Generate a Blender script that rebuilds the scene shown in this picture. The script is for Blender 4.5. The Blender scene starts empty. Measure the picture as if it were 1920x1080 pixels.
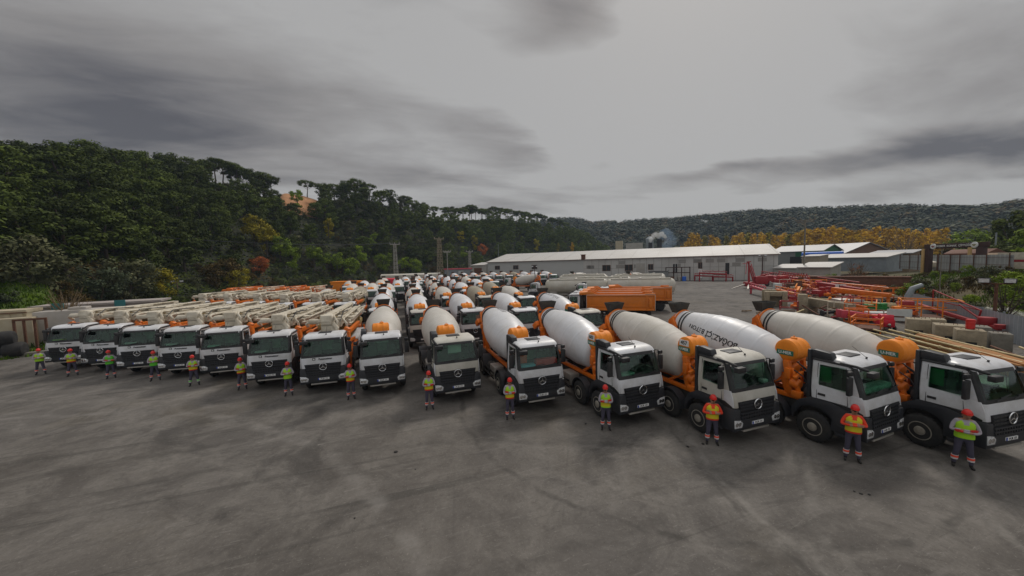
import bpy, bmesh, math, random
from mathutils import Vector, Matrix, noise
random.seed(11)
S = bpy.context.scene
COL = S.collection
R = math.radians
PI = math.pi

# ------------------------------------------------------------------ camera model (metres, truck lanes run along +Y)
FPX, PITCH, ROLL, CH, YAW = 664.65, .0706, .0265, 6.6425, .3256
_f = Vector((math.sin(YAW)*math.cos(PITCH), math.cos(YAW)*math.cos(PITCH), -math.sin(PITCH)))
_r0 = Vector((math.cos(YAW), -math.sin(YAW), 0)); _u0 = _r0.cross(_f)
_r = _r0*math.cos(ROLL) - _u0*math.sin(ROLL); _u = _r0*math.sin(ROLL) + _u0*math.cos(ROLL)
CAM = Vector((0, 0, CH))
def ray(x, y): return _f + _r*((x-960)/FPX) - _u*((y-540)/FPX)
def atz(x, y, z=0.):
    d = ray(x, y); return CAM + d*((z-CH)/d.z)
def atd(x, y, D):
    d = ray(x, y); return CAM + d*(D/math.hypot(d.x, d.y))
def azi(px):                       # horizontal unit direction of a picture column, taken on the horizon
    y = 493-.0265*(px-960); d = ray(px, y); v = Vector((d.x, d.y)); v.normalize(); return v
def atg(px, D, z=0.):
    v = azi(px); return Vector((v.x*D, v.y*D, z))

# ------------------------------------------------------------------ materials
MATS = {}
def mat(name, col, rough=.55, metal=0., var=.12, scale=3., dirt=None, dirt_amt=.0, bump=0., bscale=40., spec=.5, coord='Object', randv=0.):
    if name in MATS: return MATS[name]
    m = bpy.data.materials.new(name); m.use_nodes = True
    nt = m.node_tree; N = nt.nodes; L = nt.links; b = N['Principled BSDF']
    b.inputs['Roughness'].default_value = rough; b.inputs['Metallic'].default_value = metal
    b.inputs['Specular IOR Level'].default_value = spec
    tc = N.new('ShaderNodeTexCoord'); oi0 = N.new('ShaderNodeObjectInfo'); of = N.new('ShaderNodeVectorMath'); of.operation = 'MULTIPLY_ADD'
    L.new(oi0.outputs['Random'], of.inputs[0]); of.inputs[1].default_value = (37., 53., 71.); L.new(tc.outputs[coord], of.inputs[2]); src = of.outputs['Vector']
    nz = N.new('ShaderNodeTexNoise'); nz.inputs['Scale'].default_value = scale; nz.inputs['Detail'].default_value = 6; nz.inputs['Roughness'].default_value = .62
    L.new(src, nz.inputs['Vector'])
    mr = N.new('ShaderNodeMapRange'); mr.inputs['From Min'].default_value = .25; mr.inputs['From Max'].default_value = .75
    mr.inputs['To Min'].default_value = 1-var; mr.inputs['To Max'].default_value = 1+var
    L.new(nz.outputs['Fac'], mr.inputs['Value'])
    mx = N.new('ShaderNodeMix'); mx.data_type = 'RGBA'; mx.blend_type = 'MULTIPLY'; mx.inputs['Factor'].default_value = 1
    mx.inputs['A'].default_value = (*col, 1); L.new(mr.outputs['Result'], mx.inputs['B'])
    out = mx.outputs['Result']
    if randv:
        oi = N.new('ShaderNodeObjectInfo'); m2 = N.new('ShaderNodeMapRange'); m2.inputs['To Min'].default_value = 1-randv; m2.inputs['To Max'].default_value = 1+randv
        L.new(oi.outputs['Random'], m2.inputs['Value'])
        mm = N.new('ShaderNodeMix'); mm.data_type = 'RGBA'; mm.blend_type = 'MULTIPLY'; mm.inputs['Factor'].default_value = 1
        L.new(out, mm.inputs['A']); L.new(m2.outputs['Result'], mm.inputs['B']); out = mm.outputs['Result']
    if dirt:
        n2 = N.new('ShaderNodeTexNoise'); n2.inputs['Scale'].default_value = scale*.45; n2.inputs['Detail'].default_value = 8; n2.inputs['Roughness'].default_value = .7
        L.new(src, n2.inputs['Vector'])
        r2 = N.new('ShaderNodeMapRange'); r2.inputs['From Min'].default_value = .42; r2.inputs['From Max'].default_value = .72; r2.inputs['To Max'].default_value = dirt_amt
        L.new(n2.outputs['Fac'], r2.inputs['Value'])
        m3 = N.new('ShaderNodeMix'); m3.data_type = 'RGBA'; m3.inputs['B'].default_value = (*dirt, 1)
        L.new(r2.outputs['Result'], m3.inputs['Factor']); L.new(out, m3.inputs['A']); out = m3.outputs['Result']
        rr = N.new('ShaderNodeMapRange'); rr.inputs['To Min'].default_value = rough; rr.inputs['To Max'].default_value = min(1, rough+.35)
        L.new(r2.outputs['Result'], rr.inputs['Value']); L.new(rr.outputs['Result'], b.inputs['Roughness'])
    L.new(out, b.inputs['Base Color'])
    if bump:
        nb = N.new('ShaderNodeTexNoise'); nb.inputs['Scale'].default_value = bscale; nb.inputs['Detail'].default_value = 4; L.new(src, nb.inputs['Vector'])
        bp = N.new('ShaderNodeBump'); bp.inputs['Strength'].default_value = bump; bp.inputs['Distance'].default_value = .02
        L.new(nb.outputs['Fac'], bp.inputs['Height']); L.new(bp.outputs['Normal'], b.inputs['Normal'])
    MATS[name] = m; return m
DUST = (.30, .27, .22)
WHITE = mat('white_paint', (.64, .65, .68), .32, var=.07, scale=2, dirt=DUST, dirt_amt=.55)
CREAM = mat('cream_boom_paint', (.60, .55, .45), .5, var=.14, scale=2.5, dirt=(.25, .18, .09), dirt_amt=.65)
OCHRE = mat('ochre_boom_paint', (.34, .24, .09), .6, var=.25, scale=4, dirt=(.12, .08, .04), dirt_amt=.6)
DRUMW = mat('white_drum_paint', (.62, .63, .66), .38, var=.06, scale=1.2, dirt=(.40, .37, .32), dirt_amt=.5)
DRUMB = mat('dusty_drum_paint', (.52, .495, .455), .55, var=.08, scale=1.2, dirt=(.37, .34, .28), dirt_amt=.6)
DRUMO = mat('caked_drum_paint', (.30, .265, .20), .75, var=.15, scale=1.5, dirt=(.22, .19, .14), dirt_amt=.6)
ORANGE = mat('orange_paint', (.74, .165, .006), .42, var=.12, scale=4, dirt=(.25, .10, .03), dirt_amt=.45)
TANKO = mat('orange_tank_plastic', (.80, .235, .006), .6, var=.08, scale=3, dirt=(.45, .17, .03), dirt_amt=.3)
DORANGE = mat('tipper_orange_paint', (.66, .18, .008), .5, var=.1, scale=1.5, dirt=(.35, .13, .03), dirt_amt=.4)
BLACKP = mat('black_plastic', (.014, .0145, .017), .5, var=.15, scale=5, dirt=(.10, .09, .08), dirt_amt=.3)
DGREY = mat('dark_grey_plastic', (.020, .0215, .027), .5, var=.12, scale=4, dirt=(.08, .072, .06), dirt_amt=.2)
CHASSIS = mat('chassis_black', (.02, .02, .021), .7, var=.2, scale=6, dirt=(.13, .11, .085), dirt_amt=.5)
RUBBER = mat('tyre_rubber', (.015, .015, .016), .85, var=.2, scale=8, dirt=(.09, .08, .065), dirt_amt=.4)
STEEL = mat('rim_steel', (.34, .31, .26), .5, metal=.3, var=.2, scale=8, dirt=(.12, .10, .08), dirt_amt=.6)
ALU = mat('dusty_aluminium', (.40, .38, .35), .45, metal=.5, var=.12, scale=4, dirt=DUST, dirt_amt=.4)
CHROME = mat('chrome', (.75, .76, .78), .18, metal=1., var=.03)
HOPPER = mat('hopper_grey', (.032, .032, .030), .75, var=.25, scale=5, dirt=(.14, .12, .08), dirt_amt=.4)
LAMP = mat('headlight_lens', (.60, .61, .62), .15, metal=.2, var=.35, scale=14)
PLATEW = mat('plate_white', (.75, .75, .74), .5, var=.04)
PLATEB = mat('plate_blue', (.02, .06, .35), .5, var=.04)
INK = mat('black_ink', (.012, .012, .014), .6, var=.05)
GREENL = mat('green_label', (.02, .16, .10), .5, var=.08)
LETW = mat('white_lettering', (.72, .74, .73), .5, var=.04)
DARKIN = mat('cab_interior', (.07, .085, .075), .85, var=.4)
REDP = mat('red_paint', (.30, .008, .012), .5, var=.15, scale=4, dirt=(.16, .03, .03), dirt_amt=.4)
PINKP = mat('faded_red_paint', (.50, .05, .08), .55, var=.15, scale=4)
GREENP = mat('green_paint', (.012, .20, .035), .45, var=.15, scale=4)
CONC = mat('raw_concrete', (.31, .26, .18), .9, var=.25, scale=4, dirt=(.16, .13, .09), dirt_amt=.6, bump=.6, bscale=18)
CONCD = mat('dark_concrete', (.20, .185, .155), .9, var=.25, scale=4, dirt=(.10, .09, .07), dirt_amt=.6, bump=.5, bscale=18)
PIPEY = mat('yellowed_pipe', (.52, .42, .22), .6, var=.15, scale=4, dirt=(.2, .14, .07), dirt_amt=.5)
RUST = mat('rusty_steel', (.13, .055, .03), .85, var=.35, scale=6, dirt=(.05, .03, .02), dirt_amt=.6)
GALV = mat('galvanised_sheet', (.235, .265, .29), .5, metal=.05, var=.14, scale=1.2, dirt=(.12, .13, .13), dirt_amt=.4)
WOOD = mat('weathered_wood', (.20, .14, .085), .9, var=.3, scale=6)
BROWNW = mat('dark_brown_wood', (.05, .022, .016), .8, var=.2, scale=6)
YELLOWW = mat('yellow_post', (.50, .33, .13), .7, var=.15)
WALLW = mat('warehouse_cladding', (.48, .47, .45), .6, var=.07, scale=.35, dirt=(.22, .19, .16), dirt_amt=.35)
WALLP = mat('warehouse_smooth_cladding', (.43, .435, .425), .55, var=.03, scale=.2)
ROOFW = mat('white_sheet_roof', (.43, .415, .395), .5, var=.06, scale=.15, dirt=(.40, .36, .31), dirt_amt=.4)
ROOFG = mat('grey_sheet_roof', (.31, .31, .32), .5, var=.08, scale=.3)
BROWNF = mat('brown_trim', (.16, .09, .06), .8, var=.2)
SHEDG = mat('grey_shed_cladding', (.20, .21, .21), .6, var=.08, scale=.5)
SHEDGR = mat('green_shed_cladding', (.012, .11, .045), .6, var=.1, scale=.5)
PLASTER = mat('pale_plaster', (.38, .36, .33), .85, var=.12, scale=1, dirt=(.2, .18, .15), dirt_amt=.4)
BLUEP = mat('blue_tarpaulin', (.015, .12, .55), .5, var=.15)
CONT = mat('cream_container', (.42, .37, .27), .7, var=.12, scale=1.5, dirt=(.30, .20, .09), dirt_amt=.5)
TANKC = mat('tanker_cream', (.50, .475, .42), .5, var=.08, scale=.8, dirt=(.28, .24, .14), dirt_amt=.45)
TEAL = mat('teal_paint', (.02, .16, .17), .5)
BARK = mat('bark', (.075, .055, .04), .95, var=.3, scale=5)
TWIG = mat('dry_twig', (.15, .105, .055), .9, var=.2, scale=5)
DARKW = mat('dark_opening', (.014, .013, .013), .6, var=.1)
SOILO = mat('orange_soil', (.38, .19, .085), .95, var=.25, scale=.5)

GLEAM = mat('pale_green_gleam', (.17, .25, .19), .85, var=.5, scale=2.2)  # colour standing in for the green light and reflections in the windscreens
def glass(name, tint):
    m = bpy.data.materials.new(name); m.use_nodes = True; nt = m.node_tree; N = nt.nodes; L = nt.links
    for n in list(N): N.remove(n)
    o = N.new('ShaderNodeOutputMaterial'); t = N.new('ShaderNodeBsdfTransparent'); t.inputs['Color'].default_value = (*tint, 1)
    g = N.new('ShaderNodeBsdfGlossy'); g.inputs['Roughness'].default_value = .06; g.inputs['Color'].default_value = (.8, .85, .85, 1)
    fr = N.new('ShaderNodeFresnel'); fr.inputs['IOR'].default_value = 1.5
    mx = N.new('ShaderNodeMixShader'); L.new(fr.outputs['Fac'], mx.inputs['Fac']); L.new(t.outputs['BSDF'], mx.inputs[1]); L.new(g.outputs['BSDF'], mx.inputs[2])
    L.new(mx.outputs['Shader'], o.inputs['Surface']); MATS[name] = m; return m
GLASS = glass('green_windscreen_glass', (.76, .92, .83))

def leafmat(name, c1, c2, scale=.35, randv=.3, isl=.3):
    m = bpy.data.materials.new(name); m.use_nodes = True; nt = m.node_tree; N = nt.nodes; L = nt.links; b = N['Principled BSDF']
    b.inputs['Roughness'].default_value = .75; b.inputs['Specular IOR Level'].default_value = .12
    g = N.new('ShaderNodeNewGeometry'); nz = N.new('ShaderNodeTexNoise'); nz.inputs['Scale'].default_value = scale; nz.inputs['Detail'].default_value = 5; nz.inputs['Roughness'].default_value = .7
    L.new(g.outputs['Position'], nz.inputs['Vector'])
    rp = N.new('ShaderNodeValToRGB'); rp.color_ramp.elements[0].position = .34; rp.color_ramp.elements[1].position = .66
    rp.color_ramp.elements[0].color = (*c1, 1); rp.color_ramp.elements[1].color = (*c2, 1); L.new(nz.outputs['Fac'], rp.inputs['Fac'])
    oi = N.new('ShaderNodeObjectInfo'); mr = N.new('ShaderNodeMapRange'); mr.inputs['To Min'].default_value = 1-randv; mr.inputs['To Max'].default_value = 1+randv
    L.new(oi.outputs['Random'], mr.inputs['Value'])
    ri = N.new('ShaderNodeMapRange'); ri.inputs['To Min'].default_value = 1-isl; ri.inputs['To Max'].default_value = 1+isl; L.new(g.outputs['Random Per Island'], ri.inputs['Value'])
    mu = N.new('ShaderNodeMath'); mu.operation = 'MULTIPLY'; L.new(mr.outputs['Result'], mu.inputs[0]); L.new(ri.outputs['Result'], mu.inputs[1])
    mx = N.new('ShaderNodeMix'); mx.data_type = 'RGBA'; mx.blend_type = 'MULTIPLY'; mx.inputs['Factor'].default_value = 1
    L.new(rp.outputs['Color'], mx.inputs['A']); L.new(mu.outputs['Value'], mx.inputs['B']); L.new(mx.outputs['Result'], b.inputs['Base Color'])
    MATS[name] = m; return m
L_PINE = leafmat('pine_needles', (.026, .041, .005), (.080, .106, .014), .3, .45)
L_DARK = leafmat('dark_foliage', (.026, .038, .006), (.076, .094, .016), .4, .45)
L_OLIVE = leafmat('olive_foliage', (.05, .058, .026), (.105, .105, .05), .5, .3)
L_LIME = leafmat('lime_foliage', (.07, .12, .008), (.22, .30, .018), .5, .25)
L_YELL = leafmat('yellow_foliage', (.13, .12, .008), (.34, .28, .015), .5, .2)
L_GREY = leafmat('grey_green_foliage', (.036, .050, .026), (.088, .106, .056), .6, .25)
L_GOLD = leafmat('golden_poplar_foliage', (.36, .20, .010), (.70, .43, .022), .25, .2)
L_RUST = leafmat('rust_foliage', (.28, .075, .02), (.50, .14, .035), .8, .15)
L_BROWN = leafmat('brown_scrub', (.045, .032, .008), (.105, .070, .018), .6, .3)
L_FAR = leafmat('far_wood_foliage', (.020, .031, .016), (.042, .053, .025), .012, .0, .12)
L_WHITE = leafmat('white_blossom', (.45, .45, .38), (.72, .72, .66), 1., .1)
L_GRASS = leafmat('grass_blades', (.032, .070, .003), (.100, .165, .008), .4, .1)

# ------------------------------------------------------------------ mesh builder
class MB:
    def __init__(s): s.v = []; s.f = []; s.m = []
    def add(s, vs, fs, mi=0):
        o = len(s.v); s.v += [tuple(q) for q in vs]; s.f += [[i+o for i in q] for q in fs]; s.m += [mi]*len(fs)
    def box(s, x0, x1, y0, y1, z0, z1, mi=0, M=None):
        vs = [Vector(q) for q in ((x0,y0,z0),(x1,y0,z0),(x1,y1,z0),(x0,y1,z0),(x0,y0,z1),(x1,y0,z1),(x1,y1,z1),(x0,y1,z1))]
        if M: vs = [M @ q for q in vs]
        s.add(vs, [(0,3,2,1),(4,5,6,7),(0,1,5,4),(1,2,6,5),(2,3,7,6),(3,0,4,7)], mi)
    def prism(s, poly, lo, hi, ax=0, mi=0):            # poly in the two other axes, extruded along ax
        def P(a, b, c):
            return (c, a, b) if ax == 0 else ((a, c, b) if ax == 1 else (a, b, c))
        n = len(poly); vs = [P(a, b, lo) for a, b in poly] + [P(a, b, hi) for a, b in poly]
        fs = [tuple(range(n-1, -1, -1)), tuple(range(n, 2*n))] + [(i, (i+1) % n, n+(i+1) % n, n+i) for i in range(n)]
        s.add(vs, fs, mi)
    def beam(s, p, q, w, h=None, mi=0, w2=None, h2=None):
        p = Vector(p); q = Vector(q); h = w if h is None else h; w2 = w if w2 is None else w2; h2 = h if h2 is None else h2
        d = (q-p).normalized(); up = Vector((0,0,1)) if abs(d.z) < .95 else Vector((0,1,0))
        a = d.cross(up).normalized(); b = a.cross(d)
        vs = []
        for c, ww, hh in ((p, w, h), (q, w2, h2)):
            vs += [c-a*ww/2-b*hh/2, c+a*ww/2-b*hh/2, c+a*ww/2+b*hh/2, c-a*ww/2+b*hh/2]
        s.add(vs, [(0,1,2,3),(7,6,5,4),(0,4,5,1),(1,5,6,2),(2,6,7,3),(3,7,4,0)], mi)
    def tube(s, pts, r, n=8, mi=0, caps=True):
        pts = [Vector(p) for p in pts]; rs = r if isinstance(r, (list, tuple)) else [r]*len(pts)
        vs = []; fs = []; pa = None
        for i, p in enumerate(pts):
            d = (pts[min(i+1, len(pts)-1)]-pts[max(i-1, 0)]).normalized()
            if pa is None:
                up = Vector((0,0,1)) if abs(d.z) < .9 else Vector((1,0,0)); a = d.cross(up).normalized()
            else:
                a = (pa - d*pa.dot(d)).normalized()
            pa = a; b = d.cross(a)
            vs += [p+(a*math.cos(2*PI*k/n)+b*math.sin(2*PI*k/n))*rs[i] for k in range(n)]
        for i in range(len(pts)-1):
            for k in range(n):
                fs.append((i*n+k, i*n+(k+1) % n, (i+1)*n+(k+1) % n, (i+1)*n+k))
        if caps:
            fs.append(tuple(range(n-1, -1, -1))); e = (len(pts)-1)*n; fs.append(tuple(range(e, e+n)))
        s.add(vs, fs, mi)
    def lathe(s, prof, o, d, n=32, mi=0, x=None):       # prof: (distance along axis, radius)
        o = Vector(o); d = Vector(d).normalized(); up = Vector((0,0,1)) if abs(d.z) < .9 else Vector((1,0,0))
        a = d.cross(up).normalized(); b = d.cross(a); vs = []; fs = []
        for t, r in prof:
            vs += [o+d*t+(a*math.cos(2*PI*k/n)+b*math.sin(2*PI*k/n))*max(r, .001) for k in range(n)]
        for i in range(len(prof)-1):
            for k in range(n): fs.append((i*n+k, i*n+(k+1) % n, (i+1)*n+(k+1) % n, (i+1)*n+k))
        fs.append(tuple(range(n-1, -1, -1))); e = (len(prof)-1)*n; fs.append(tuple(range(e, e+n)))
        s.add(vs, fs, mi)
    def mesh(s, name, mats, smooth=None, bevel=0.):
        me = bpy.data.meshes.new(name); me.from_pydata(s.v, [], s.f)
        mats = mats if isinstance(mats, (list, tuple)) else [mats]
        for m in mats: me.materials.append(m)
        if len(mats) > 1: me.polygons.foreach_set('material_index', s.m)
        if bevel:
            bm = bmesh.new(); bm.from_mesh(me)
            bmesh.ops.bevel(bm, geom=list(bm.edges), offset=bevel, segments=2, affect='EDGES', profile=.5, clamp_overlap=True)
            bm.to_mesh(me); bm.free(); smooth = smooth or 40
        bm = bmesh.new(); bm.from_mesh(me); bmesh.ops.recalc_face_normals(bm, faces=bm.faces); bm.to_mesh(me); bm.free()
        if smooth:
            me.polygons.foreach_set('use_smooth', [True]*len(me.polygons)); me.set_sharp_from_angle(angle=R(smooth))
        me.update(); return me
def link(o, parent=None):
    COL.objects.link(o)
    if parent is not None: o.parent = parent
    return o
def obj(name, me, parent=None): return link(bpy.data.objects.new(name, me), parent)
def part(name, mb, mats, parent, smooth=None, bevel=0.): return obj(name, mb.mesh(name, mats, smooth, bevel), parent)
def tag(o, label=None, cat=None, group=None, kind=None):
    if label: o['label'] = label
    if cat: o['category'] = cat
    if group: o['group'] = group
    if kind: o['kind'] = kind
    return o
def thing(name, label, cat, loc=(0,0,0), rz=0., group=None, sc=1.):
    o = bpy.data.objects.new(name, None); o.empty_display_size = .3; COL.objects.link(o)
    o.location = loc; o.rotation_euler = (0, 0, rz); o.scale = (sc, sc, sc); return tag(o, label, cat, group)
def solo(name, mb, mats, label, cat, group=None, loc=None, rz=0., smooth=None, bevel=0.):
    o = obj(name, mb.mesh(name, mats, smooth, bevel)); tag(o, label, cat, group)
    if loc is not None: o.location = loc; o.rotation_euler = (0, 0, rz)
    return o
def tree_copy(o, parent=None, skip=()):
    c = o.copy(); COL.objects.link(c); c.parent = parent
    for ch in o.children:
        if ch.name.split('.')[0] in skip: continue
        tree_copy(ch, c, skip)
    return c
def put(o, x, y, rz=0., z=0., label=None, group=None, cat=None):
    o.location = (x, y, z); o.rotation_euler = (0, 0, rz); tag(o, label, cat, group); return o
def sub(o, name):
    for c in o.children_recursive:
        if c.name.split('.')[0] == name: yield c
def paint(o, m, slot=0):
    o.material_slots[slot].link = 'OBJECT'; o.material_slots[slot].material = m

def text_mesh(txt, size, depth=.006):
    cu = bpy.data.curves.new('t', 'FONT'); cu.body = txt; cu.size = size; cu.extrude = depth; cu.align_x = 'CENTER'; cu.align_y = 'CENTER'
    cu.resolution_u = 3; cu.offset = size*.02
    o = bpy.data.objects.new('t', cu); COL.objects.link(o); dg = bpy.context.evaluated_depsgraph_get()
    me = bpy.data.meshes.new_from_object(o.evaluated_get(dg)); bpy.data.objects.remove(o); bpy.data.curves.remove(cu); return me
def text_part(name, txt, size, M, m, parent, depth=.006):
    me = text_mesh(txt, size, depth); me.transform(M); me.materials.clear(); me.materials.append(m); return obj(name, me, parent)
def frame_mat(o, ux, uy):                                  # columns: text x, text y, normal
    ux = Vector(ux).normalized(); uy = Vector(uy).normalized(); n = ux.cross(uy)
    M = Matrix.Identity(4)
    for i in range(3): M[i][0] = ux[i]; M[i][1] = uy[i]; M[i][2] = n[i]; M[i][3] = o[i]
    return M

# ------------------------------------------------------------------ truck cab, shared by every truck
LV = [(1.24,1.035,.05,1.50),(1.44,1.05,.0,1.53),(1.60,1.057,.0,1.54),(1.76,1.06,.015,1.55),(1.97,1.06,.045,1.56),(2.10,1.055,.075,1.56),(2.45,1.035,.18,1.56),(2.82,1.005,.305,1.56),(2.90,.995,.34,1.56),(2.98,.98,.41,1.555),(3.05,.95,.53,1.54),(3.095,.88,.70,1.50)]
RC = .13
def lev(z):
    for a, b in zip(LV, LV[1:]):
        if a[0] <= z <= b[0]:
            t = (z-a[0])/(b[0]-a[0]); return [a[i]+(b[i]-a[i])*t for i in range(4)]
    return LV[-1] if z > 2 else LV[0]
def ring(z, hw, yf, yr):
    p = []; k = hw-RC
    for f in (-1,-.5,0,.5,1): p.append((f*k, yf))
    for i in (1,2,3): a = PI/2*i/4; p.append((k+RC*math.sin(a), yf+RC*(1-math.cos(a))))
    for y in (yf+RC, .50 if yf+RC < .49 else yf+RC+.02, .9, 1.30, yr-.05): p.append((hw, y))
    for f in (.95, 0, -.95): p.append((f*hw, yr))
    for y in (yr-.05, 1.30, .9, .50 if yf+RC < .49 else yf+RC+.02, yf+RC): p.append((-hw, y))
    for i in (3,2,1): a = PI/2*i/4; p.append((-k-RC*math.sin(a), yf+RC*(1-math.cos(a))))
    return [(x, y, z) for x, y in p]
def cab_mesh():
    mb = MB(); rs = [ring(*l) for l in LV]; n = len(rs[0])
    for r in rs: mb.v += r
    for i in range(len(rs)-1):
        z0, z1 = LV[i][0], LV[i+1][0]
        for k in range(n):
            k2 = (k+1) % n
            glass_z = z0 >= 2.09 and z1 <= 2.83
            if glass_z and (k < 4 or k in (9, 10) or k in (17, 18)): continue
            dark = (z0 < 1.3) or (z0 < 1.5 and 8 <= k <= 20) or (z0 >= 1.96 and z1 <= 2.91 and (k in (4,5,6,7) or k in (20,21,22,23))) or (z0 >= 1.96 and z1 <= 2.11 and k < 4)
            mb.f.append([i*n+k, i*n+k2, (i+1)*n+k2, (i+1)*n+k]); mb.m.append(1 if dark else 0)
    e = (len(rs)-1)*n; mb.v.append((0, 1.05, 3.125)); c = len(mb.v)-1
    for k in range(n): mb.f.append([e+k, e+(k+1) % n, c]); mb.m.append(0)
    mb.f.append(list(range(n-1, -1, -1))); mb.m.append(1)
    return mb
def front_patch(x0, x1, z0, z1, off=.012, nx=8, nz=3, xb0=None, xb1=None):   # a panel lying on the cab front
    mb = MB(); xb0 = x0 if xb0 is None else xb0; xb1 = x1 if xb1 is None else xb1; vs = []
    for j in range(nz+1):
        z = z0+(z1-z0)*j/nz; _, hw, yf, _y = lev(z)
        for i in range(nx+1):
            t = i/nx; s = j/nz; x = (xb0+(x0-xb0)*s)*(1-t)+(xb1+(x1-xb1)*s)*t; dx = max(0, abs(x)-(hw-RC)); dx = min(dx, RC*.98)
            vs.append((x, yf+RC-math.sqrt(RC*RC-dx*dx)-off, z))
    fs = [(j*(nx+1)+i, j*(nx+1)+i+1, (j+1)*(nx+1)+i+1, (j+1)*(nx+1)+i) for j in range(nz) for i in range(nx)]
    o = len(vs); back = [(x, y+.03, z) for x, y, z in vs]; fs += [tuple(o+q for q in reversed(f)) for f in fs[:nx*nz]]
    mb.add(vs+back, fs); b = [i for i in range(nx+1)] + [j*(nx+1)+nx for j in range(1, nz+1)] + [nz*(nx+1)+i for i in range(nx-1, -1, -1)] + [j*(nx+1) for j in range(nz-1, 0, -1)]
    mb.add([vs[i] for i in b]+[back[i] for i in b], [(i, (i+1) % len(b), len(b)+(i+1) % len(b), len(b)+i) for i in range(len(b))]); return mb

def wheel_parts(root, y, dual=False, rims=True):
    for sx in (-1, 1):
        t = MB(); w = .30 if not dual else .52; xo = 1.14
        prof = [(0,.30),(.0,.36),(.02,.47),(.05,.515),(.075,.54),(w-.075,.54),(w-.04,.515),(w-.02,.47),(w,.36),(w,.30)]
        t.lathe(prof, (sx*xo, y, .545), (-sx, 0, 0), 28)
        for k in range(28):
            a = 2*PI*k/28; t.beam((sx*(xo-.08), y+.542*math.cos(a), .545+.542*math.sin(a)), (sx*(xo-.22), y+.542*math.cos(a+.1), .545+.542*math.sin(a+.1)), .05, .022)
        wo = part('wheel', t, RUBBER, root, 35)
        if rims:
            r = MB(); d = -.10 if dual else .035
            r.lathe([(.03,.31),(-.005,.31),(-.01,.285),(.03,.27),(.06,.24),(.06-d*.5,.16),(-d*.9,.14),(-d*1.4,.10),(-d*1.4,.0)], (sx*xo, y, .545), (-sx, 0, 0), 24)
            for k in range(10):
                a = 2*PI*k/10; r.tube([(sx*(xo-.06), y+.2*math.cos(a), .545+.2*math.sin(a)), (sx*(xo-.02), y+.2*math.cos(a), .545+.2*math.sin(a))], .018, 6)
            part('rim', r, STEEL, wo, 35)

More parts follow.
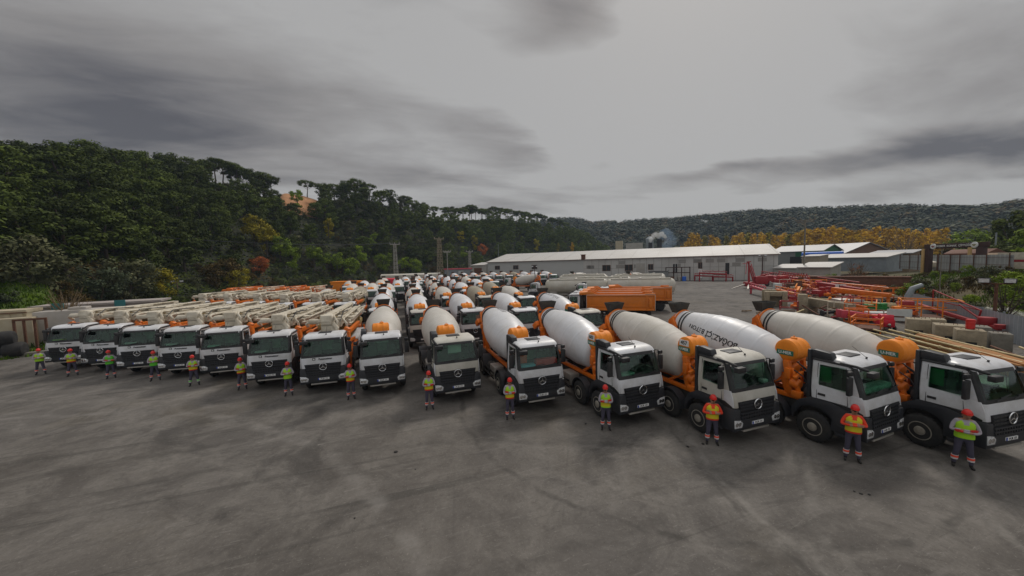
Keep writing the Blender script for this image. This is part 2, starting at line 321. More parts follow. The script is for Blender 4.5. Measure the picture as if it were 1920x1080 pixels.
def make_cab(root, tall=True):
    cab = part('cab', cab_mesh(), [WHITE, BLACKP], root, 32)
    g = front_patch(-.97, .97, 2.08, 2.87, .006, 10, 4, -1.0, 1.0); part('windscreen', g, GLASS, cab, 40)
    # black frit and wiper strip
    b = front_patch(-1.0, 1.0, 2.80, 2.905, .012, 10, 2); part('sun_visor', b, BLACKP, cab, 40)
    w = MB()
    for x in (-.55, .25): w.tube([(x, .03, 2.03), (x+.55, .045, 2.14)], .012, 5); w.beam((x+.2, .05, 2.10), (x+.75, .075, 2.16), .02, .02)
    part('wiper', w, BLACKP, cab)
    for sx in (-1, 1):
        q = MB(); q.prism([(.46,2.06),(1.32,2.12),(1.32,2.80),(.62,2.86),(.46,2.6)], sx*1.012, sx*1.0, 0)
        for i, v in enumerate(q.v): hw = lev(v[2])[1]; q.v[i] = (sx*(hw+.004 if abs(abs(v[0])-1.012) < .001 else hw-.02), v[1], v[2])
        part('side_window', q, GLASS, cab)
        d = MB(); d.beam((sx*1.064, .47, 1.62), (sx*1.008, .58, 2.86), .02, .012); d.beam((sx*1.064, 1.36, 1.60), (sx*1.008, 1.36, 2.86), .02, .012); d.beam((sx*1.064, .47, 1.62), (sx*1.064, 1.36, 1.60), .02, .012)
        part('door_seam', d, DGREY, cab)
        h = MB(); h.box(sx*1.05, sx*1.085, 1.10, 1.32, 1.74, 1.82); part('door_handle', h, BLACKP, cab, bevel=.012)
        c = MB(); c.prism([(-.005,1.46),(.40,1.62),(.40,2.0),(.12,2.02),(.03,1.75)], sx*1.068, sx*1.04, 0); part('corner_panel', c, WHITE, cab, bevel=.01)
    i = MB()
    i.box(-.98, .98, .22, .50, 1.6, 2.02); i.box(-.98, .98, 1.46, 1.49, 1.3, 2.95); i.box(-.99, -.97, .5, 1.46, 1.3, 2.09); i.box(.97, .99, .5, 1.46, 1.3, 2.09); i.box(-.9, .9, .6, 1.46, 2.90, 2.92)
    for x in (-.5, .5):
        i.box(x-.24, x+.24, 1.05, 1.25, 1.5, 2.45); i.box(x-.13, x+.13, 1.07, 1.2, 2.47, 2.66)
    i.tube([(.5+.22*math.cos(a), .62-.12*math.sin(a), 2.1+.19*math.sin(a)) for a in [2*PI*k/16 for k in range(17)]], .018, 6, caps=False)
    i.beam((.5, .62, 2.1), (.5, .45, 1.9), .08)
    ci = part('cab_interior', i, DARKIN, root); i = MB(); i.box(-.86, .86, 1.44, 1.452, 2.05, 2.80); part('rear_gleam_panel', i, GLEAM, ci)  # added pale panel imitates lighter green behind the dark seats
    rh = MB(); rh.box(-.32, .32, .80, 1.22, 3.105, 3.14); part('roof_hatch', rh, DGREY, cab, bevel=.012)
    ae = MB(); ae.tube([(.12, .56, 3.06), (.12, .545, 3.12)], .03, 8); ae.tube([(.12,.56,3.1),(.10,.95,3.42)], .007, 5); part('aerial', ae, BLACKP, cab)
    # grille with emblem
    g = MB(); g.prism([(-.80,1.28),(.80,1.28),(.87,1.64),(-.87,1.64)], -.03, .02, 1, 0)
    for z, e in ((1.58,.83),(1.47,.81),(1.36,.79)):
        g.box(-e, e, -.055, -.028, z-.022, z+.03, 1)
        for k in range(9):
            x = -e+.1+k*(2*e-.2)/8; g.box(x-.02, x+.02, -.06, -.027, z-.03, z+.035, 1)
    g.prism([(-.76,1.0),(.76,1.0),(.80,1.27),(-.80,1.27)], -.05, .0, 1, 0)
    for z in (1.24, 1.12, 1.0):
        g.box(-.80, .80, -.085, -.048, z-.022, z+.022, 1)
    for k in range(13):
        x = -.72+k*.12; g.box(x-.022, x+.022, -.075, -.047, 1.0, 1.25, 1)
    gr = part('grille', g, [INK, DGREY], root)
    s = MB(); s.tube([(.175*math.cos(a), -.075, 1.49+.175*math.sin(a)) for a in [2*PI*k/28 for k in range(29)]], .017, 8, caps=False)
    for a in (90, 210, 330):
        c = Vector((0,-.078,1.49)); e = c+Vector((math.cos(R(a)), 0, math.sin(R(a))))*.17; s.beam(c, e, .016, .05, w2=.012, h2=.012)
    s.lathe([(0,.2),(.012,.19)], (0,-.062,1.49), (0,-1,0), 28)
    e = part('emblem', s, CHROME, gr, 30); e.data.materials.append(INK)
    for p in list(e.data.polygons)[-30:]: p.material_index = 1
    # bumper
    b = MB()
    poly = [(-1.10,.62),(-.6,.66),(.6,.66),(1.10,.62),(1.12,1.0),(1.085,1.42),(.83,1.40),(.76,.99),(-.76,.99),(-.83,1.40),(-1.085,1.42),(-1.12,1.0)]
    b.prism(poly, -.06, .42, 1); b.box(-1.09, -.86, .42, .9, .62, 1.2); b.box(.86, 1.09, .42, .9, .62, 1.2)
    bu = part('bumper', b, DGREY, root, bevel=.03)
    for sx in (-1, 1):
        h = MB(); h.prism([(sx*1.08,.76),(sx*.74,.75),(sx*.70,.90),(sx*.78,1.0),(sx*1.095,1.05)], -.075, .0, 1); hl = part('headlight', h, LAMP, bu, bevel=.01)
        l = MB()
        for x in (.99,.86): l.lathe([(0,.075),(.012,.075),(.018,.05)], (sx*x, -.07, .89), (0,-1,0), 14)
        part('lamp_bulb', l, CHROME, hl, 30)
    p = MB(); p.box(-.27, .27, -.082, -.055, .80, .90); pl = part('number_plate', p, PLATEW, bu)
    p = MB(); p.box(-.27, -.21, -.086, -.08, .80, .90); part('plate_band', p, PLATEB, pl)
    text_part('plate_text', '34 JR 131', .095, frame_mat((.03,-.0835,.85), (1,0,0), (0,0,1)), INK, pl, .002)
    st = MB(); st.box(-.62, .62, -.03, .10, .55, .62); part('front_step', st, ALU, bu, bevel=.01)
    # mirrors
    for sx in (-1, 1):
        m = MB(); m.box(sx*1.14, sx*1.36, .30, .42, 2.05, 2.66); m.box(sx*1.14, sx*1.34, .30, .42, 2.70, 2.86)
        mi = part('mirror', m, BLACKP, root, bevel=.04)
        a = MB(); a.tube([(sx*.98,.42,2.88),(sx*1.18,.40,2.86),(sx*1.22,.43,2.60),(sx*1.22,.43,2.08),(sx*1.03,.42,2.02)], .022, 6); part('mirror_arm', a, BLACKP, mi)
    m = MB(); m.tube([(-.99,.75,3.0),(-.97,.35,2.98),(-.90,.05,2.90)], [.04,.045,.05], 8); m.box(-1.02, -.66, -.12, .06, 2.70, 2.88); part('front_mirror', m, BLACKP, root, bevel=.02)
    # roof side trim
    for sx in (-1, 1): t = MB(); t.tube([(sx*1.0,1.52,2.98),(sx*.995,.9,2.97),(sx*.985,.52,2.95),(sx*.985,.40,2.88)], [.045,.045,.04,.03], 8); part('roof_trim', t, BLACKP, root, 40)
    for sx in (-1, 1):   # lower cab skirt, wheel arch and steps
        f = MB(); pts = [(1.42+.66*math.cos(a), .62+.66*math.sin(a)) for a in [PI*k/10 for k in range(11)]]
        out = [(2.14,.75),(2.14,1.02),(1.95,1.34),(1.56,1.58),(.9,1.58),(.42,1.44),(.42,.62)]
        f.prism(list(reversed(pts))+out, sx*.82, sx*1.085, 0)
        f.box(sx*.85, sx*1.11, .46, .78, .52, .62); f.box(sx*.88, sx*1.10, .46, .74, .82, .90)
        part('front_fender', f, DGREY, root, bevel=.012)
    if tall:
        k = MB(); k.prism([(.92,3.02),(1.0,3.27),(1.5,3.32),(1.60,3.28),(1.60,3.0)], -1.02, -.74, 0); k.box(-1.05, -.86, 1.575, 1.70, 1.5, 3.3)
        part('air_intake', k, DGREY, root, bevel=.05)
    return cab

def make_chassis(root, axles, L):
    c = MB()
    for sx in (-1, 1): c.box(sx*.36, sx*.46, .35, L, .80, 1.10)
    for y in [.6, 1.9]+list(axles)+[L-.1]: c.box(-.42, .42, y-.06, y+.06, .82, 1.06)
    for y in axles: c.tube([(-.9, y, .545), (.9, y, .545)], .09, 8); c.lathe([(0,.1),(.1,.2),(.35,.2),(.45,.1)], (-.22, y, .56), (1,0,0), 12)
    c.box(-.4, .4, .5, 1.6, .72, 1.22); c.box(-.30, .30, 1.9, 3.4, .66, .95)
    part('chassis', c, CHASSIS, root)
    for y in axles: wheel_parts(root, y, y > 4.5)

DAX0 = Vector((0, 2.85, 2.16)); DAXD = Vector((0, 1, .215)).normalized()
DPROF = [(0,.30),(.04,.55),(.16,.70),(.40,.835),(.42,.84),(1.15,1.015),(1.17,1.02),(1.8,1.09),(1.9,1.10),(2.6,1.10),(2.7,1.09),(3.3,1.03),(3.9,.90),(4.5,.75),(4.9,.66),(5.3,.60),(5.5,.55),(5.6,.52),(6.05,.40)]
def drum_r(t):
    for a, b in zip(DPROF, DPROF[1:]):
        if a[0] <= t <= b[0] and b[0] > a[0]: return a[1]+(b[1]-a[1])*(t-a[0])/(b[0]-a[0])
    return .5
def drum_mesh():
    prof = [(0,.30)]; 
    for i in range(1, 13):
        a = PI/2*i/12; prof.append((.30*(1-math.cos(a)) if i < 12 else .30, .30+.50*math.sin(a)))
    t = .34; seams = (1.1, 1.9, 2.75, 3.5, 4.2)
    while t < 5.5:
        r = smooth_r(t)
        for s in seams:
            d = abs(t-s)
            if d < .03: r += .014
        prof.append((t, r)); t += .05
    prof += [(5.55, smooth_r(5.5)), (5.55, .40)]
    mb = MB(); mb.lathe(prof, DAX0, DAXD, 56); return mb
def smooth_r(t): return sum(drum_r(min(6, max(.3, t+d))) for d in (-.3,-.2,-.1,0,.1,.2,.3))/7
def drum_pt(t, ang, off=0.):                       # ang 0 = top, + towards picture left
    b = DAXD.cross(Vector((1,0,0))); up = Vector((0,-DAXD.z,DAXD.y)); sd = Vector((-1,0,0)); r = smooth_r(t)+off
    return DAX0+DAXD*t+(up*math.cos(ang)+sd*math.sin(ang))*r
def drum_text(txt, size, t0, ang0, parent, m, flip=True):
    me = text_mesh(txt, size, .004)
    for v in me.vertices:
        x, y, z = v.co; sg = 1 if flip else -1
        t = t0 - sg*(-x); ang = ang0 + sg*y/1.0
        v.co = drum_pt(t, ang, .006+z)
    me.materials.clear(); me.materials.append(m); return obj('drum_lettering', me, parent)

def make_mixer():
    root = thing('mixer_truck', 'mixer', 'mixer truck')
    make_cab(root)
    make_chassis(root, (1.42, 2.95, 6.35, 7.65), 8.6)
    d = part('drum', drum_mesh(), DRUMW, root, 50)
    k = MB()
    for t in (4.86, 5.06): k.lathe([(t-.035, smooth_r(t)-.02),(t-.03, smooth_r(t)+.035),(t+.03, smooth_r(t)+.035),(t+.035, smooth_r(t)-.02)], DAX0, DAXD, 40)
    part('roller_ring', k, BLACKP, d, 30)
    # orange sub frame, front pedestal with gearbox and hydraulics
    f = MB()
    PY = .55
    for sx in (-1, 1):
        f.box(sx*.34, sx*.50, 1.75-PY, 8.4-PY, 1.12, 1.28); f.beam((sx*.42, 2.0, 1.2), (sx*.30, 2.35, 2.0), .2, .26)
        f.beam((sx*.42, 3.2, 1.2), (sx*.36, 2.4, 1.75), .12)
    f.box(-.30, .30, 2.22, 2.42, 1.55, 2.18); f.lathe([(0,.30),(.1,.36),(.28,.36),(.34,.28)], (0, 2.02, 2.08), (0,1,.2), 20)
    f.box(-.30, .10, 1.80, 2.15, 1.30, 1.62); f.lathe([(0,.13),(.34,.13)], (.22, 1.80, 1.52), (0,1,0), 12)
    f.beam((-.46, 1.95, 1.3), (-.50, 2.12, 2.55), .22, .2); f.beam((.46, 1.95, 1.3), (.46, 2.12, 2.55), .16, .16); f.box(-.55, .5, 2.0, 2.24, 2.48, 2.58); f.beam((-.62,1.55,1.3),(-.5,1.95,2.3),.1,.14); f.beam((.5,1.5,1.3),(.35,1.95,2.1),.1,.14); f.lathe([(0,.16),(.1,.2),(.3,.2),(.36,.12)], (-.5,1.62,1.72),(0,1,.1),14); f.box(-.75,-.5,1.45,1.8,1.28,1.5); f.box(.1,.5,1.4,1.75,1.28,1.7); f.beam((-.75,1.7,2.0),(-.2,1.75,2.15),.12); f.box(-.7,-.45,1.9,2.1,1.9,2.3)
    f.v = [(x, y+PY, z) for x, y, z in f.v]
    fr = part('pump_frame', f, ORANGE, root, bevel=.015)
    h = MB()
    h.tube([(-.3,1.86,1.3),(-.42,1.74,1.8),(-.2,1.78,2.3),(.1,1.9,2.1)], .025, 6); h.tube([(.1,1.82,1.35),(.3,1.74,1.9),(.35,1.8,2.4)], .025, 6); h.tube([(-.1,1.8,1.4),(0,1.7,1.75),(.2,1.8,2.0)], .02, 6)
    for k in range(9):
        x = -.6+k*.14; z = 1.35+.3*((k*7) % 4)/3; h.tube([(x,1.45+.05*(k % 3),z),(x+.12,1.30+.1*(k % 2),z+.35),(x+.02,1.5,z+.75),(x+.1,1.85,z+.9)], .022, 6)
    h.lathe([(0,.2),(.08,.24),(.14,.24),(.2,.12)], (-.42,1.40,1.55), (-.3,-1,0), 16); h.box(.0,.42,1.35,1.8,1.72,2.15); h.lathe([(0,.14),(.3,.14)], (-.15,1.5,2.05), (1,0,0), 12)
    h.lathe([(0,.17),(.10,.19),(.16,.1)], (-.12, 1.80, 1.52), (0,-1,0), 16); h.v = [(x, y+PY, z) for x, y, z in h.v]; part('hydraulic_hose', h, BLACKP, fr, 40)
    t = MB(); t.lathe([(0,.0),(.0,.30),(.03,.38),(.07,.42),(.26,.42),(.28,.43),(.32,.43),(.34,.42),(.58,.42),(.60,.43),(.64,.43),(.66,.42),(.85,.42),(.89,.38),(.92,.30),(.92,0)], (-.54, 2.72, 2.95), (1,0,0), 32)
    t.lathe([(0,.11),(.05,.11),(.06,.09)], (-.02, 2.72, 3.36), (0,0,1), 14); t.tube([(-.12,2.72,3.38),(-.02,2.72,3.48),(.08,2.72,3.38)], .015, 6)
    wt = part('water_tank', t, TANKO, root, 35)
    lb = MB(); lb.box(-.558, -.545, 2.42, 3.02, 2.77, 2.96); lab = part('maker_label', lb, GREENL, wt)
    text_part('maker_name', 'U-MER', .16, frame_mat((-.561, 2.72, 2.865), (0,-1,0), (0,0,1)), LETW, lab, .003)
    # rear frame, hopper, chute, ladder
    r = MB()
    for sx in (-1, 1):
        r.beam((sx*.42, 7.3, 1.2), (sx*.66, 7.75, 2.75), .16, .2); r.beam((sx*.42, 8.3, 1.2), (sx*.56, 8.0, 2.9), .14, .16)
        r.beam((sx*.66, 7.75, 2.7), (sx*.62, 8.25, 3.5), .12, .16); r.box(sx*.50, sx*.80, 7.58, 7.84, 2.55, 2.80)
    r.box(-.7, .7, 7.66, 7.86, 2.15, 2.45); r.lathe([(5.38,.50),(5.38,.625),(5.46,.625),(5.46,.50)], DAX0, DAXD, 30)
    r.beam((-.62, 8.25, 3.5), (.62, 8.25, 3.5), .1, .12); r.beam((-.75, 8.1, 3.0), (-.85, 8.5, 2.7), .3, .3, w2=.2); 
    rf = part('rear_frame', r, ORANGE, root, bevel=.012)
    h = MB()
    z0, z1 = 3.74, 4.24; xo, xi = .47, .33
    q0 = [(-xi,8.20,z0),(xi,8.20,z0),(xi,8.55,z0),(-xi,8.55,z0)]; q1 = [(-xo,8.08,z1),(xo,8.08,z1),(xo,8.70,z1),(-xo,8.70,z1)]; q2 = [(x*.95, 8.39+(y-8.39)*.93, z) for x, y, z in q1]; q3 = [(x*.9, 8.37+(y-8.37)*.85, z) for x, y, z in q0]
    h.add(q0+q1+q2+q3, [(0,1,5,4),(1,2,6,5),(2,3,7,6),(3,0,4,7),(4,5,9,8),(5,6,10,9),(6,7,11,10),(7,4,8,11),(8,9,13,12),(9,10,14,13),(10,11,15,14),(11,8,12,15),(12,13,14,15)])
    part('hopper', h, HOPPER, root)
    c = MB()
    for k in range(6):
        a0 = k/6*PI; a1 = (k+1)/6*PI
        for (ya, za), (yb, zb) in (((8.5,2.7),(9.1,1.5)),):
            v = [(-.35*math.cos(a), y, z-.22*math.sin(a)) for (y, z) in ((ya,za),(yb,zb)) for a in (a0, a1)]
            w = [(x, y-.02, z-.03) for x, y, z in v]; c.add(v+w, [(0,1,3,2),(4,6,7,5),(0,2,6,4),(1,5,7,3)])
    c.prism([(8.15,2.55),(8.75,2.5),(8.7,3.3),(8.2,3.72)], -.42, .42, 0); part('discharge_chute', c, ORANGE, root)
    l = MB()
    for x in (.62, .92): l.tube([(x, 8.55, 1.1), (x, 8.35, 3.5)], .02, 6)
    for k in range(7): l.tube([(.62, 8.53-k*.03, 1.3+k*.33), (.92, 8.53-k*.03, 1.3+k*.33)], .015, 5)
    part('ladder', l, ORANGE, root)
    # second axle fenders, rear fenders, side tanks
    for sx in (-1, 1):
        f = MB(); a = [PI*k/12 for k in range(13)]; f.prism([(2.95+.62*math.cos(q), .56+.62*math.sin(q)) for q in a]+[(2.95+.67*math.cos(q), .56+.67*math.sin(q)) for q in reversed(a)], sx*.78, sx*1.12, 0); part('fender', f, DGREY, root, 40)
        a = [PI*(.08+.84*k/12) for k in range(13)]
        for y in (6.35, 7.65): f = MB(); f.prism([(y+.64*math.cos(q), .56+.64*math.sin(q)) for q in a]+[(y+.68*math.cos(q), .56+.68*math.sin(q)) for q in reversed(a)], sx*.6, sx*1.14, 0); part('fender', f, DGREY, root, 40)
    f = MB(); f.box(-1.06, -.52, 3.85, 4.75, .55, 1.12); part('fuel_tank', f, ALU, root, bevel=.05); f = MB(); f.box(.52, 1.06, 3.85, 5.3, .55, 1.12); part('fuel_tank', f, ALU, root, bevel=.05)
    f = MB()
    f.lathe([(0,.16),(.05,.2),(.7,.2),(.75,.16)], (-.78, 4.9, .82), (0,1,0), 16); part('air_tank', f, CHASSIS, root, 40)
    for sx in (-1, 1):
        f = MB(); f.beam((sx*1.1, 3.9, .5), (sx*1.1, 5.7, .5), .04, .09); f.beam((sx*1.1, 3.9, .8), (sx*1.1, 5.7, .8), .04, .09); f.beam((sx*1.1, 4.8, .45), (sx*1.1, 4.8, .85), .05); part('side_guard', f, CHASSIS, root)
    return root

LOD2 = ('wiper','door_seam','door_handle','plate_text','plate_band','lamp_bulb','hydraulic_hose','maker_name','rim','aerial','ladder','side_guard','mirror_arm')
LOD3 = LOD2+('fuel_tank','front_step','number_plate','emblem','corner_panel','discharge_chute','sun_visor','headlight','side_window','roof_trim','front_mirror','maker_label','roof_hatch','fender')

mixer = make_mixer()
K = .946
ROW1 = [(-.72,20.15,-.05,'b',None),(2.91,17.51,1.08,'b',None),(6.35,14.86,.24,'w',None),(9.74,12.1,1.8,'w','683'),(12.63,9.31,.06,'b','457'),(15.98,7.24,2.96,'w',None),(18.87,5.47,-6.08,'b',None)]
DM = {'w': DRUMW, 'b': DRUMB, 'o': DRUMO}
lab1 = ['mixer truck with a dusty beige drum, parked beside the pump trucks in the front row',
 'mixer truck with a beige drum and pale paper behind its windscreen',
 'mixer truck with a clean white drum and a red cloth on its dashboard',
 'mixer truck with a white drum and number 683 on its orange water tank',
 'mixer truck with a beige drum and number 457 on its orange water tank',
 'mixer truck whose white drum carries the upside-down words BOĞAZİÇİ BETON',
 'beige drummed mixer truck at the right end of the front row']
front = []
for i, (x, y, a, c, num) in enumerate(ROW1):
    o = mixer if i == 0 else tree_copy(mixer)
    put(o, x*K, y*K, R(a), 0, lab1[i], 'mixer trucks of the front row'); front.append(o)
    for d in sub(o, 'drum'): paint(d, DM[c])
for i, (x, y, a, c, num) in enumerate(ROW1):
    o = front[i]
    if num:
        wt = next(sub(o, 'water_tank')); b = MB(); b.box(-.56, -.545, 2.48, 2.96, 3.01, 3.25); p = part('fleet_number_plate', b, PLATEW, wt)
        text_part('fleet_number', num, .22, frame_mat((-.563, 2.72, 3.13), (0,-1,0), (0,0,1)), INK, p, .003)
dr = lambda i: next(sub(front[i], 'drum'))
drum_text('BOĞAZİÇİ BETON', .32, 2.95, R(72), dr(5), INK)
FADED = mat('faded_lettering', (.30, .30, .31), .6, var=.1)
drum_text('BETON', .36, 3.5, R(-8), dr(2), FADED)
DUSTY = mat('dusty_white_paint', (.52, .50, .45), .5, var=.1, scale=1.6, dirt=(.34, .31, .25), dirt_amt=.8)
for o in (front[4], front[1]):
    for q in sub(o, 'cab'): paint(q, DUSTY)
# things lying behind windscreens
REDC = mat('red_cloth', (.75, .015, .015), .8); BLUEC = mat('light_blue_paper', (.20, .50, .75), .8); PAPER = mat('pale_paper', (.5, .53, .52), .8); ORC = mat('orange_vest', (.75, .09, .03), .8); GRC = mat('green_curtain', (.015, .19, .05), .8); FOIL = mat('pale_green_sheet', (.25, .42, .36), .6, var=.5, scale=8); LIMEC = mat('lime_vest_cloth', (.42, .55, .02), .8)
def inside(o, name, m, label, *boxes):
    b = MB()
    for q in boxes: b.box(*q)
    t = solo(name, b, m, label, 'cab contents', None, o.location, o.rotation_euler.z, bevel=.02); return t
inside(front[2], 'red_cloth', REDC, 'red cloth spread on the dashboard of the third front mixer', (-.15,.86,.20,.48,2.05,2.34))
inside(front[2], 'blue_sheet', BLUEC, 'light blue sheet lying on the dashboard beside the red cloth', (-.85,-.2,.17,.48,2.05,2.17))
inside(front[2], 'orange_vest', ORC, 'orange vest hanging behind the windscreen above the light blue sheet', (-.86,-.5,.42,.50,2.2,2.62))
inside(front[1], 'pale_curtain', PAPER, 'pale paper hung behind the windscreen of the second front mixer', (-.35,.30,.50,.52,2.35,2.78))
inside(front[0], 'paper_strip', PAPER, 'pale paper strip along the top of the first front mixer windscreen', (-.25,.35,.50,.52,2.66,2.78))
inside(front[3], 'pale_sheet', FOIL, 'pale green papers on the dashboard of the mixer numbered 683', (-.8,-.2,.18,.46,2.05,2.15))
inside(front[4], 'paper_note', PAPER, 'white note on the dashboard of the mixer numbered 457', (.55,.80,.16,.36,2.08,2.20))
inside(front[5], 'foil_sheet', FOIL, 'crumpled pale green sheet on the dashboard of the lettered mixer', (-.8,.85,.18,.48,2.05,2.26))
inside(front[5], 'green_curtain', GRC, 'bright green curtain inside the cab of the lettered mixer', (-.92,-.90,1.02,1.4,2.2,2.75))
inside(front[6], 'green_curtain', GRC, 'bright green curtain inside the cab of the right-hand end mixer', (-.92,-.90,1.02,1.4,2.2,2.75))
inside(front[6], 'lime_vest', LIMEC, 'lime vest hanging inside the right-hand end mixer', (.15,.4,.95,1.0,2.1,2.6))

ORD = ['second','third','fourth','fifth','sixth']
COLN = ['the first front mixer','the second front mixer','the red cloth mixer','mixer 683','mixer 457']
COLS = [(0, [(-1.05,31.5,'w'),(-1.1,43.3,'w'),(-.6,54.5,'b'),(1.0,66.8,'w')]),
 (1, [(2.2,28.4,'w'),(2.5,39.4,'b'),(3.2,51,'w'),(3.8,62.5,'w')]),
 (2, [(5.95,26.8,'w'),(6.1,39,'b'),(6.4,50,'b'),(7,61.5,'b')]),
 (3, [(9.6,25.0,'w'),(9.8,37.3,'o'),(10.1,48.3,'w'),(10.8,59.5,'w')]),
 (4, [(13.3,21.8,'w'),(13.4,34.4,'b'),(13.9,45.5,'o'),(14.6,57.5,'w')])]
DN = {'w': 'white', 'b': 'beige', 'o': 'caked brown'}
for ci, lst in COLS:
    for ri, (x, y, c) in enumerate(lst):
        o = tree_copy(mixer, None, LOD2 if ri < 2 else LOD3)
        put(o, x, y, R(random.uniform(-1, 1)), 0, f'{DN[c]} drummed mixer, {ORD[ri]} in the line headed by {COLN[ci]}', 'mixer trucks parked behind the front row')
        for d in sub(o, 'drum'): paint(d, DM[c])
        if (ci+ri) % 3 == 1:
            for q in sub(o, 'cab'): paint(q, DUSTY)
        if (ci, ri) == (4, 0):
            drum_text('BOĞAZİÇİ BETON', .34, 3.5, R(14), next(sub(o, 'drum')), FADED)
            inside(o, 'amber_lamp', TANKO, 'yellow things on the dashboard of the dusty mixer behind number 457', (-.4,.3,.26,.44,2.03,2.2))
        if (ci, ri) == (2, 0): inside(o, 'orange_jacket', ORC, 'orange jacket behind the windscreen of the mixer parked behind the red cloth mixer', (.2,.8,.4,.6,2.1,2.6))
for k, (x, y, c, t) in enumerate([(-3.2,58,'b','left of the first mixer line, farther one'),(-4.4,48.5,'o','behind the second pump row, nearest the mixer lines'),(-8.2,45.5,'b','behind the second pump row, half hidden by booms'),(-6.3,58.5,'b','far behind the pump trucks with its hopper against the hill')]):
    o = tree_copy(mixer, None, LOD3); put(o, x, y, 0, 0, f'{DN[c]} drummed mixer truck {t}', 'mixer trucks behind the pump trucks')
    for d in sub(o, 'drum'): paint(d, DM[c])
FARC = 'wwwbwbowwww'
for i in range(10):
    o = tree_copy(mixer, None, LOD3); c = FARC[i]
    put(o, 19.2+i*2.75, 107.5-i*1.75, R(2), 0, f'distant {DN[c]} drummed mixer truck facing the yard before the grey warehouse', 'mixer trucks lined up at the warehouse')
    for d in sub(o, 'drum'): paint(d, DM[c])
for i, (x, y, c) in enumerate([(10.4,104,'w'),(13.2,93,'w'),(7,98,'w'),(3.5,88,'w'),(-1.5,84,'b'),(5,75,'w'),(8.2,73.5,'b'),(11.8,72,'w'),(15.6,70.5,'b'),(9.8,85,'w'),(13.2,83,'w'),(17,80.5,'b'),(1.5,79.5,'w'),(6.4,86,'b'),(19.5,68,'w'),(-5,71,'w'),(-8,73,'b'),(-2,72.5,'b')]):
    o = tree_copy(mixer, None, LOD3); put(o, x, y, R(3), 0, 'distant mixer truck in the loose far group by the lattice towers', 'mixer trucks in the far corner of the yard')
    for d in sub(o, 'drum'): paint(d, DM[c])
SIDE = R(-122.8)
p = atg(944, 84); o = tree_copy(mixer, None, LOD2); put(o, p.x, p.y, SIDE, 0, 'white drummed mixer truck parked crosswise with its cab to the left', 'mixer trucks parked crosswise')

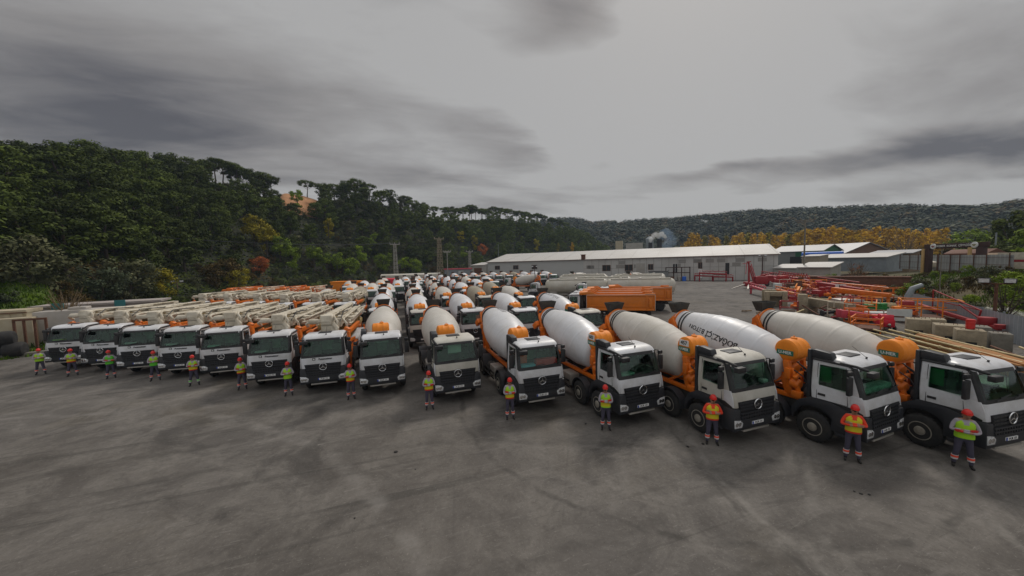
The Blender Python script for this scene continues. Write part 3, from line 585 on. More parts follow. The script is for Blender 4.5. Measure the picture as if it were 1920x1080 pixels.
# ------------------------------------------------------------------ pump trucks
LONG = ('deck','rear_outrigger','boom_section','hydraulic_cylinder','boom_cradle','delivery_pipe','boom_fitting','hopper','outrigger')
def make_pump():
    root = thing('pump_truck', 'pump', 'concrete pump truck')
    cab = make_cab(root, False)
    make_chassis(root, (1.42, 2.95, 7.4, 8.7), 10.6)
    lg = MB(); lg.box(-.50, -.36, .018, .05, 1.83, 1.95); lg.box(-.47,-.39,.010,.02,1.86,1.92, 1); part('square_logo', lg, [INK, LETW], cab)
    text_part('maker_name', 'Putzmeister', .135, frame_mat((.12, .008, 1.875), (1,0,0), (0,.12,1)), INK, cab, .006)
    fr = MB()      # deck and orange outriggers
    fr.box(-1.02, 1.02, 4.6, 8.9, 1.15, 1.75); fr.box(-.6, .6, 1.75, 4.6, 1.12, 1.5)
    part('deck', fr, WHITE, root, bevel=.03)
    for sx in (-1, 1):
        b = MB(); b.beam((sx*.95, 1.9, 1.5), (sx*.98, 4.9, 1.6), .26, .34); b.box(sx*.80, sx*1.12, 1.68, 2.10, .75, 2.95); b.beam((sx*.5, 2.0, 2.2), (sx*1.02, 1.9, 3.15), .26, .3); b.beam((sx*.45, 1.8, 2.75), (sx*1.1, 1.75, 2.6), .2, .2); b.beam((sx*1.04, 2.0, 2.9), (sx*1.08, 5.5, 2.75), .2, .26)
        b.lathe([(0,.07),(1.1,.07)], (sx*.99, 1.80, 1.5), (0,0,1), 10); b.lathe([(0,.2),(.06,.2)], (sx*.96,1.9,.62), (0,0,1), 14); b.beam((sx*.92, 2.5, 2.2), (sx*.92, 4.6, 1.9), .14, .2)
        og = part('outrigger', b, ORANGE, root, bevel=.02)
        h = MB(); h.lathe([(0,.13),(.1,.13)], (sx*.85,1.72,2.5), (0,-1,0), 12); h.tube([(sx*.7,1.75,2.3),(sx*.8,1.66,2.7),(sx*.95,1.75,2.9)], .025, 6); part('hydraulic_hose', h, BLACKP, og)
    for sx in (-1, 1):
        b = MB(); b.beam((sx*.98, 6.9, 1.5), (sx*1.05, 8.9, 1.55), .2, .3); b.lathe([(0,.08),(1.3,.08)], (sx*1.0, 8.85, .7), (0,0,1), 10); part('rear_outrigger', b, ORANGE, root, bevel=.02)
    t = MB()       # turret rises just behind the cab; its pale block carries a dark line
    t.prism([(1.70,1.5),(3.0,1.5),(2.75,2.9),(2.55,3.55),(1.80,3.72),(1.72,3.3)], -.34, .34, 0); t.box(-.345, .345, 1.695, 1.71, 3.36, 3.39, 1)
    part('turret', t, [CREAM, INK], root, bevel=.03)
    # folded boom sections lying one over the other
    s = MB(); s.beam((-.06, 2.0, 3.74), (-.02, 9.5, 3.58), .46, .46, w2=.38, h2=.34); s.box(-.33, .22, 1.70, 2.15, 3.42, 3.94); s.lathe([(0,.10),(.05,.16),(.45,.16),(.5,.13),(.62,.13),(.66,.19),(1.1,.19),(1.15,.12)], (-.98,1.86,3.62), (1,0,0), 16); s.lathe([(0,.24),(.06,.26),(.62,.26),(.68,.2)], (-.38,1.95,3.72), (1,0,0), 18); b1 = part('boom_section', s, CREAM, root, bevel=.03)
    c = MB(); c.lathe([(0,.11),(2.3,.11),(2.32,.06),(3.6,.06)], (.36, 2.5, 3.2), (0,1,.09), 12); part('hydraulic_cylinder', c, CREAM, b1, 35)
    s = MB(); s.beam((.52, 2.2, 3.50), (.52, 9.2, 3.36), .32, .42, w2=.26, h2=.30); s.box(.38, .66, 2.0, 2.4, 3.2, 3.7); b2 = part('boom_section', s, CREAM, root, bevel=.02)
    c = MB(); c.lathe([(0,.09),(1.8,.09),(1.82,.05),(3.0,.05)], (.52, 3.4, 3.78), (0,1,-.02), 12); part('hydraulic_cylinder', c, CREAM, b2, 35)
    s = MB(); s.beam((.90, 2.8, 3.28), (.92, 8.8, 3.2), .24, .34, w2=.2, h2=.24); s.box(.78, 1.0, 8.4, 8.8, 3.0, 3.4); part('boom_section', s, CREAM, root, bevel=.02)
    s = MB(); s.beam((-.62, 2.6, 3.12), (-.60, 8.9, 3.05), .24, .32, w2=.2, h2=.24); s.beam((-.62, 3.0, 2.6), (-.58, 8.2, 2.55), .3, .36); part('boom_section', s, OCHRE, root, bevel=.02)
    s = MB(); s.beam((.3, 3.0, 2.7), (.3, 8.6, 2.7), .4, .4); s.beam((.85, 3.2, 2.5), (.85, 8.4, 2.5), .24, .3); s.box(-.5, .5, 8.1, 8.7, 1.7, 3.0)
    for y in (3.4, 4.6, 5.8, 7.0): s.box(-.75, 1.0, y-.05, y+.05, 2.35, 3.1)
    part('boom_cradle', s, OCHRE, root, bevel=.02)
    d = MB()
    for x, z, y0, y1 in ((-.36,3.62,2.2,9.3),(.24,3.86,2.6,9.0),(.74,3.62,2.3,9.1),(1.06,3.44,3.0,8.7),(-.80,3.24,2.8,8.7)):
        d.tube([(x,y0,z),(x,y1,z-.12)], .06, 8)
        for k in range(5): y = y0+.3+k*(y1-y0-.6)/4; d.lathe([(0,.085),(.1,.085)], (x, y, z-.12*(y-y0)/(y1-y0)), (0,1,0), 10)
    d.tube([(-.36,2.2,3.62),(-.42,1.95,3.62),(-.62,1.85,3.60),(-1.02,1.85,3.57),(-1.10,1.9,3.5),(-1.10,2.2,3.3)], .075, 10)
    d.tube([(.24,2.6,3.86),(.24,2.2,3.9),(.36,1.8,3.8),(.52,1.7,3.55),(.45,1.65,3.2)], .07, 10)
    d.tube([(.74,2.3,3.62),(.82,1.95,3.58),(.95,1.95,3.4),(.95,2.1,3.1)], .07, 10)
    part('delivery_pipe', d, CREAM, root, 40)
    rs_ = random.getstate(); random.seed(77); g = MB()
    for _ in range(46):
        y = random.uniform(2.0, 8.8); x = random.choice((-.36,-.2,.1,.3,.52,.7,.9,1.0)); z = 3.86-.03*y+random.uniform(-.25,.12)-abs(x-.1)*.35
        if random.random() < .5: g.box(x-.07,x+random.uniform(.05,.16),y,y+random.uniform(.1,.5),z,z+random.uniform(.06,.2), random.choice((0,0,1,2)))
        else: g.tube([(x,y,z),(x+random.uniform(-.25,.25),y+random.uniform(.3,1.1),z+random.uniform(-.1,.15))], random.uniform(.03,.06), 6, random.choice((0,0,2)))
    for x in (-.3, .62): g.tube([(x,1.9,3.55),(x+.1,2.4,3.95),(x-.05,3.2,3.9),(x,4.6,3.8)], .03, 6, 1)
    part('boom_fitting', g, [CREAM, BLACKP, OCHRE], root, 40); random.setstate(rs_)
    w = MB(); w.prism([(1.62,2.95),(1.72,3.40),(1.78,3.40),(1.78,2.9)], .18, .58, 0); w.tube([(.3,1.64,3.5),(.5,1.6,3.2),(.42,1.62,2.95)], .12, 10); part('boom_elbow', w, CREAM, root, 40)
    hp = MB(); hp.prism([(8.9,1.9),(9.7,2.1),(9.7,1.6),(9.4,.9),(9.0,.9)], -.75, .75, 0); part('hopper', hp, ORANGE, root)
    for c in root.children_recursive:
        if c.name.split('.')[0] in LONG and c.data.users == 1:
            for v in c.data.vertices: v.co.y = v.co.y if v.co.y < 2 else 2+(v.co.y-2)*1.24
    
    for sx in (-1, 1): f = MB(); f.box(sx*.55, sx*1.04, 3.85, 4.55, .55, 1.12); part('fuel_tank', f, ALU, root, bevel=.05)
    return root
pump = make_pump()
P1 = [(-23.05,34.94,-6.48),(-19.89,33.06,-6.11),(-16.63,30.76,-3.09),(-13.52,28.86,-4.6),(-10.49,26.99,-.06),(-6.97,23.75,-3.45),(-3.85,21.75,-1.59)]
pn = ['leftmost of the seven in front, by the white tank','second from the left end of the front row','third from the left end of the front row','fourth, in the middle of the front pump trucks','fifth from the left end of the front row','sixth in front, next but one to the mixers','seventh in front, right beside the first mixer']
pumps = []
for i, (x, y, a) in enumerate(P1):
    o = pump if i == 0 else tree_copy(pump); put(o, x*K, y*K, R(a), 0, 'pump truck with folded cream boom, '+pn[i], 'pump trucks of the front row'); pumps.append(o)
P2 = [(-4.7,38.8),(-7.9,40.6),(-11.2,41.8),(-14.8,45.5),(-18.4,47.6),(-21.8,50)]
for i, (x, y) in enumerate(P2):
    o = tree_copy(pump, None, LOD2); put(o, x, y, R(-2-i*1.2), 0, ['pump truck with cream boom nearest the mixers in the second pump row','second pump truck of the second row counted from the mixers','third pump truck of the second row counted from the mixers','fourth pump truck of the second row counted from the mixers','fifth pump truck of the second row, by orange booms','outermost pump truck of the second row, nearest the hill'][i], 'pump trucks of the second row')
for i, (x, y) in enumerate([(-11.8,56),(-15.6,58.5),(-19.6,60.5),(-23.8,63)]):
    o = tree_copy(pump, None, LOD2); put(o, x, y, R(-6-i), 0, 'orange boomed pump truck in the third row at the foot of the hill', 'orange boomed pump trucks at the hill foot')
    for nm in ('boom_section','delivery_pipe','boom_cradle','turret'):
        for q in sub(o, nm):
            if nm != 'delivery_pipe' or i % 2: paint(q, ORANGE)
GREENREF = mat('lime_card', (.3, .4, .03), .8)
for i, o in enumerate(pumps[:6]):
    inside(o, 'dash_card', [GREENREF, PAPER, PAPER, PAPER, FOIL, PAPER][i], ['lime card at the windscreen of the leftmost pump truck','white card at the windscreen of the second pump truck','white card at the windscreen of the third pump truck','white card at the windscreen of the fourth pump truck','pale green card at the windscreen of the fifth pump truck','white card at the windscreen of the sixth pump truck'][i], (-.75,-.15,.18,.42,2.05,2.17))

# ------------------------------------------------------------------ people
SKIN = mat('skin', (.36, .19, .12), .6, var=.08); HELM = mat('red_helmet', (.62, .018, .012), .3, var=.05)
NAVY = mat('navy_trousers', (.055, .050, .078), .85, var=.15, scale=12); BOOT = mat('black_boot', (.02, .018, .016), .7, var=.2)
SHG = mat('grey_shirt', (.34, .31, .35), .85, var=.1, scale=10); SHO = mat('orange_red_shirt', (.72, .055, .02), .85, var=.1, scale=10)
LIMEV = mat('lime_vest', (.34, .62, .02), .8, var=.08, scale=8); GREENV = mat('green_vest', (.10, .52, .03), .8, var=.08, scale=8); YELV = mat('yellow_vest', (.62, .52, .015), .8, var=.08, scale=8)
REDV = mat('red_vest_hem', (.60, .03, .012), .8, var=.08); BAND = mat('orange_red_band', (.80, .07, .03), .7, var=.05); SILV = mat('silver_band', (.55, .53, .52), .4, var=.05); GBAND = mat('green_band', (.12, .55, .06), .7); HAIR = mat('dark_hair', (.015, .011, .009), .8)
GLOVE = mat('red_glove', (.55, .03, .02), .8)

def skin_mesh(chains, name, level=2):
    vs = []; es = []; rr = []; idx = {}
    for ch in chains:
        prev = None
        for p, r in ch:
            k = tuple(round(q, 4) for q in p)
            if k not in idx: idx[k] = len(vs); vs.append(p); rr.append(r if isinstance(r, tuple) else (r, r))
            if prev is not None and prev != idx[k]: es.append((prev, idx[k]))
            prev = idx[k]
    me = bpy.data.meshes.new(name); me.from_pydata(vs, es, []); o = bpy.data.objects.new(name, me); COL.objects.link(o)
    sk = o.modifiers.new('s', 'SKIN'); ss = o.modifiers.new('u', 'SUBSURF'); ss.levels = level; ss.render_levels = level
    if not me.skin_vertices: me.attributes  # layer is created with the modifier
    lay = me.skin_vertices[0].data if me.skin_vertices else None
    if lay is None:
        bm = bmesh.new(); bm.from_mesh(me); bm.verts.layers.skin.verify(); bm.to_mesh(me); bm.free(); lay = me.skin_vertices[0].data
    for i, d in enumerate(lay): d.radius = rr[i]; d.use_root = (i == 0)
    dg = bpy.context.evaluated_depsgraph_get(); out = bpy.data.meshes.new_from_object(o.evaluated_get(dg)); bpy.data.objects.remove(o)
    out.name = name; return out
def ell(mb, c, rx, ry, rz, n=10, m=16, zmin=-1., mi=0):
    vs = []; fs = []
    for i in range(n+1):
        t = zmin+(1-zmin)*i/n; a = math.asin(max(-1, min(1, t)))
        for k in range(m): b = 2*PI*k/m; vs.append((c[0]+rx*math.cos(a)*math.cos(b), c[1]+ry*math.cos(a)*math.sin(b), c[2]+rz*math.sin(a)))
    for i in range(n):
        for k in range(m): fs.append((i*m+k, i*m+(k+1) % m, (i+1)*m+(k+1) % m, (i+1)*m+k))
    mb.add(vs, fs, mi)
def make_person(stance, tx=0., ty=0., az_=0., wide=0.):
    root = thing('person', 'person', 'person')
    a = stance
    hp = (0,0,.94); ch = (0,-.005,1.30)
    chains = [[(hp, (.15,.12)), ((0,-.01,1.10), (.15,.115)), (ch, (.17,.125)), ((0,.0,1.43), (.12,.09)), ((0,-.01,1.50), .055), ((tx*.5,-.025+ty*.5,1.575), (.075,.085)), ((tx,-.03+ty,1.64), (.082,.095)), ((tx,-.02+ty,1.69), (.07,.08))],
      [((tx*.5,-.025+ty*.5,1.575), (.075,.085)), ((tx*.6,-.115+ty*.6,1.60), .016)]]
    for s in (-1, 1):
        chains.append([((0,.0,1.43), (.12,.09)), ((s*.16,.0,1.415), .075), ((s*.225,-.01,1.33), .062), ((s*(.265+wide),-.06,1.15+az_*.6), .05)])
        e = (s*(.265+wide),-.06,1.15+az_*.6); wz = az_+(1.17 if s < 0 else 1.215); wy = -.215 if s < 0 else -.185
        chains.append([(e, .05), ((s*.17, wy+.03, wz-.01), .045), ((-s*.03, wy, wz), .034), ((-s*.09, wy+.005, wz+.01), (.038,.022))])
        chains.append([(hp, (.15,.12)), ((s*.10,0,.86), (.10,.10)), ((s*(.11+.03*a),-.02,.50), .074), ((s*(.115+.06*a),.01,.30), .066), ((s*(.12+.07*a),.015,.10), .05), ((s*(.12+.07*a),.02,.045), .045), ((s*(.145+.08*a),-.15,.04), (.045,.035))])
    me = skin_mesh(chains, 'body', 2)
    me.materials.clear()
    for m in (SHG, NAVY, SKIN, BOOT): me.materials.append(m)
    for p in me.polygons:
        c = p.center; p.use_smooth = True
        if c.z < .115: p.material_index = 3
        elif c.z < .97: p.material_index = 1
        elif c.z > 1.485: p.material_index = 2
        elif abs(c.x) < .115 and c.y < -.155 and c.z < 1.28 and abs(c.x) > .055: p.material_index = 2
        else: p.material_index = 0
    body = obj('body', me, root)
    # hands with five separate fingers lying on the opposite upper arm
    for s in (-1, 1):
        wz = az_+(1.17 if s < 0 else 1.215); wy = -.215 if s < 0 else -.185; h = MB(); x0 = -s*.09
        h.tube([(x0+s*.01,wy,wz+.005),(x0-s*.035,wy+.005,wz+.012),(x0-s*.075,wy+.012,wz+.016)], [.034,.040,.034], 8)
        for k, ln in enumerate((.055,.07,.075,.06)):
            zz = wz-.022+k*.021; h.tube([(x0-s*.07,wy+.008,zz),(x0-s*(.07+ln*.55),wy+.012,zz+.004),(x0-s*(.07+ln*.95),wy+.045,zz+.004)], [.0105,.010,.008], 6)
        h.tube([(x0-s*.02,wy-.012,wz+.03),(x0-s*.05,wy-.022,wz+.055),(x0-s*.08,wy-.012,wz+.062)], [.013,.011,.009], 6)
        part('hand', h, SKIN, root, 60)
    h = MB(); ell(h, (0,-.02,1.685), .112, .132, .140, 8, 20, 0.0); h.v = [(x+tx, y+ty, z) for x, y, z in h.v]; part('helmet', h, HELM, root, 60)
    b = MB(); b.lathe([(0,.108),(.0,.120),(.015,.120),(.015,.108)], (0,-.02,1.672), (0,0,1), 20); b.prism([(-.09,-.12),(-.05,-.19),(.05,-.19),(.09,-.12)], 1.672, 1.684, 2); b.v = [(x+tx, y+ty, z) for x, y, z in b.v]; part('helmet_brim', b, HELM, next(sub(root, 'helmet')), 40)
    f = MB(); ell(f, (-.032,-.108,1.628), .011, .006, .007, 4, 8); ell(f, (.032,-.108,1.628), .011, .006, .007, 4, 8); f.box(-.03,.03,-.112,-.10,1.562,1.568); ell(f, (0,.03,1.61), .078, .06, .06, 6, 12); f.v = [(x+tx*.8, y+ty*.8, z) for x, y, z in f.v]; part('hair', f, HAIR, root, 60)
    f = MB()
    for s in (-1, 1): ell(f, (s*.086,-.01,1.612), .012, .022, .032, 6, 8)
    f.v = [(x+tx*.8, y+ty*.8, z) for x, y, z in f.v]; part('ear', f, SKIN, root, 60)
    # vest: a shell round the torso with a V neck, lower band and hem as other slots
    v = MB(); rg = [(.93,.205,.155),(.985,.207,.157),(1.06,.20,.155),(1.16,.198,.155),(1.26,.207,.162),(1.35,.205,.155),(1.42,.175,.125),(1.455,.12,.095),(1.475,.085,.075)]; n = 28; vs = []
    for z, rx, ry in rg: vs += [(rx*math.copysign(abs(math.cos(2*PI*k/n))**.85, math.cos(2*PI*k/n)), -.008+ry*math.copysign(abs(math.sin(2*PI*k/n))**.85, math.sin(2*PI*k/n)), z) for k in range(n)]
    for i in range(len(rg)-1):
        for k in range(n):
            q = [i*n+k, i*n+(k+1) % n, (i+1)*n+(k+1) % n, (i+1)*n+k]; cx = sum(vs[j][0] for j in q)/4; cy = sum(vs[j][1] for j in q)/4; cz = sum(vs[j][2] for j in q)/4
            if cy < -.06 and abs(cx) < (cz-1.22)*.32: m_ = 3
            else: m_ = 2 if i == 0 else (1 if i in (1,2) else 0)
            v.f.append(q); v.m.append(m_)
    v.v = vs; part('vest', v, [LIMEV, LIMEV, LIMEV, SHG], root, 60)
    for s in (-1, 1):
        t = MB(); x = s*(.115+.065*a); t.lathe([(0,.062),(0,.075),(.05,.078),(.05,.062)], (x,.013,.215), (0,0,1), 16); t.lathe([(0,.062),(0,.079),(.06,.08),(.06,.062)], (x-s*.004,.012,.266), (0,0,1), 16, 1); t.lathe([(0,.062),(0,.0785),(.018,.079),(.018,.062)], (x-s*.006,.012,.327), (0,0,1), 16)
        part('trouser_band', t, [SILV, BAND], root, 40)
    return root
PPL = [(-22.71,32.47),(-20.19,31.03),(-17.23,29.23),(-14.1,27.41),(-11.21,25.21),(-8.2,23.25),(-5.42,21.07),(-2.23,19.25),(1.37,16.4),(4.5,14.01),(7.7,11.7),(10.55,9.36),(13.75,6.95),(16.38,5.55)]
# shirt, vest, lower band, hem, trouser band, label
V = [('g',LIMEV,LIMEV,LIMEV,BAND,'leftmost worker with red helmet, plain lime vest, beside the left end pump truck'),
 ('g',LIMEV,YELV,REDV,BAND,'worker in lime vest with red hem, second from the left end'),
 ('g',GREENV,GREENV,GREENV,BAND,'worker in a deep green vest and red helmet, third from the left end'),
 ('g',LIMEV,GREENV,GREENV,BAND,'worker in lime vest with green lower half, fourth from the left end'),
 ('g',LIMEV,YELV,REDV,GBAND,'worker in lime vest with green bands round his trouser legs'),
 ('g',LIMEV,YELV,REDV,BAND,'worker in lime vest with red hem standing between fifth and sixth pump trucks'),
 ('g',LIMEV,LIMEV,LIMEV,BAND,'worker in plain lime vest before the sixth and seventh pump trucks'),
 ('g',LIMEV,YELV,REDV,BAND,'worker in lime vest with red hem between the last pump truck and the first mixer'),
 ('g',LIMEV,YELV,REDV,BAND,'worker in lime vest with red hem by the left front of the second mixer'),
 ('g',LIMEV,YELV,REDV,BAND,'worker in lime vest with red hem before the mixer with the red dashboard cloth'),
 ('g',LIMEV,YELV,LIMEV,BAND,'worker in lime vest and grey sleeves before the mixer numbered 683'),
 ('o',YELV,YELV,REDV,BAND,'worker in orange short sleeved shirt and yellow vest before the mixer numbered 457'),
 ('o',YELV,YELV,REDV,BAND,'worker in long orange-red sleeves and yellow vest before the lettered mixer'),
 ('g',LIMEV,LIMEV,LIMEV,BAND,'worker in lime vest and grey sleeves, rightmost of the row')]
PR = [make_person(1.0), make_person(.35, .012, -.02, .01), make_person(.75, -.018, -.035, -.02, .02), make_person(.55, .02, .0, .03, .035), make_person(1.15, 0, -.03, .015, .01)]; used = set()
for i, ((x, y), (sh, v0, v1, v2, tb, lb)) in enumerate(zip(PPL, V)):
    k_ = [0,4,2,0,4,2,3,1,1,1,1,3,3,2][i]; o = PR[k_] if k_ not in used else tree_copy(PR[k_]); used.add(k_)
    put(o, x, y, -math.atan2(x, y)*.85+R(random.uniform(-6, 6)), 0, lb, 'workers standing before the trucks')
    h = [.97,1.0,1.0,1.02,1.0,1.0,1.0,1.0,1.0,1.0,1.0,1.0,1.03,1.02][i]; w = [.96,.97,.96,.98,.96,.96,.93,.97,.95,.92,.93,.98,.98,1.0][i]; o.scale = (w, w, h)
    if i % 3 == 1: o.scale.x *= -1
    S_ = SHG if sh == 'g' else SHO
    for q in sub(o, 'body'): paint(q, S_, 0)
    for q in sub(o, 'vest'): paint(q, v0, 0); paint(q, v1, 1); paint(q, v2, 2); paint(q, S_, 3)
    for q in sub(o, 'trouser_band'): paint(q, tb, 1)
    if i in (2, 4, 5, 7, 8, 13):
        for q in sub(o, 'hand'): paint(q, GLOVE)

# ------------------------------------------------------------------ tippers and tankers parked crosswise
def make_tipper():
    root = thing('tipper_truck', 't', 'tipper truck'); make_cab(root, False); make_chassis(root, (1.42, 2.95, 6.5, 7.8), 8.9)
    b = MB()
    y0, y1, zb, zt = 2.25, 9.2, 1.35, 3.0
    for sx in (-1, 1):
        b.box(sx*1.10, sx*1.20, y0, y1, zb, zt)
        b.box(sx*1.12, sx*1.28, y0, y1, zt-.14, zt+.02); b.box(sx*1.12, sx*1.27, y0, y1, zb, zb+.16); b.box(sx*1.12, sx*1.25, y0+.4, y1-.9, zb+.40, zb+.48)
        for y in (y0, y1-.14, y1-.9): b.box(sx*1.12, sx*1.275, y, y+.14, zb, zt)
        b.prism([(y0-.75,zt+.02),(y0-.75,zt+.25),(y0+.5,zt+.36),(y0+1.1,zt+.02)], sx*1.13, sx*1.26, 0)
        b.box(sx*1.10, sx*1.27, y1-1.0, y1, zt+.02, zt+.16)
        b.box(sx*1.22, sx*1.29, y1-.62, y1-.34, zb+.3, zt-.4)
    b.box(-1.12, 1.12, y0, y1, zb, zb+.1); b.box(-1.12, 1.12, y0, y0+.1, zb, zt+.3); b.box(-1.12, 1.12, y0-.75, y0+.1, zt+.2, zt+.28); b.box(-1.12, 1.12, y1-.1, y1, zb, zt)
    part('tipper_body', b, DORANGE, root, bevel=.015)
    p = MB(); e = [(y0+.02,zt+.02,y1,zt+.03)]
    for sx in (-1, 1): p.box(sx*1.282, sx*1.288, y0, y1, zt-.02, zt+.02); p.box(sx*1.279, sx*1.284, y1-.03, y1, zb, zt); p.box(sx*1.279, sx*1.284, y0, y0+.03, zb, zt-.03)
    part('edge_stripe', p, PAPER, next(sub(root, 'tipper_body')))
    for sx in (-1, 1):
        for y in (2.95, 6.5, 7.8):
            f = MB(); a = [PI*k/12 for k in range(13)]; f.prism([(y+.62*math.cos(q), .56+.62*math.sin(q)) for q in a]+[(y+.66*math.cos(q), .56+.66*math.sin(q)) for q in reversed(a)], sx*.65, sx*1.13, 0); part('fender', f, DGREY, root, 40)
    g = MB(); g.box(-.9, .9, 1.66, 1.9, 1.3, 2.9); part('lifting_ram', g, CHASSIS, root, bevel=.03)
    return root
D = Vector((math.sin(R(122.8)), -math.cos(R(122.8))*-1, 0)); along = Vector((.84,-.54)); acr = Vector((.54,.84))
tip = make_tipper(); base = Vector((18.9, 37.6))*.925+acr*1.2+along*.35
for i, (da, dc, lb) in enumerate([(0,0,'nearest orange tipper truck seen side-on with a white cab'),(.2,3.1,'second orange tipper truck, its rim showing above the nearest one'),(.6,6.3,'third orange tipper truck with the highest rim, behind the other two'),(3.3,9.4,'orange tipper truck whose tail and rear wheel stick out at the right of the others')]):
    o = tip if i == 0 else tree_copy(tip, None, LOD2); q = base+along*da+acr*dc; put(o, q.x, q.y, SIDE, 0, lb, 'orange tipper trucks parked crosswise')
def make_tanker():
    root = thing('tanker_trailer', 't', 'tanker')
    t = MB(); L = 10.5
    t.lathe([(0,.3),(.06,.75),(.25,1.05),(.5,1.18),(3.4,1.2),(3.42,1.23),(3.5,1.23),(3.52,1.2),(6.9,1.2),(6.92,1.23),(7.0,1.23),(7.02,1.2),(L-.6,1.2),(L-.3,1.05),(L-.08,.75),(L,.3)], (0,0,2.42), (0,1,0), 36)
    tk = part('tank', t, TANKC, root, 40)
    c = MB(); c.box(-.45,.45,.7,L-.7,3.60,3.64)
    for sx in (-1, 1): c.beam((sx*.62,.7,3.52),(sx*.62,L-.7,3.52),.07,.14)
    for y in (2.2,5.2,8.2): c.lathe([(0,.28),(.12,.28),(.16,.2)], (0,y,3.6), (0,0,1), 16)
    part('catwalk', c, TANKC, tk, 40)
    f = MB()
    for sx in (-1, 1): f.box(sx*.35, sx*.5, .3, L-.2, 1.0, 1.25); f.prism([(.8,1.1),(2.2,1.1),(1.8,2.2),(1.0,2.0)], sx*.75, sx*.9, 0); f.prism([(6.4,1.1),(9.6,1.1),(9.2,1.9),(6.8,1.9)], sx*.75, sx*.9, 0); f.beam((sx*1.0,2.4,.7),(sx*1.0,6.2,.7),.05,.3); f.box(sx*.5, sx*.62, 1.4, 1.6, 0, 1.1)
    f.tube([(-1.05,6.4,1.45),(-1.05,9.8,1.45)], .1, 8)
    part('trailer_frame', f, ALU, root)
    for y in (6.9, 8.1, 9.3): wheel_parts(root, y, True)
    l = MB()
    for x in (-.2,.2): l.tube([(x,L+.05,1.2),(x,L-.02,3.5),(x,L-.5,4.0)], .03, 6)
    for k in range(7): l.tube([(-.2,L+.03,1.4+k*.32),(.2,L+.03,1.4+k*.32)], .02, 5)
    part('ladder', l, ALU, root); return root
def make_tractor():
    root = thing('tractor_unit', 't', 'truck tractor'); make_cab(root, True); make_chassis(root, (1.42, 4.6), 5.6)
    f = MB()
    f.box(-.9,.9,1.62,1.75,1.0,3.0); part('wind_deflector', f, WHITE, root, bevel=.02)
    for sx in (-1, 1): f = MB(); f.box(sx*.55,sx*1.05,2.2,3.6,.5,1.1); part('fuel_tank', f, ALU, root, bevel=.04)
    return root
tan = make_tanker(); trac = make_tractor()
q = atg(992, 62.5); put(trac, q.x, q.y, SIDE, 0, 'white tractor unit before the stained cream tanker, cab facing left', 'tractor units')
def trail(i, px, Dd, lab):
    o = tan if i == 0 else tree_copy(tan, None, LOD2); q = atg(px, Dd); return put(o, q.x, q.y, SIDE, 0, lab, 'cream tanker trailers')
trail(0, 1022, 61.5, 'stained cream tanker trailer with brown marks at its belly, left of the tipper cabs')
trail(1, 1075, 68, 'cream tanker trailer behind the tipper cabs, between two other tankers')
trail(2, 1137, 60.5, 'cream tanker trailer with a brown streaked side directly above the orange tippers')
trail(3, 1048, 79, 'low cream tanker top, left one of the farther tanker row'); trail(4, 1052, 85, 'cream tanker top behind the left farther tanker'); trail(5, 1142, 74, 'low cream tanker top, right one of the farther tanker row'); trail(6, 1150, 80, 'cream tanker top behind the right farther tanker')
o = tree_copy(trac, None, LOD2); q = atg(1078, 57); put(o, q.x, q.y, SIDE, 0, 'white tractor unit with high roof just left above the tipper cabs', 'tractor units')
for px, Dd, l in ((1122, 92, 'orange framed mixer rear standing between the two farther tanker groups'), (1228, 86, 'orange framed mixer rear at the right end of the farther tankers')):
    o = tree_copy(mixer, None, LOD3); q = atg(px, Dd); put(o, q.x, q.y, R(100), 0, l, 'mixer trucks parked crosswise')

# ------------------------------------------------------------------ warehouse
WC = Vector((100.8, 69.1, 0)); WU = Vector((-.695, .719, 0)).normalized(); WN = Vector((-WU.y, WU.x, 0))*-1
if WN.dot(Vector((1,1,0))) < 0: WN = -WN
def wallu(px):
    v = azi(px); A = Vector((WC.x, WC.y)); det = v.x*(-WU.y)-v.y*(-WU.x)
    return ((v.y*A.x-v.x*A.y))/(v.x*WU.y-v.y*WU.x)
WL = wallu(914); WM = Matrix.Identity(4)
for i in range(3): WM[i][0] = WU[i]; WM[i][1] = WN[i]; WM[i][3] = WC[i]
wh = thing('warehouse', 'long grey warehouse with a low white sheet roof behind the parked trucks', 'warehouse', WC, math.atan2(WU.y, WU.x)); WDEP = 34.; EH = 7.15; RH = 10.4
# local frame of the empty: x along the wall to the picture left, y towards the camera -> inward is -y when the frame is right handed
inn = -1 if (Matrix.Rotation(math.atan2(WU.y, WU.x), 3, 'Z') @ Vector((0,1,0))).dot(WN) < 0 else 1
umid = wallu(1094)
w = MB(); w.prism([(0,0),(0,EH),(inn*WDEP/2,RH-.1),(inn*WDEP,EH),(inn*WDEP,0)], 0, umid, 0); part('wall', w, WALLW, wh)
w = MB(); w.prism([(inn*.03,0),(inn*.03,EH),(inn*WDEP/2,RH-.1),(inn*WDEP,EH),(inn*WDEP,0)], umid+.002, WL, 0); part('wall', w, WALLP, wh)
r = MB()
for a, b in (((-inn*.45,EH-.06),(inn*WDEP/2,RH)),((inn*(WDEP+.45),EH-.06),(inn*WDEP/2,RH))):
    r.prism([(a[0],a[1]),(b[0],b[1]),(b[0],b[1]+.14),(a[0],a[1]+.14)], -.5, WL+.5, 0)
for k in range(13):
    x = WL*k/12; r.prism([(-inn*.46,EH+.08),(inn*WDEP/2,RH+.145),(inn*WDEP/2,RH+.20),(-inn*.46,EH+.135)], x-.05, x+.05, 0)
rf = part('roof', r, ROOFW, wh)
e = MB(); e.box(-.5, WL+.5, -inn*.46 if inn > 0 else .40, -inn*.40 if inn > 0 else .46, EH-.14, EH+.0); part('eave_trim', e, BROWNF, rf)
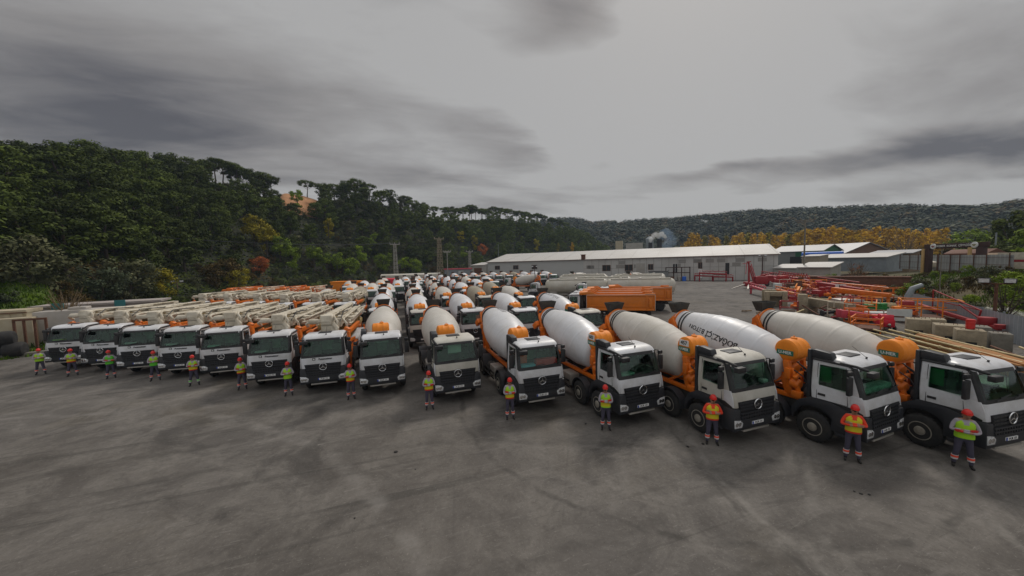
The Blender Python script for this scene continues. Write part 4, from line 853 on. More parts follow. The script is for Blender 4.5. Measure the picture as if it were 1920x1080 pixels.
v = MB(); v.box(umid-.6, umid+.6, -inn*.7, inn*.5, EH+.1, EH+1.6); v.box(umid-.8, umid+.8, -inn*.9, inn*.7, EH+1.6, EH+1.75); part('roof_vent', v, RUST, rf)
s = MB()
for k in range(int(umid/2.2)):
    x = 1+k*2.2+random.uniform(-.15,.15); s.box(x-.06, x+.06, min(0,-inn*.03), max(0,-inn*.03), 0, EH-.2)
s.box(0, umid, min(0,-inn*.04), max(0,-inn*.04), 3.9, 3.98)
for k in range(16):
    x = random.uniform(2, umid-3); z = random.choice((3.98, 5.2)); s.box(x, x+2.1, min(-inn*.012,-inn*.001), max(-inn*.012,-inn*.001), z, z+1.1)
part('panel_seam', s, mat('seam_grey', (.27,.255,.235), .7), wh)
def win(px, z0, z1, wd, kind='window', m=DARKW, gap=True):
    u = wallu(px); f = MB(); yo = -inn*.10
    f.box(u-wd/2-.12, u+wd/2+.12, min(0,yo), max(0,yo), z0-.12, z1+.12); fo = part(kind, f, WALLW if kind == 'door' else BROWNF, wh)
    p = MB()
    for a, b in (((-wd/2, -.08), (.08, wd/2)) if gap else ((-wd/2, wd/2),)): p.box(u+a, u+b, min(yo*1.0,yo*1.35), max(yo*1.0,yo*1.35), z0, z1)
    part('pane', p, m, fo)
BLUEW = mat('dim_window_glass', (.05, .05, .055), .25, var=.3)
for px in (932.5, 967, 1002): win(px, 4.3, 5.6, 2.0, m=BLUEW)
win(1137, 3.2, 5.0, 2.5); win(1179, 3.2, 5.0, 2.3); win(1201, 2.4, 5.4, 2.7, 'door', PLASTER, False); win(1220, 3.4, 5.0, 1.3); win(1266, 2.4, 5.0, 1.2, 'door'); win(1313, 3.6, 5.2, .9); win(1313, .6, 3.2, .9, 'door', LETW, False); win(1364, 1.6, 5.0, 1.0, 'door', DARKW, False)
# lean-to annex at the far left end
a = MB(); a.prism([(-inn*2,0),(-inn*2,6.0),(inn*6,7.0),(inn*6,0)], WL+.01, WL+6, 0); an = thing('annex', 'small pale annex with a dark window at the left end of the warehouse', 'building', WC, math.atan2(WU.y, WU.x)); part('wall', a, PLASTER, an)
a = MB(); a.box(WL+1.5, WL+5, -inn*2.08, -inn*2.0, 2.8, 5.0); part('window', a, RUST, an); a = MB(); a.prism([(-inn*2.4,6.0),(-inn*2.4,6.2),(inn*6,7.2),(inn*6,7.0)], WL+.02, WL+6.4, 0); part('roof', a, ROOFW, an)
# black steel frame and low clutter along the wall
def upt(px, off): u = wallu(px); q = WC+WU*u-WN*off; return q
f = MB(); q0, q1 = upt(1250, 3), upt(1294, 3)
for z in (2.4, 4.0): f.beam(q0+Vector((0,0,z)), q1+Vector((0,0,z)), .22)
for t in (0,.33,.66,1): q = q0.lerp(q1, t); f.beam(q, q+Vector((0,0,4.1)), .2)
solo('steel_rack', f, BROWNW, 'dark steel frame standing before the warehouse wall', 'steel frame')
f = MB(); q = upt(1237, 4); f.box(-2.6,2.6,-1.5,1.5,0,2.9); o = solo('site_container', f, SHEDG, 'grey site container against the warehouse wall behind the tankers', 'container', loc=q, rz=math.atan2(WU.y, WU.x)); b = MB(); b.box(-2.8,2.8,-1.7,1.7,2.9,3.02); part('roof', b, DGREY, o)
for k, (px, off, m, lb) in enumerate([(1262,4,RUST,'rusty drum at the foot of the steel frame'),(1275,4,ALU,'grey drum at the foot of the steel frame'),(1284,5,BLUEP,'blue drum right of the steel frame'),(1253,5,CONCD,'dull grey drum left of the steel frame')]):
    q = upt(px, off); b = MB(); b.lathe([(0,.5),(.05,.55),(.6,.55),(.63,.58),(.67,.55),(1.3,.55),(1.35,.5)], (0,0,0), (0,0,1), 16); solo('steel_drum', b, m, lb, 'drum', 'drums by the steel frame', q, smooth=35)

def placing_boom(name, m, lab, cat, a, b, h, group=None, lattice=True, wdt=.5):      # long box boom with a lattice topside and pipe
    a = Vector(a); b = Vector(b); s = MB(); d = (b-a); L = d.length; d.normalize(); sd = d.cross(Vector((0,0,1))).normalized()
    o = thing(name, lab, cat, a, 0, group); z = Vector((0,0,h)); A = Vector((0,0,0)); B = b-a
    s.beam(A+z, B+z*.85, wdt, wdt*.9, w2=wdt*.6, h2=wdt*.6)
    for t in (.03, .97): s.beam(A.lerp(B, t), A.lerp(B, t)+z, .25)
    part('boom', s, m, o, bevel=.02)
    l = MB(); n = max(4, int(L/1.2))
    for k in range(n):
        p = A.lerp(B, k/n)+z+sd*wdt*.4+Vector((0,0,wdt*.4)); q = A.lerp(B, (k+.5)/n)+z+sd*wdt*.4+Vector((0,0,wdt*1.3)); r_ = A.lerp(B, (k+1)/n)+z+sd*wdt*.4+Vector((0,0,wdt*.4))
        if lattice: l.beam(p, q, .07); l.beam(q, r_, .07)
    l.tube([A+z+sd*wdt*.4+Vector((0,0,wdt*1.3)), B+z*.9+sd*wdt*.4+Vector((0,0,wdt*1.1))], .08, 8); part('lattice', l, m, o)
    p = MB(); p.tube([A+z-sd*wdt*.8, B+z*.85-sd*wdt*.8], .09, 8); part('pipe', p, PIPEY, o); return o
for k, (p0, p1, h) in enumerate([(1302,1336,1.6),(1335,1372,1.3),(1310,1360,2.4)]):
    placing_boom('placing_boom', REDP, ['dark red boom lying at the warehouse wall, left one','dark red boom lying at the warehouse wall, right one','dark red boom lying on top behind the two at the warehouse wall'][k], 'boom', upt(p0, 5+k), upt(p1, 5+k), h, 'red booms at the warehouse wall')
# folded red placing boom on a tripod base
q = atz(1404, 541); o = thing('placing_boom', 'dark red placing boom folded upright on a tripod base with long grey feet', 'boom', q, R(-35))
b = MB(); b.beam((0,0,.9),(-.1,0,5.6),.34,.3,w2=.22,h2=.22); b.beam((.9,0,1.2),(-.3,0,5.5),.24,.24,w2=.16,h2=.16); b.beam((1.3,.1,1.0),(.2,.1,4.8),.16); b.beam((-.5,0,5.55),(.3,0,5.6),.2); b.beam((.6,0,2.2),(4.2,.2,3.2),.22); part('mast', b, REDP, o)
b = MB(); b.beam((-.5,0,5.4),(-.6,0,3.0),.1); b.beam((-.3,.1,5.3),(-1.2,.1,5.2),.1); b.beam((.2,-.3,5.2),(1.3,-.3,1.6),.12); part('hydraulic_cylinder', b, PINKP, o)
b = MB(); b.box(-.8,.8,-.8,.8,.5,1.4); b.box(1.0,3.2,-.6,.5,.9,2.5)
part('base', b, REDP, o, bevel=.03)
b = MB()
for a_, l_ in ((200,3.4),(250,3.2),(320,3.0),(60,2.6)): c, s_ = math.cos(R(a_)), math.sin(R(a_)); b.beam((c*.5,s_*.5,1.0),(c*l_,s_*l_,.12),.22); b.box(c*l_-.3,c*l_+.3,s_*l_-.3,s_*l_+.3,0,.1)
part('outrigger', b, ALU, o)

# ------------------------------------------------------------------ machinery yard on the right
FA, FB = Vector((34.0,6.1)), Vector((117,71.6)); FD = (FB-FA).normalized(); FNO = Vector((FD.y,-FD.x))
def yd(px, py, z=0.): return atz(px, py, z)
fz = math.atan2(FD.y, FD.x)-PI/2
def cb(lab, x, y, sx, sy, sz, rz=-PI/5, m=CONC, hole=True):
    b = MB(); b.box(-sx/2, sx/2, -sy/2, sy/2, 0, sz); o = solo('concrete_block', b, m, lab, 'concrete block', 'concrete ballast blocks', (x, y, 0), rz, bevel=.025)
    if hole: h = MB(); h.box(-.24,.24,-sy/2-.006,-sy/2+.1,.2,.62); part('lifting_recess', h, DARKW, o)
    for q in (-sx*.22, sx*.22): l = MB(); l.tube([(q-.1,0,sz-.01),(q-.09,0,sz+.09),(q+.09,0,sz+.09),(q+.1,0,sz-.01)], .018, 6); part('lifting_loop', l, RUST, o)
    return o
cb('yellowish concrete block with a square hole, farthest left of the block row', 38.9, 15.9, 1.25, 1.2, 1.45, R(-62))
cb('concrete block behind the leftmost block, its flat top showing', 40.2, 15.6, 1.25, 1.2, 1.40, R(-62), CONC, False)
cb('big concrete block with a dark recess in the middle of the block row', 37.9, 13.9, 1.4, 1.35, 1.38, R(-62))
cb('dark concrete block right behind the middle block', 38.9, 13.0, 1.25, 1.2, 1.34, R(-62), CONCD, False)
cb('rough faced pale concrete block carrying the red barrel', 36.55, 12.45, 1.25, 1.15, 1.38, R(-62))
cb('dark grey concrete block at the right end of the row behind the pipes', 37.1, 11.35, .85, .95, 1.30, R(-62), CONCD, False)
b = MB(); b.lathe([(0,.19),(.02,.21),(.20,.21),(.22,.225),(.24,.21),(.42,.21),(.44,.225),(.46,.21),(.64,.21),(.66,.19)], (0,0,0), (0,0,1), 20); solo('red_barrel', b, mat('red_barrel_paint', (.55,.02,.015), .4), 'bright red barrel standing on the rough concrete block', 'barrel', None, (36.75, 12.5, 1.385), smooth=35)
def rod(name, m, lab, cat, a, b, r, group=None, flanges=4):
    s = MB(); a = Vector(a); b = Vector(b); s.tube([(0,0,0), b-a], r, 10); d = (b-a).normalized()
    for k in range(flanges): s.lathe([(0,r*1.6),(.08,r*1.6)], (b-a)*((k+.5)/flanges), d, 10)
    return solo(name, s, m, lab, cat, group, a, smooth=40)
for k in range(7):
    o_ = FNO*(-.42*k); a_ = Vector((36.2,15.0))+o_; b_ = Vector((31.4,7.6))+o_; zz = .78+.16*(k % 2)-.03*k
    rod('concrete_pipe', PIPEY, ['yellowed delivery pipe lying nearest the concrete blocks','second yellowed pipe from the concrete blocks','third yellowed pipe from the concrete blocks','middle yellowed pipe of the rack','yellowed pipe on the outer side of the rack','yellowed pipe next to the orange beam','yellowed pipe lying right on the orange beam'][k], 'pipe', (a_.x,a_.y,zz), (b_.x,b_.y,zz-.05), .065, 'yellowed delivery pipes', 4)
b = MB(); b.beam((35.2,14.2,.45),(30.2,8.4,.40),.6,.75); b.beam((35.3,14.1,.86),(30.4,8.2,.80),.75,.08); solo('orange_beam', b, mat('faded_orange_steel', (.36,.15,.035), .75, var=.25, dirt=(.16,.10,.05), dirt_amt=.7), 'long rusty orange beam under the yellowed pipes', 'steel beam', bevel=.02)
for k in range(9):
    o_ = FNO*(-.30*k+.4); a_ = Vector((35.4,9.6))+o_-FD*.3*(k % 3); b_ = Vector((31.2,5.6))+o_
    rod('rack_pipe', [PIPEY,RUST,CONC][k % 3], 'pipe or bar in the tangled stack right of the last concrete block', 'pipe', (a_.x,a_.y,.35+.17*(k % 4)), (b_.x,b_.y,.4+.15*(k % 3)), .06, 'pipes stacked beside the right fence', 2)
# red lattice jib before the fence, with its lying boom
o = thing('red_jib', 'dark red lattice jib lying before the corrugated fence with a drum at its end', 'jib', (51.5,20.5,0)); b = MB(); e = Vector((-9.4,-7.6,.7)); b.beam((1.5,1.2,1.0),(e.x,e.y,.85),.32,.42,w2=.2,h2=.25); part('boom', b, REDP, o, bevel=.03)
b = MB(); T = Vector((-1.2,-.9,2.9)); Q = Vector((-7.4,-6.0,1.9)); b.beam((-.9,-.8,1.0), T, .08); b.beam(T, Q, .075); b.beam((-1.0,-.8,1.9), Q, .07); b.beam(Q, (-7.0,-5.7,.9), .09); b.beam((-5.0,-4.0,2.0),(-7.2,-5.8,1.3),.1); part('lattice', b, REDP, o)
b = MB(); b.lathe([(0,.45),(.1,.5),(.5,.5),(.6,.45)], (e.x+1.2,e.y+1.0,.9), (0,0,1), 18); b.lathe([(0,.28),(.3,.28)], (e.x-.1,e.y,.9), (0,0,1), 14); part('winch_drum', b, REDP, o, 35)
# railing platforms
def platform(lab, x, y, rz, L, W, H, m, deck=True):
    o = thing('railing_platform', lab, 'platform', (x,y,0), rz, 'orange railed platforms'); b = MB()
    for k in range(int(L/1.3)+1):
        for s in (0, W): b.beam((k*1.3,s,0),(k*1.3,s,H),.08)
    for z in (H, H*.62):
        for s in (0, W): b.beam((0,s,z),(L,s,z),.08)
        b.beam((0,0,z),(0,W,z),.08); b.beam((L,0,z),(L,W,z),.08)
    part('railing', b, m, o); d = MB(); d.box(-.1,L+.1,-.1,W+.1,H*.2,H*.2+.15); part('deck', d, RUST, o); return o
platform('orange railed platform behind the pale drum of the right end mixer', 43.2,20.5,R(25),4.2,2.2,1.9,ORANGE)
platform('yellow orange railed platform with sloping rails right of the green machine', 46.5,20.2,R(-60),3.8,2.0,2.1,TANKO)
platform('low orange cage partly hidden by the orange water tank', 37.8,17.6,R(20),2.6,1.8,1.2,ORANGE)
platform('orange railed platform far back beside the orange boom', 62,30,R(-30),6,2,1.8,ORANGE)
platform('orange railed platform beside the red boom with the white label', 66,36.5,R(-28),7,2,1.6,ORANGE)
platform('red railed platform in front of the rusty long container', 70,42,R(-30),6,2,1.5,REDP)
# red concrete pump, white board, green machine
def machine(name, lab, cat, x, y, rz, m, s=1.):
    o = thing(name, lab, cat, (x,y,0), rz, None, s); b = MB(); b.box(-1.1,1.1,-.55,.55,.45,1.25); b.prism([(-1.0,1.2),(.2,1.2),(.1,1.75),(-.9,1.75)], -.5, .5, 1); part('housing', b, m, o, bevel=.06)
    b = MB(); b.prism([(1.0,.6),(1.9,1.3),(1.9,1.45),(.9,1.45),(.8,.9)], -.6, .6, 1); part('hopper', b, m, o, bevel=.03)
    for sx in (-.7,.7):
        for sy in (-.62,.62): t = MB(); t.lathe([(0,.2),(.03,.3),(.16,.3),(.19,.2)], (sx,sy-.1,.3), (0,1,0), 16); part('wheel', t, RUBBER, o, 35)
    b = MB(); b.tube([(-1.1,0,.7),(-1.6,0,.7),(-1.9,.1,.9)], .1, 10); b.lathe([(0,.05),(.5,.05)], (-.5,.2,1.7), (0,0,1), 8); part('outlet_pipe', b, ALU, o, 40); return o
PINKR = mat('bright_red_paint', (.62,.012,.04), .4)
machine('trailer_pump', 'bright red trailer pump beside the drum of the right end mixer', 'pump', 40.2,18.5,R(40),PINKR,.8)
machine('trailer_pump', 'dark red pump standing before the corrugated fence', 'pump', 50.6,21.6,R(30),REDP,.95)
machine('green_machine', 'bright green machine left of the yellow orange railings', 'machine', 45.6,24.2,R(10),GREENP,.65)
machine('green_machine', 'bright green machine under the right end of the orange boom', 'machine', 49.5,23.4,R(80),GREENP,.75)
b = MB(); b.box(-.75,.75,-.04,.04,.9,1.9); b.beam((-.7,0,0),(-.7,0,1.9),.06); b.beam((.7,0,0),(.7,0,1.9),.06); o = solo('white_board', b, PAPER, 'pale board stained with rust on the railings right of the red trailer pump', 'board', None, (40.3,17.6,0), R(-48)); s = MB(); s.box(-.5,.3,-.05,-.042,1.2,1.32); part('rust_stain', s, RUST, o)
b = MB(); b.prism([(0,0),(2.2,0),(2.2,.4),(0,.75)], -.5, .5, 1); o = solo('faded_hood', b, PINKP, 'faded pink-red hood lying above the beige drum', 'machine hood', None, (39.8,21.6,.7), R(-35), bevel=.05); s = MB(); s.box(2.2,3.9,-.5,.5,.0,.55); part('panel', s, PAPER, o, bevel=.03)
b = MB(); b.box(-1.2,1.2,-.7,.7,.6,1.6); b.box(-1.1,-.9,-.6,.6,0,.6); b.box(.9,1.1,-.6,.6,0,.6); solo('grey_tank', b, ALU, 'pale grey box tank on legs between the green machines', 'tank', None, (48.6,25.6,0), R(-30), bevel=.05)
# concrete frames and beams at the left edge of the machinery
def cframe(lab, x, y, rz, w=2.4, h=2.0, d=1.2):
    b = MB(); b.box(-w/2,-w/2+.55,-d/2,d/2,0,h); b.box(w/2-.55,w/2,-d/2,d/2,0,h); b.box(-w/2+.56,w/2-.56,-d/2+.02,d/2-.02,h-.6,h-.003); b.box(-w/2+.56,w/2-.56,d/2-.3,d/2-.02,0,h-.61)
    return solo('concrete_portal', b, CONC, lab, 'concrete frame', 'concrete frames', (x,y,0), rz, bevel=.03)
cframe('concrete frame with a square opening at the edge of the open yard', 47.6,32.8,R(-52)); cframe('narrow concrete slab standing left of the square opening', 48.6,34.4,R(-52),1.6,2.1,.7)
b = MB(); b.box(-.4,.4,-.6,.6,0,2.2); solo('concrete_slab', b, CONC, 'upright pale concrete slab with orange parts behind it', 'concrete slab', None, (44.4,27.6,0), R(-52), bevel=.03)
b = MB(); b.beam((46.0,28.0,1.25),(42.9,22.2,1.2),.7,.9); 
for t in (.1,.9): q = Vector((46,28,0)).lerp(Vector((42.9,22.2,0)), t); b.box(q.x-.4,q.x+.4,q.y-.4,q.y+.4,0,.82)
solo('concrete_beam', b, CONC, 'long pale concrete beam with drilled holes on two supports', 'concrete beam', None, bevel=.02)
for k in range(8):
    a_ = Vector((52-.5*k,30.5-.2*k)); b_ = a_+Vector((1.6,-8.8)); rod('rack_pipe', PIPEY if k % 3 else RUST, 'long thin pipe in the bundle between concrete beam and orange boom', 'pipe', (a_.x,a_.y,.9+.12*(k % 3)), (b_.x,b_.y,.9+.1*(k % 2)), .07, 'long pipes behind the concrete beam', 3)
# booms lying in the yard
placing_boom('placing_boom', ORANGE, 'orange boom lying nearest the open yard behind the concrete frame', 'boom', (57,39.2,0),(54.4,34.4,0),1.3,'booms lying in the machinery yard')
placing_boom('placing_boom', ORANGE, 'long orange boom with a curved end lying right of the middle', 'boom', (58.5,32.5,0),(57.5,26,0),1.7,'booms lying in the machinery yard',False,.8)
o = placing_boom('placing_boom', REDP, 'red boom with a white label plate lying behind the long orange boom', 'boom', (66,38.5,0),(62,31,0),1.8,'booms lying in the machinery yard',False,.95)
placing_boom('placing_boom', ORANGE, 'orange lattice boom lying between red machines', 'boom', (69,44,0),(66.5,38,0),1.5,'booms lying in the machinery yard')
placing_boom('placing_boom', REDP, 'red boom lying farthest back by the upright placing boom', 'boom', (88,64,0),(77,49,0),1.9,'booms lying in the machinery yard',True,.8)
placing_boom('placing_boom', REDP, 'red boom lying before the blue grey fence', 'boom', (84,57,0),(74,44.8,0),2.0,'booms lying in the machinery yard',True,.9)
placing_boom('placing_boom', PINKP, 'faded red lattice boom lying at the edge of the open yard', 'boom', (61,46.5,0),(56.4,40.2,0),1.3,'booms lying in the machinery yard')
placing_boom('placing_boom', TANKO, 'yellow orange boom lying among the orange booms', 'boom', (62.5,39.5,0),(58.2,37,0),1.4,'booms lying in the machinery yard')
lp = MB(); lp.box(-.6,.6,-.03,.03,-.35,.35); q = Vector((64.1,34.4,1.8)); o_ = thing('label_plate', 'white number plate on the red boom behind the long orange boom', 'plate', q-Vector((.65,.1,0)), R(-70)); part('plate', lp, PLATEW, o_); text_part('plate_text', '11', .6, frame_mat((0,-.034,0),(1,0,0),(0,0,1)), INK, o_)
machine('red_machine', 'bright red machine in the middle of the far red cluster', 'machine', 76,50.5,R(-30),mat('deep_red_paint', (.36,.008,.01), .45),1.5)
machine('red_machine', 'red machine left in the far red cluster', 'machine', 80,56,R(-50),REDP,1.35); machine('red_machine', 'red machine right in the far red cluster before the fence', 'machine', 80,48.6,R(-20),REDP,1.3)
b = MB(); b.box(-.5,.5,-.5,.5,0,1.7); solo('white_box', b, PAPER, 'small white cabinet standing left of the orange lattice boom', 'cabinet', None, (66,45.2,0), R(-30), bevel=.03)
b = MB(); b.box(-6.2,6.2,-1.1,1.1,.7,2.5); b.box(-6.3,6.3,-1.2,1.2,2.5,2.75)
for x in (-5,-2,2,5): b.box(x-.3,x+.3,-1.0,1.0,0,.7)
solo('rusty_container', b, RUST, 'long rusty container body with a pale edge behind the orange booms', 'container', None, (76.8,39.2,0), R(-61), bevel=.03)
b = MB(); b.beam((71.2,50.2,2.78),(82.2,28.4,2.78),.25,.12); 
q = Vector((60.3,25.6,0)); b2 = MB(); b2.tube([(0,0,0),(0,0,1.2),(.3,-.2,2.2),(1.1,-.7,2.6)], [.38,.36,.3,.26], 14); solo('silver_duct', b2, GALV, 'bent silver duct at the right end of the orange booms', 'duct', None, q, 0, smooth=40)
for k in range(60):
    t = random.random(); q = Vector((41+42*t+random.uniform(-3,3), 21+31*t+random.uniform(-3.5,3.5))); L_ = random.uniform(1.0,2.8); a_ = random.uniform(-3.2,1.2)
    rod('loose_bar', [ORANGE,RUST,PIPEY,REDP,WOOD][k % 5], ['loose orange bar lying among the machines','loose rusty bar lying among the machines','loose yellowed bar lying among the machines','loose red bar lying among the machines','loose timber lying among the machines'][k % 5], 'bar', (q.x,q.y,random.uniform(.3,1.3)), (q.x+L_*math.cos(a_),q.y+L_*math.sin(a_),random.uniform(.3,1.3)), .08, 'loose bars among the machines', 0)
for k in range(9):
    q = yd(1395+k*9+random.uniform(-6,6), 594+random.uniform(-10,6)); rod('timber', WOOD, 'loose timber lying on the yard behind the beige drum', 'timber', (q.x,q.y,.12+.05*k), (q.x+random.uniform(-2,2),q.y+random.uniform(-1.5,1.5),.12+.08*(k % 4)), .09, 'loose timber behind the beige drum', 0)

random.seed(31)
SCR = [(REDP,'dark red'),(ORANGE,'orange'),(RUST,'rust brown'),(TANKO,'yellow orange'),(CREAM,'cream'),(PINKP,'faded red'),(DGREY,'dark grey'),(CONC,'pale concrete')]
for k in range(170):
    m, nm = SCR[random.choices(range(8), (6,6,3,2,3,2,2,1))[0]]; t = random.random(); q = Vector((42.5+44*t+random.uniform(-3,3), 21.5+33*t+random.uniform(-3.8,3.8))); s = random.uniform(.5,1.25)*(1+t*.7); b = MB(); kd = k % 4
    if kd == 0: b.box(-s*.6,s*.6,-s*.35,s*.35,0,s*.7); b.box(-s*.7,-s*.2,-s*.2,s*.2,s*.7,s*1.0); lb = 'machine housing'
    elif kd == 1:
        for a_ in (0, s*1.3):
            for c_ in (0, s*.8): b.beam((a_,c_,0),(a_,c_,s*1.2),.07)
        for z_ in (.05, s*.6, s*1.2): b.beam((0,0,z_),(s*1.3,0,z_),.07); b.beam((0,s*.8,z_),(s*1.3,s*.8,z_),.07); b.beam((0,0,z_),(0,s*.8,z_),.07); b.beam((s*1.3,0,z_),(s*1.3,s*.8,z_),.07)
        lb = 'bar frame'
    elif kd == 2: b.tube([(-s,0,.35),(s*.2,.1,.4),(s*.9,.3,.9)], .16, 10); b.lathe([(0,.3),(.1,.3)], (-s,0,.35), (-1,0,0), 12); lb = 'bent pipe piece'
    else: b.beam((-s*1.2,0,.3),(s*1.2,.2,.55),.3,.35); b.beam((-s*.6,-.4,.2),(s*.5,.5,.8),.12); lb = 'boom piece'
    solo('scrap_part', b, m, f'{nm} {lb} lying in the crowded machinery yard', 'machine part', f'{nm} {lb}s in the machinery yard', (q.x,q.y,random.choice((0,0,.3,.7))), random.uniform(0,6.28), bevel=.015 if kd != 1 else 0)
# fences
def fence(lab, pts, h, m, name='corrugated_fence', step=.24, z=0., rails=False):
    o = thing(name, lab, 'fence', (pts[0][0], pts[0][1], 0)); b = MB(); P = [Vector((p[0]-pts[0][0], p[1]-pts[0][1], p[2] if len(p) > 2 else z)) for p in pts]; posts = MB(); rl = MB()
    for a, c in zip(P, P[1:]):
        L_ = (c-a).length; n = int(L_/step); d = (c-a)/n; nn = Vector((-d.y,d.x,0)).normalized(); vs = []
        for k in range(n+1):
            q = a+d*k+nn*(.035 if k % 2 else -.035); hh = h+.04*math.sin(k*.05)+(.06 if (k//8) % 3 == 0 else 0); vs += [q, q+Vector((0,0,hh))]
        b.add(vs+[v+nn*.02 for v in vs], [(2*k,2*k+2,2*k+3,2*k+1) for k in range(n)]+[(len(vs)+2*k+1,len(vs)+2*k+3,len(vs)+2*k+2,len(vs)+2*k) for k in range(n)])
        for k in range(0, n, int((3 if not rails else 5)/step)): q = a+d*k-nn*.12; posts.beam(q, q+Vector((0,0,h+(.1 if not rails else .3))), .10)
        if rails:
            for zz in (h*.15, h*.55, h*.9): rl.beam(a+Vector((0,0,zz))-nn*.1*rails, c+Vector((0,0,zz))-nn*.1*rails, .045)
    part('panel', b, m, o); part('post', posts, RUST if rails else GALV, o)
    if rails: part('rail', rl, RUST, o)
    return o
fence('blue grey corrugated fence along the right side of the machinery yard', [(30.5,3.2),(40.7,11.4),(56.5,23.6)], 1.95, mat('pale_corrugated_sheet', (.30,.33,.36), .55, var=.14, scale=1.2))
fence('low grey fence running from the machinery yard to the warehouse corner', [(72,40.2),(92,54.5),(112,68)], 1.9, mat('slate_fence', (.12,.13,.15), .6), step=.4)

# ------------------------------------------------------------------ upper ground on the right: sheds, fence, gate
TZ = 3.0
up = lambda px, py, z=TZ: atz(px, py, z)
pts = [up(1688,502), up(1722,504), up(1760,507), up(1800,510), up(1850,514), up(1898,517)]
fence('grey sheet fence with rusty posts and rails on top of the overgrown bank', [(p.x,p.y,TZ-.2) for p in pts], 3.1, mat('grey_sheet_fence', (.36,.38,.38), .55, metal=.2, var=.15, scale=.6), rails=True, step=.5)
def shed(name, lab, cx, cy, rz, L, W, h0, h1, wall, roof, z=TZ, gable=True, ov=.5):
    o = thing(name, lab, 'shed', (cx,cy,z), rz); b = MB()
    if gable: b.prism([(-W/2,0),(-W/2,h0),(0,h1),(W/2,h0),(W/2,0)], -L/2, L/2, 0)
    else: b.prism([(-W/2,0),(-W/2,h0),(W/2,h1),(W/2,0)], -L/2, L/2, 0)
    part('wall', b, wall, o); r_ = MB()
    sl = (h1-h0)/(W/2 if gable else W)
    for s in ((-1,1) if gable else (-1,)):
        e = (W/2+ov); y0 = s*e; z0 = h0-ov*sl
        y1 = 0 if gable else W/2+ov; z1 = h1 if gable else h1+ov*sl
        r_.prism([(y0,z0+.02),(y1,z1+.02),(y1,z1+.2),(y0,z0+.2)], -L/2-ov, L/2+ov, 0)
    part('roof', r_, roof, o); return o
def along2(px0, px1, D0, D1):   # centre, rotation, length of a wall between two bearings
    a = atg(px0, D0); b = atg(px1, D1); c = (a+b)/2; return c.x, c.y, math.atan2((b-a).y, (b-a).x), (b-a).length
x, y, rz, L = along2(1521, 1678, 140, 130); shed('long_shed', 'long low shed with a white roof and grey sheet wall above the bank', x, y, rz, L, 6, 3.6, 4.5, GALV, ROOFW, 2.0, False, .4)
x, y, rz, L = along2(1468, 1560, 170, 165); o = shed('green_shed', 'grey shed with a green gable and a grey roof right of the warehouse', x, y, rz, L, 16, 7.0, 9.0, SHEDG, ROOFG, 1.0, True, .6)
g = MB(); g.prism([(-8.02,2.5),(-8.02,6.98),(0,8.96),(8.02,6.98),(8.02,2.5)], -L/2-.06 if False else L/2, L/2+.05, 0); part('gable', g, SHEDGR, o); g = MB(); g.box(-.2, L/2-.5, -8.08, -8.0, 3.0, 6.9); part('green_panel', g, SHEDGR, o); g = MB(); g.box(L/2-9, L/2-4, -8.14, -8.08, 1.5, 5.2); part('doorway', g, DARKW, o)
g = MB(); g.tube([(-5,0,.6),(5,0,.6)], .75, 14); a = atg(1541, 146); solo('blue_tarpaulin', g, BLUEP, 'bright blue rolled tarpaulin on the roof edge before the green shed', 'tarpaulin', None, (a.x,a.y,6.2), rz, smooth=50)
x, y, rz, L = along2(1556, 1628, 196, 186); shed('white_roof_hall', 'hall with a broad white roof and brown gable behind the green shed', x, y, rz, L, 20, 5.8, 9.6, BROWNF, ROOFG, 1.0, True, .6)
x, y, rz, L = along2(1640, 1716, 150, 148); shed('open_shelter', 'flat pale shelter roof standing left of the wooden gate', x, y, rz, L, 8, 5.4, 6.2, WOOD, ROOFG, 1.0, False, .6)
x, y, rz, L = along2(1510, 1568, 108, 106); shed('pale_hut', 'pale plastered hut with a pinkish roof below the long shed', x, y, rz, L, 5, 3.2, 4.1, PLASTER, ROOFW, .6, False, .4)
x, y, rz, L = along2(1461, 1503, 122, 120); shed('pale_hut', 'low hut with a bright roof at the warehouse corner', x, y, rz, L, 5, 2.9, 3.7, PLASTER, ROOFW, .4, False, .4)
x, y, rz, L = along2(1512, 1545, 131, 129); shed('brick_hut', 'small beige hut with a dark window at the left end of the long shed', x, y, rz, L, 4, 4.2, 4.6, mat('beige_brick', (.30,.26,.20), .9), ROOFW, 2., False, .2)
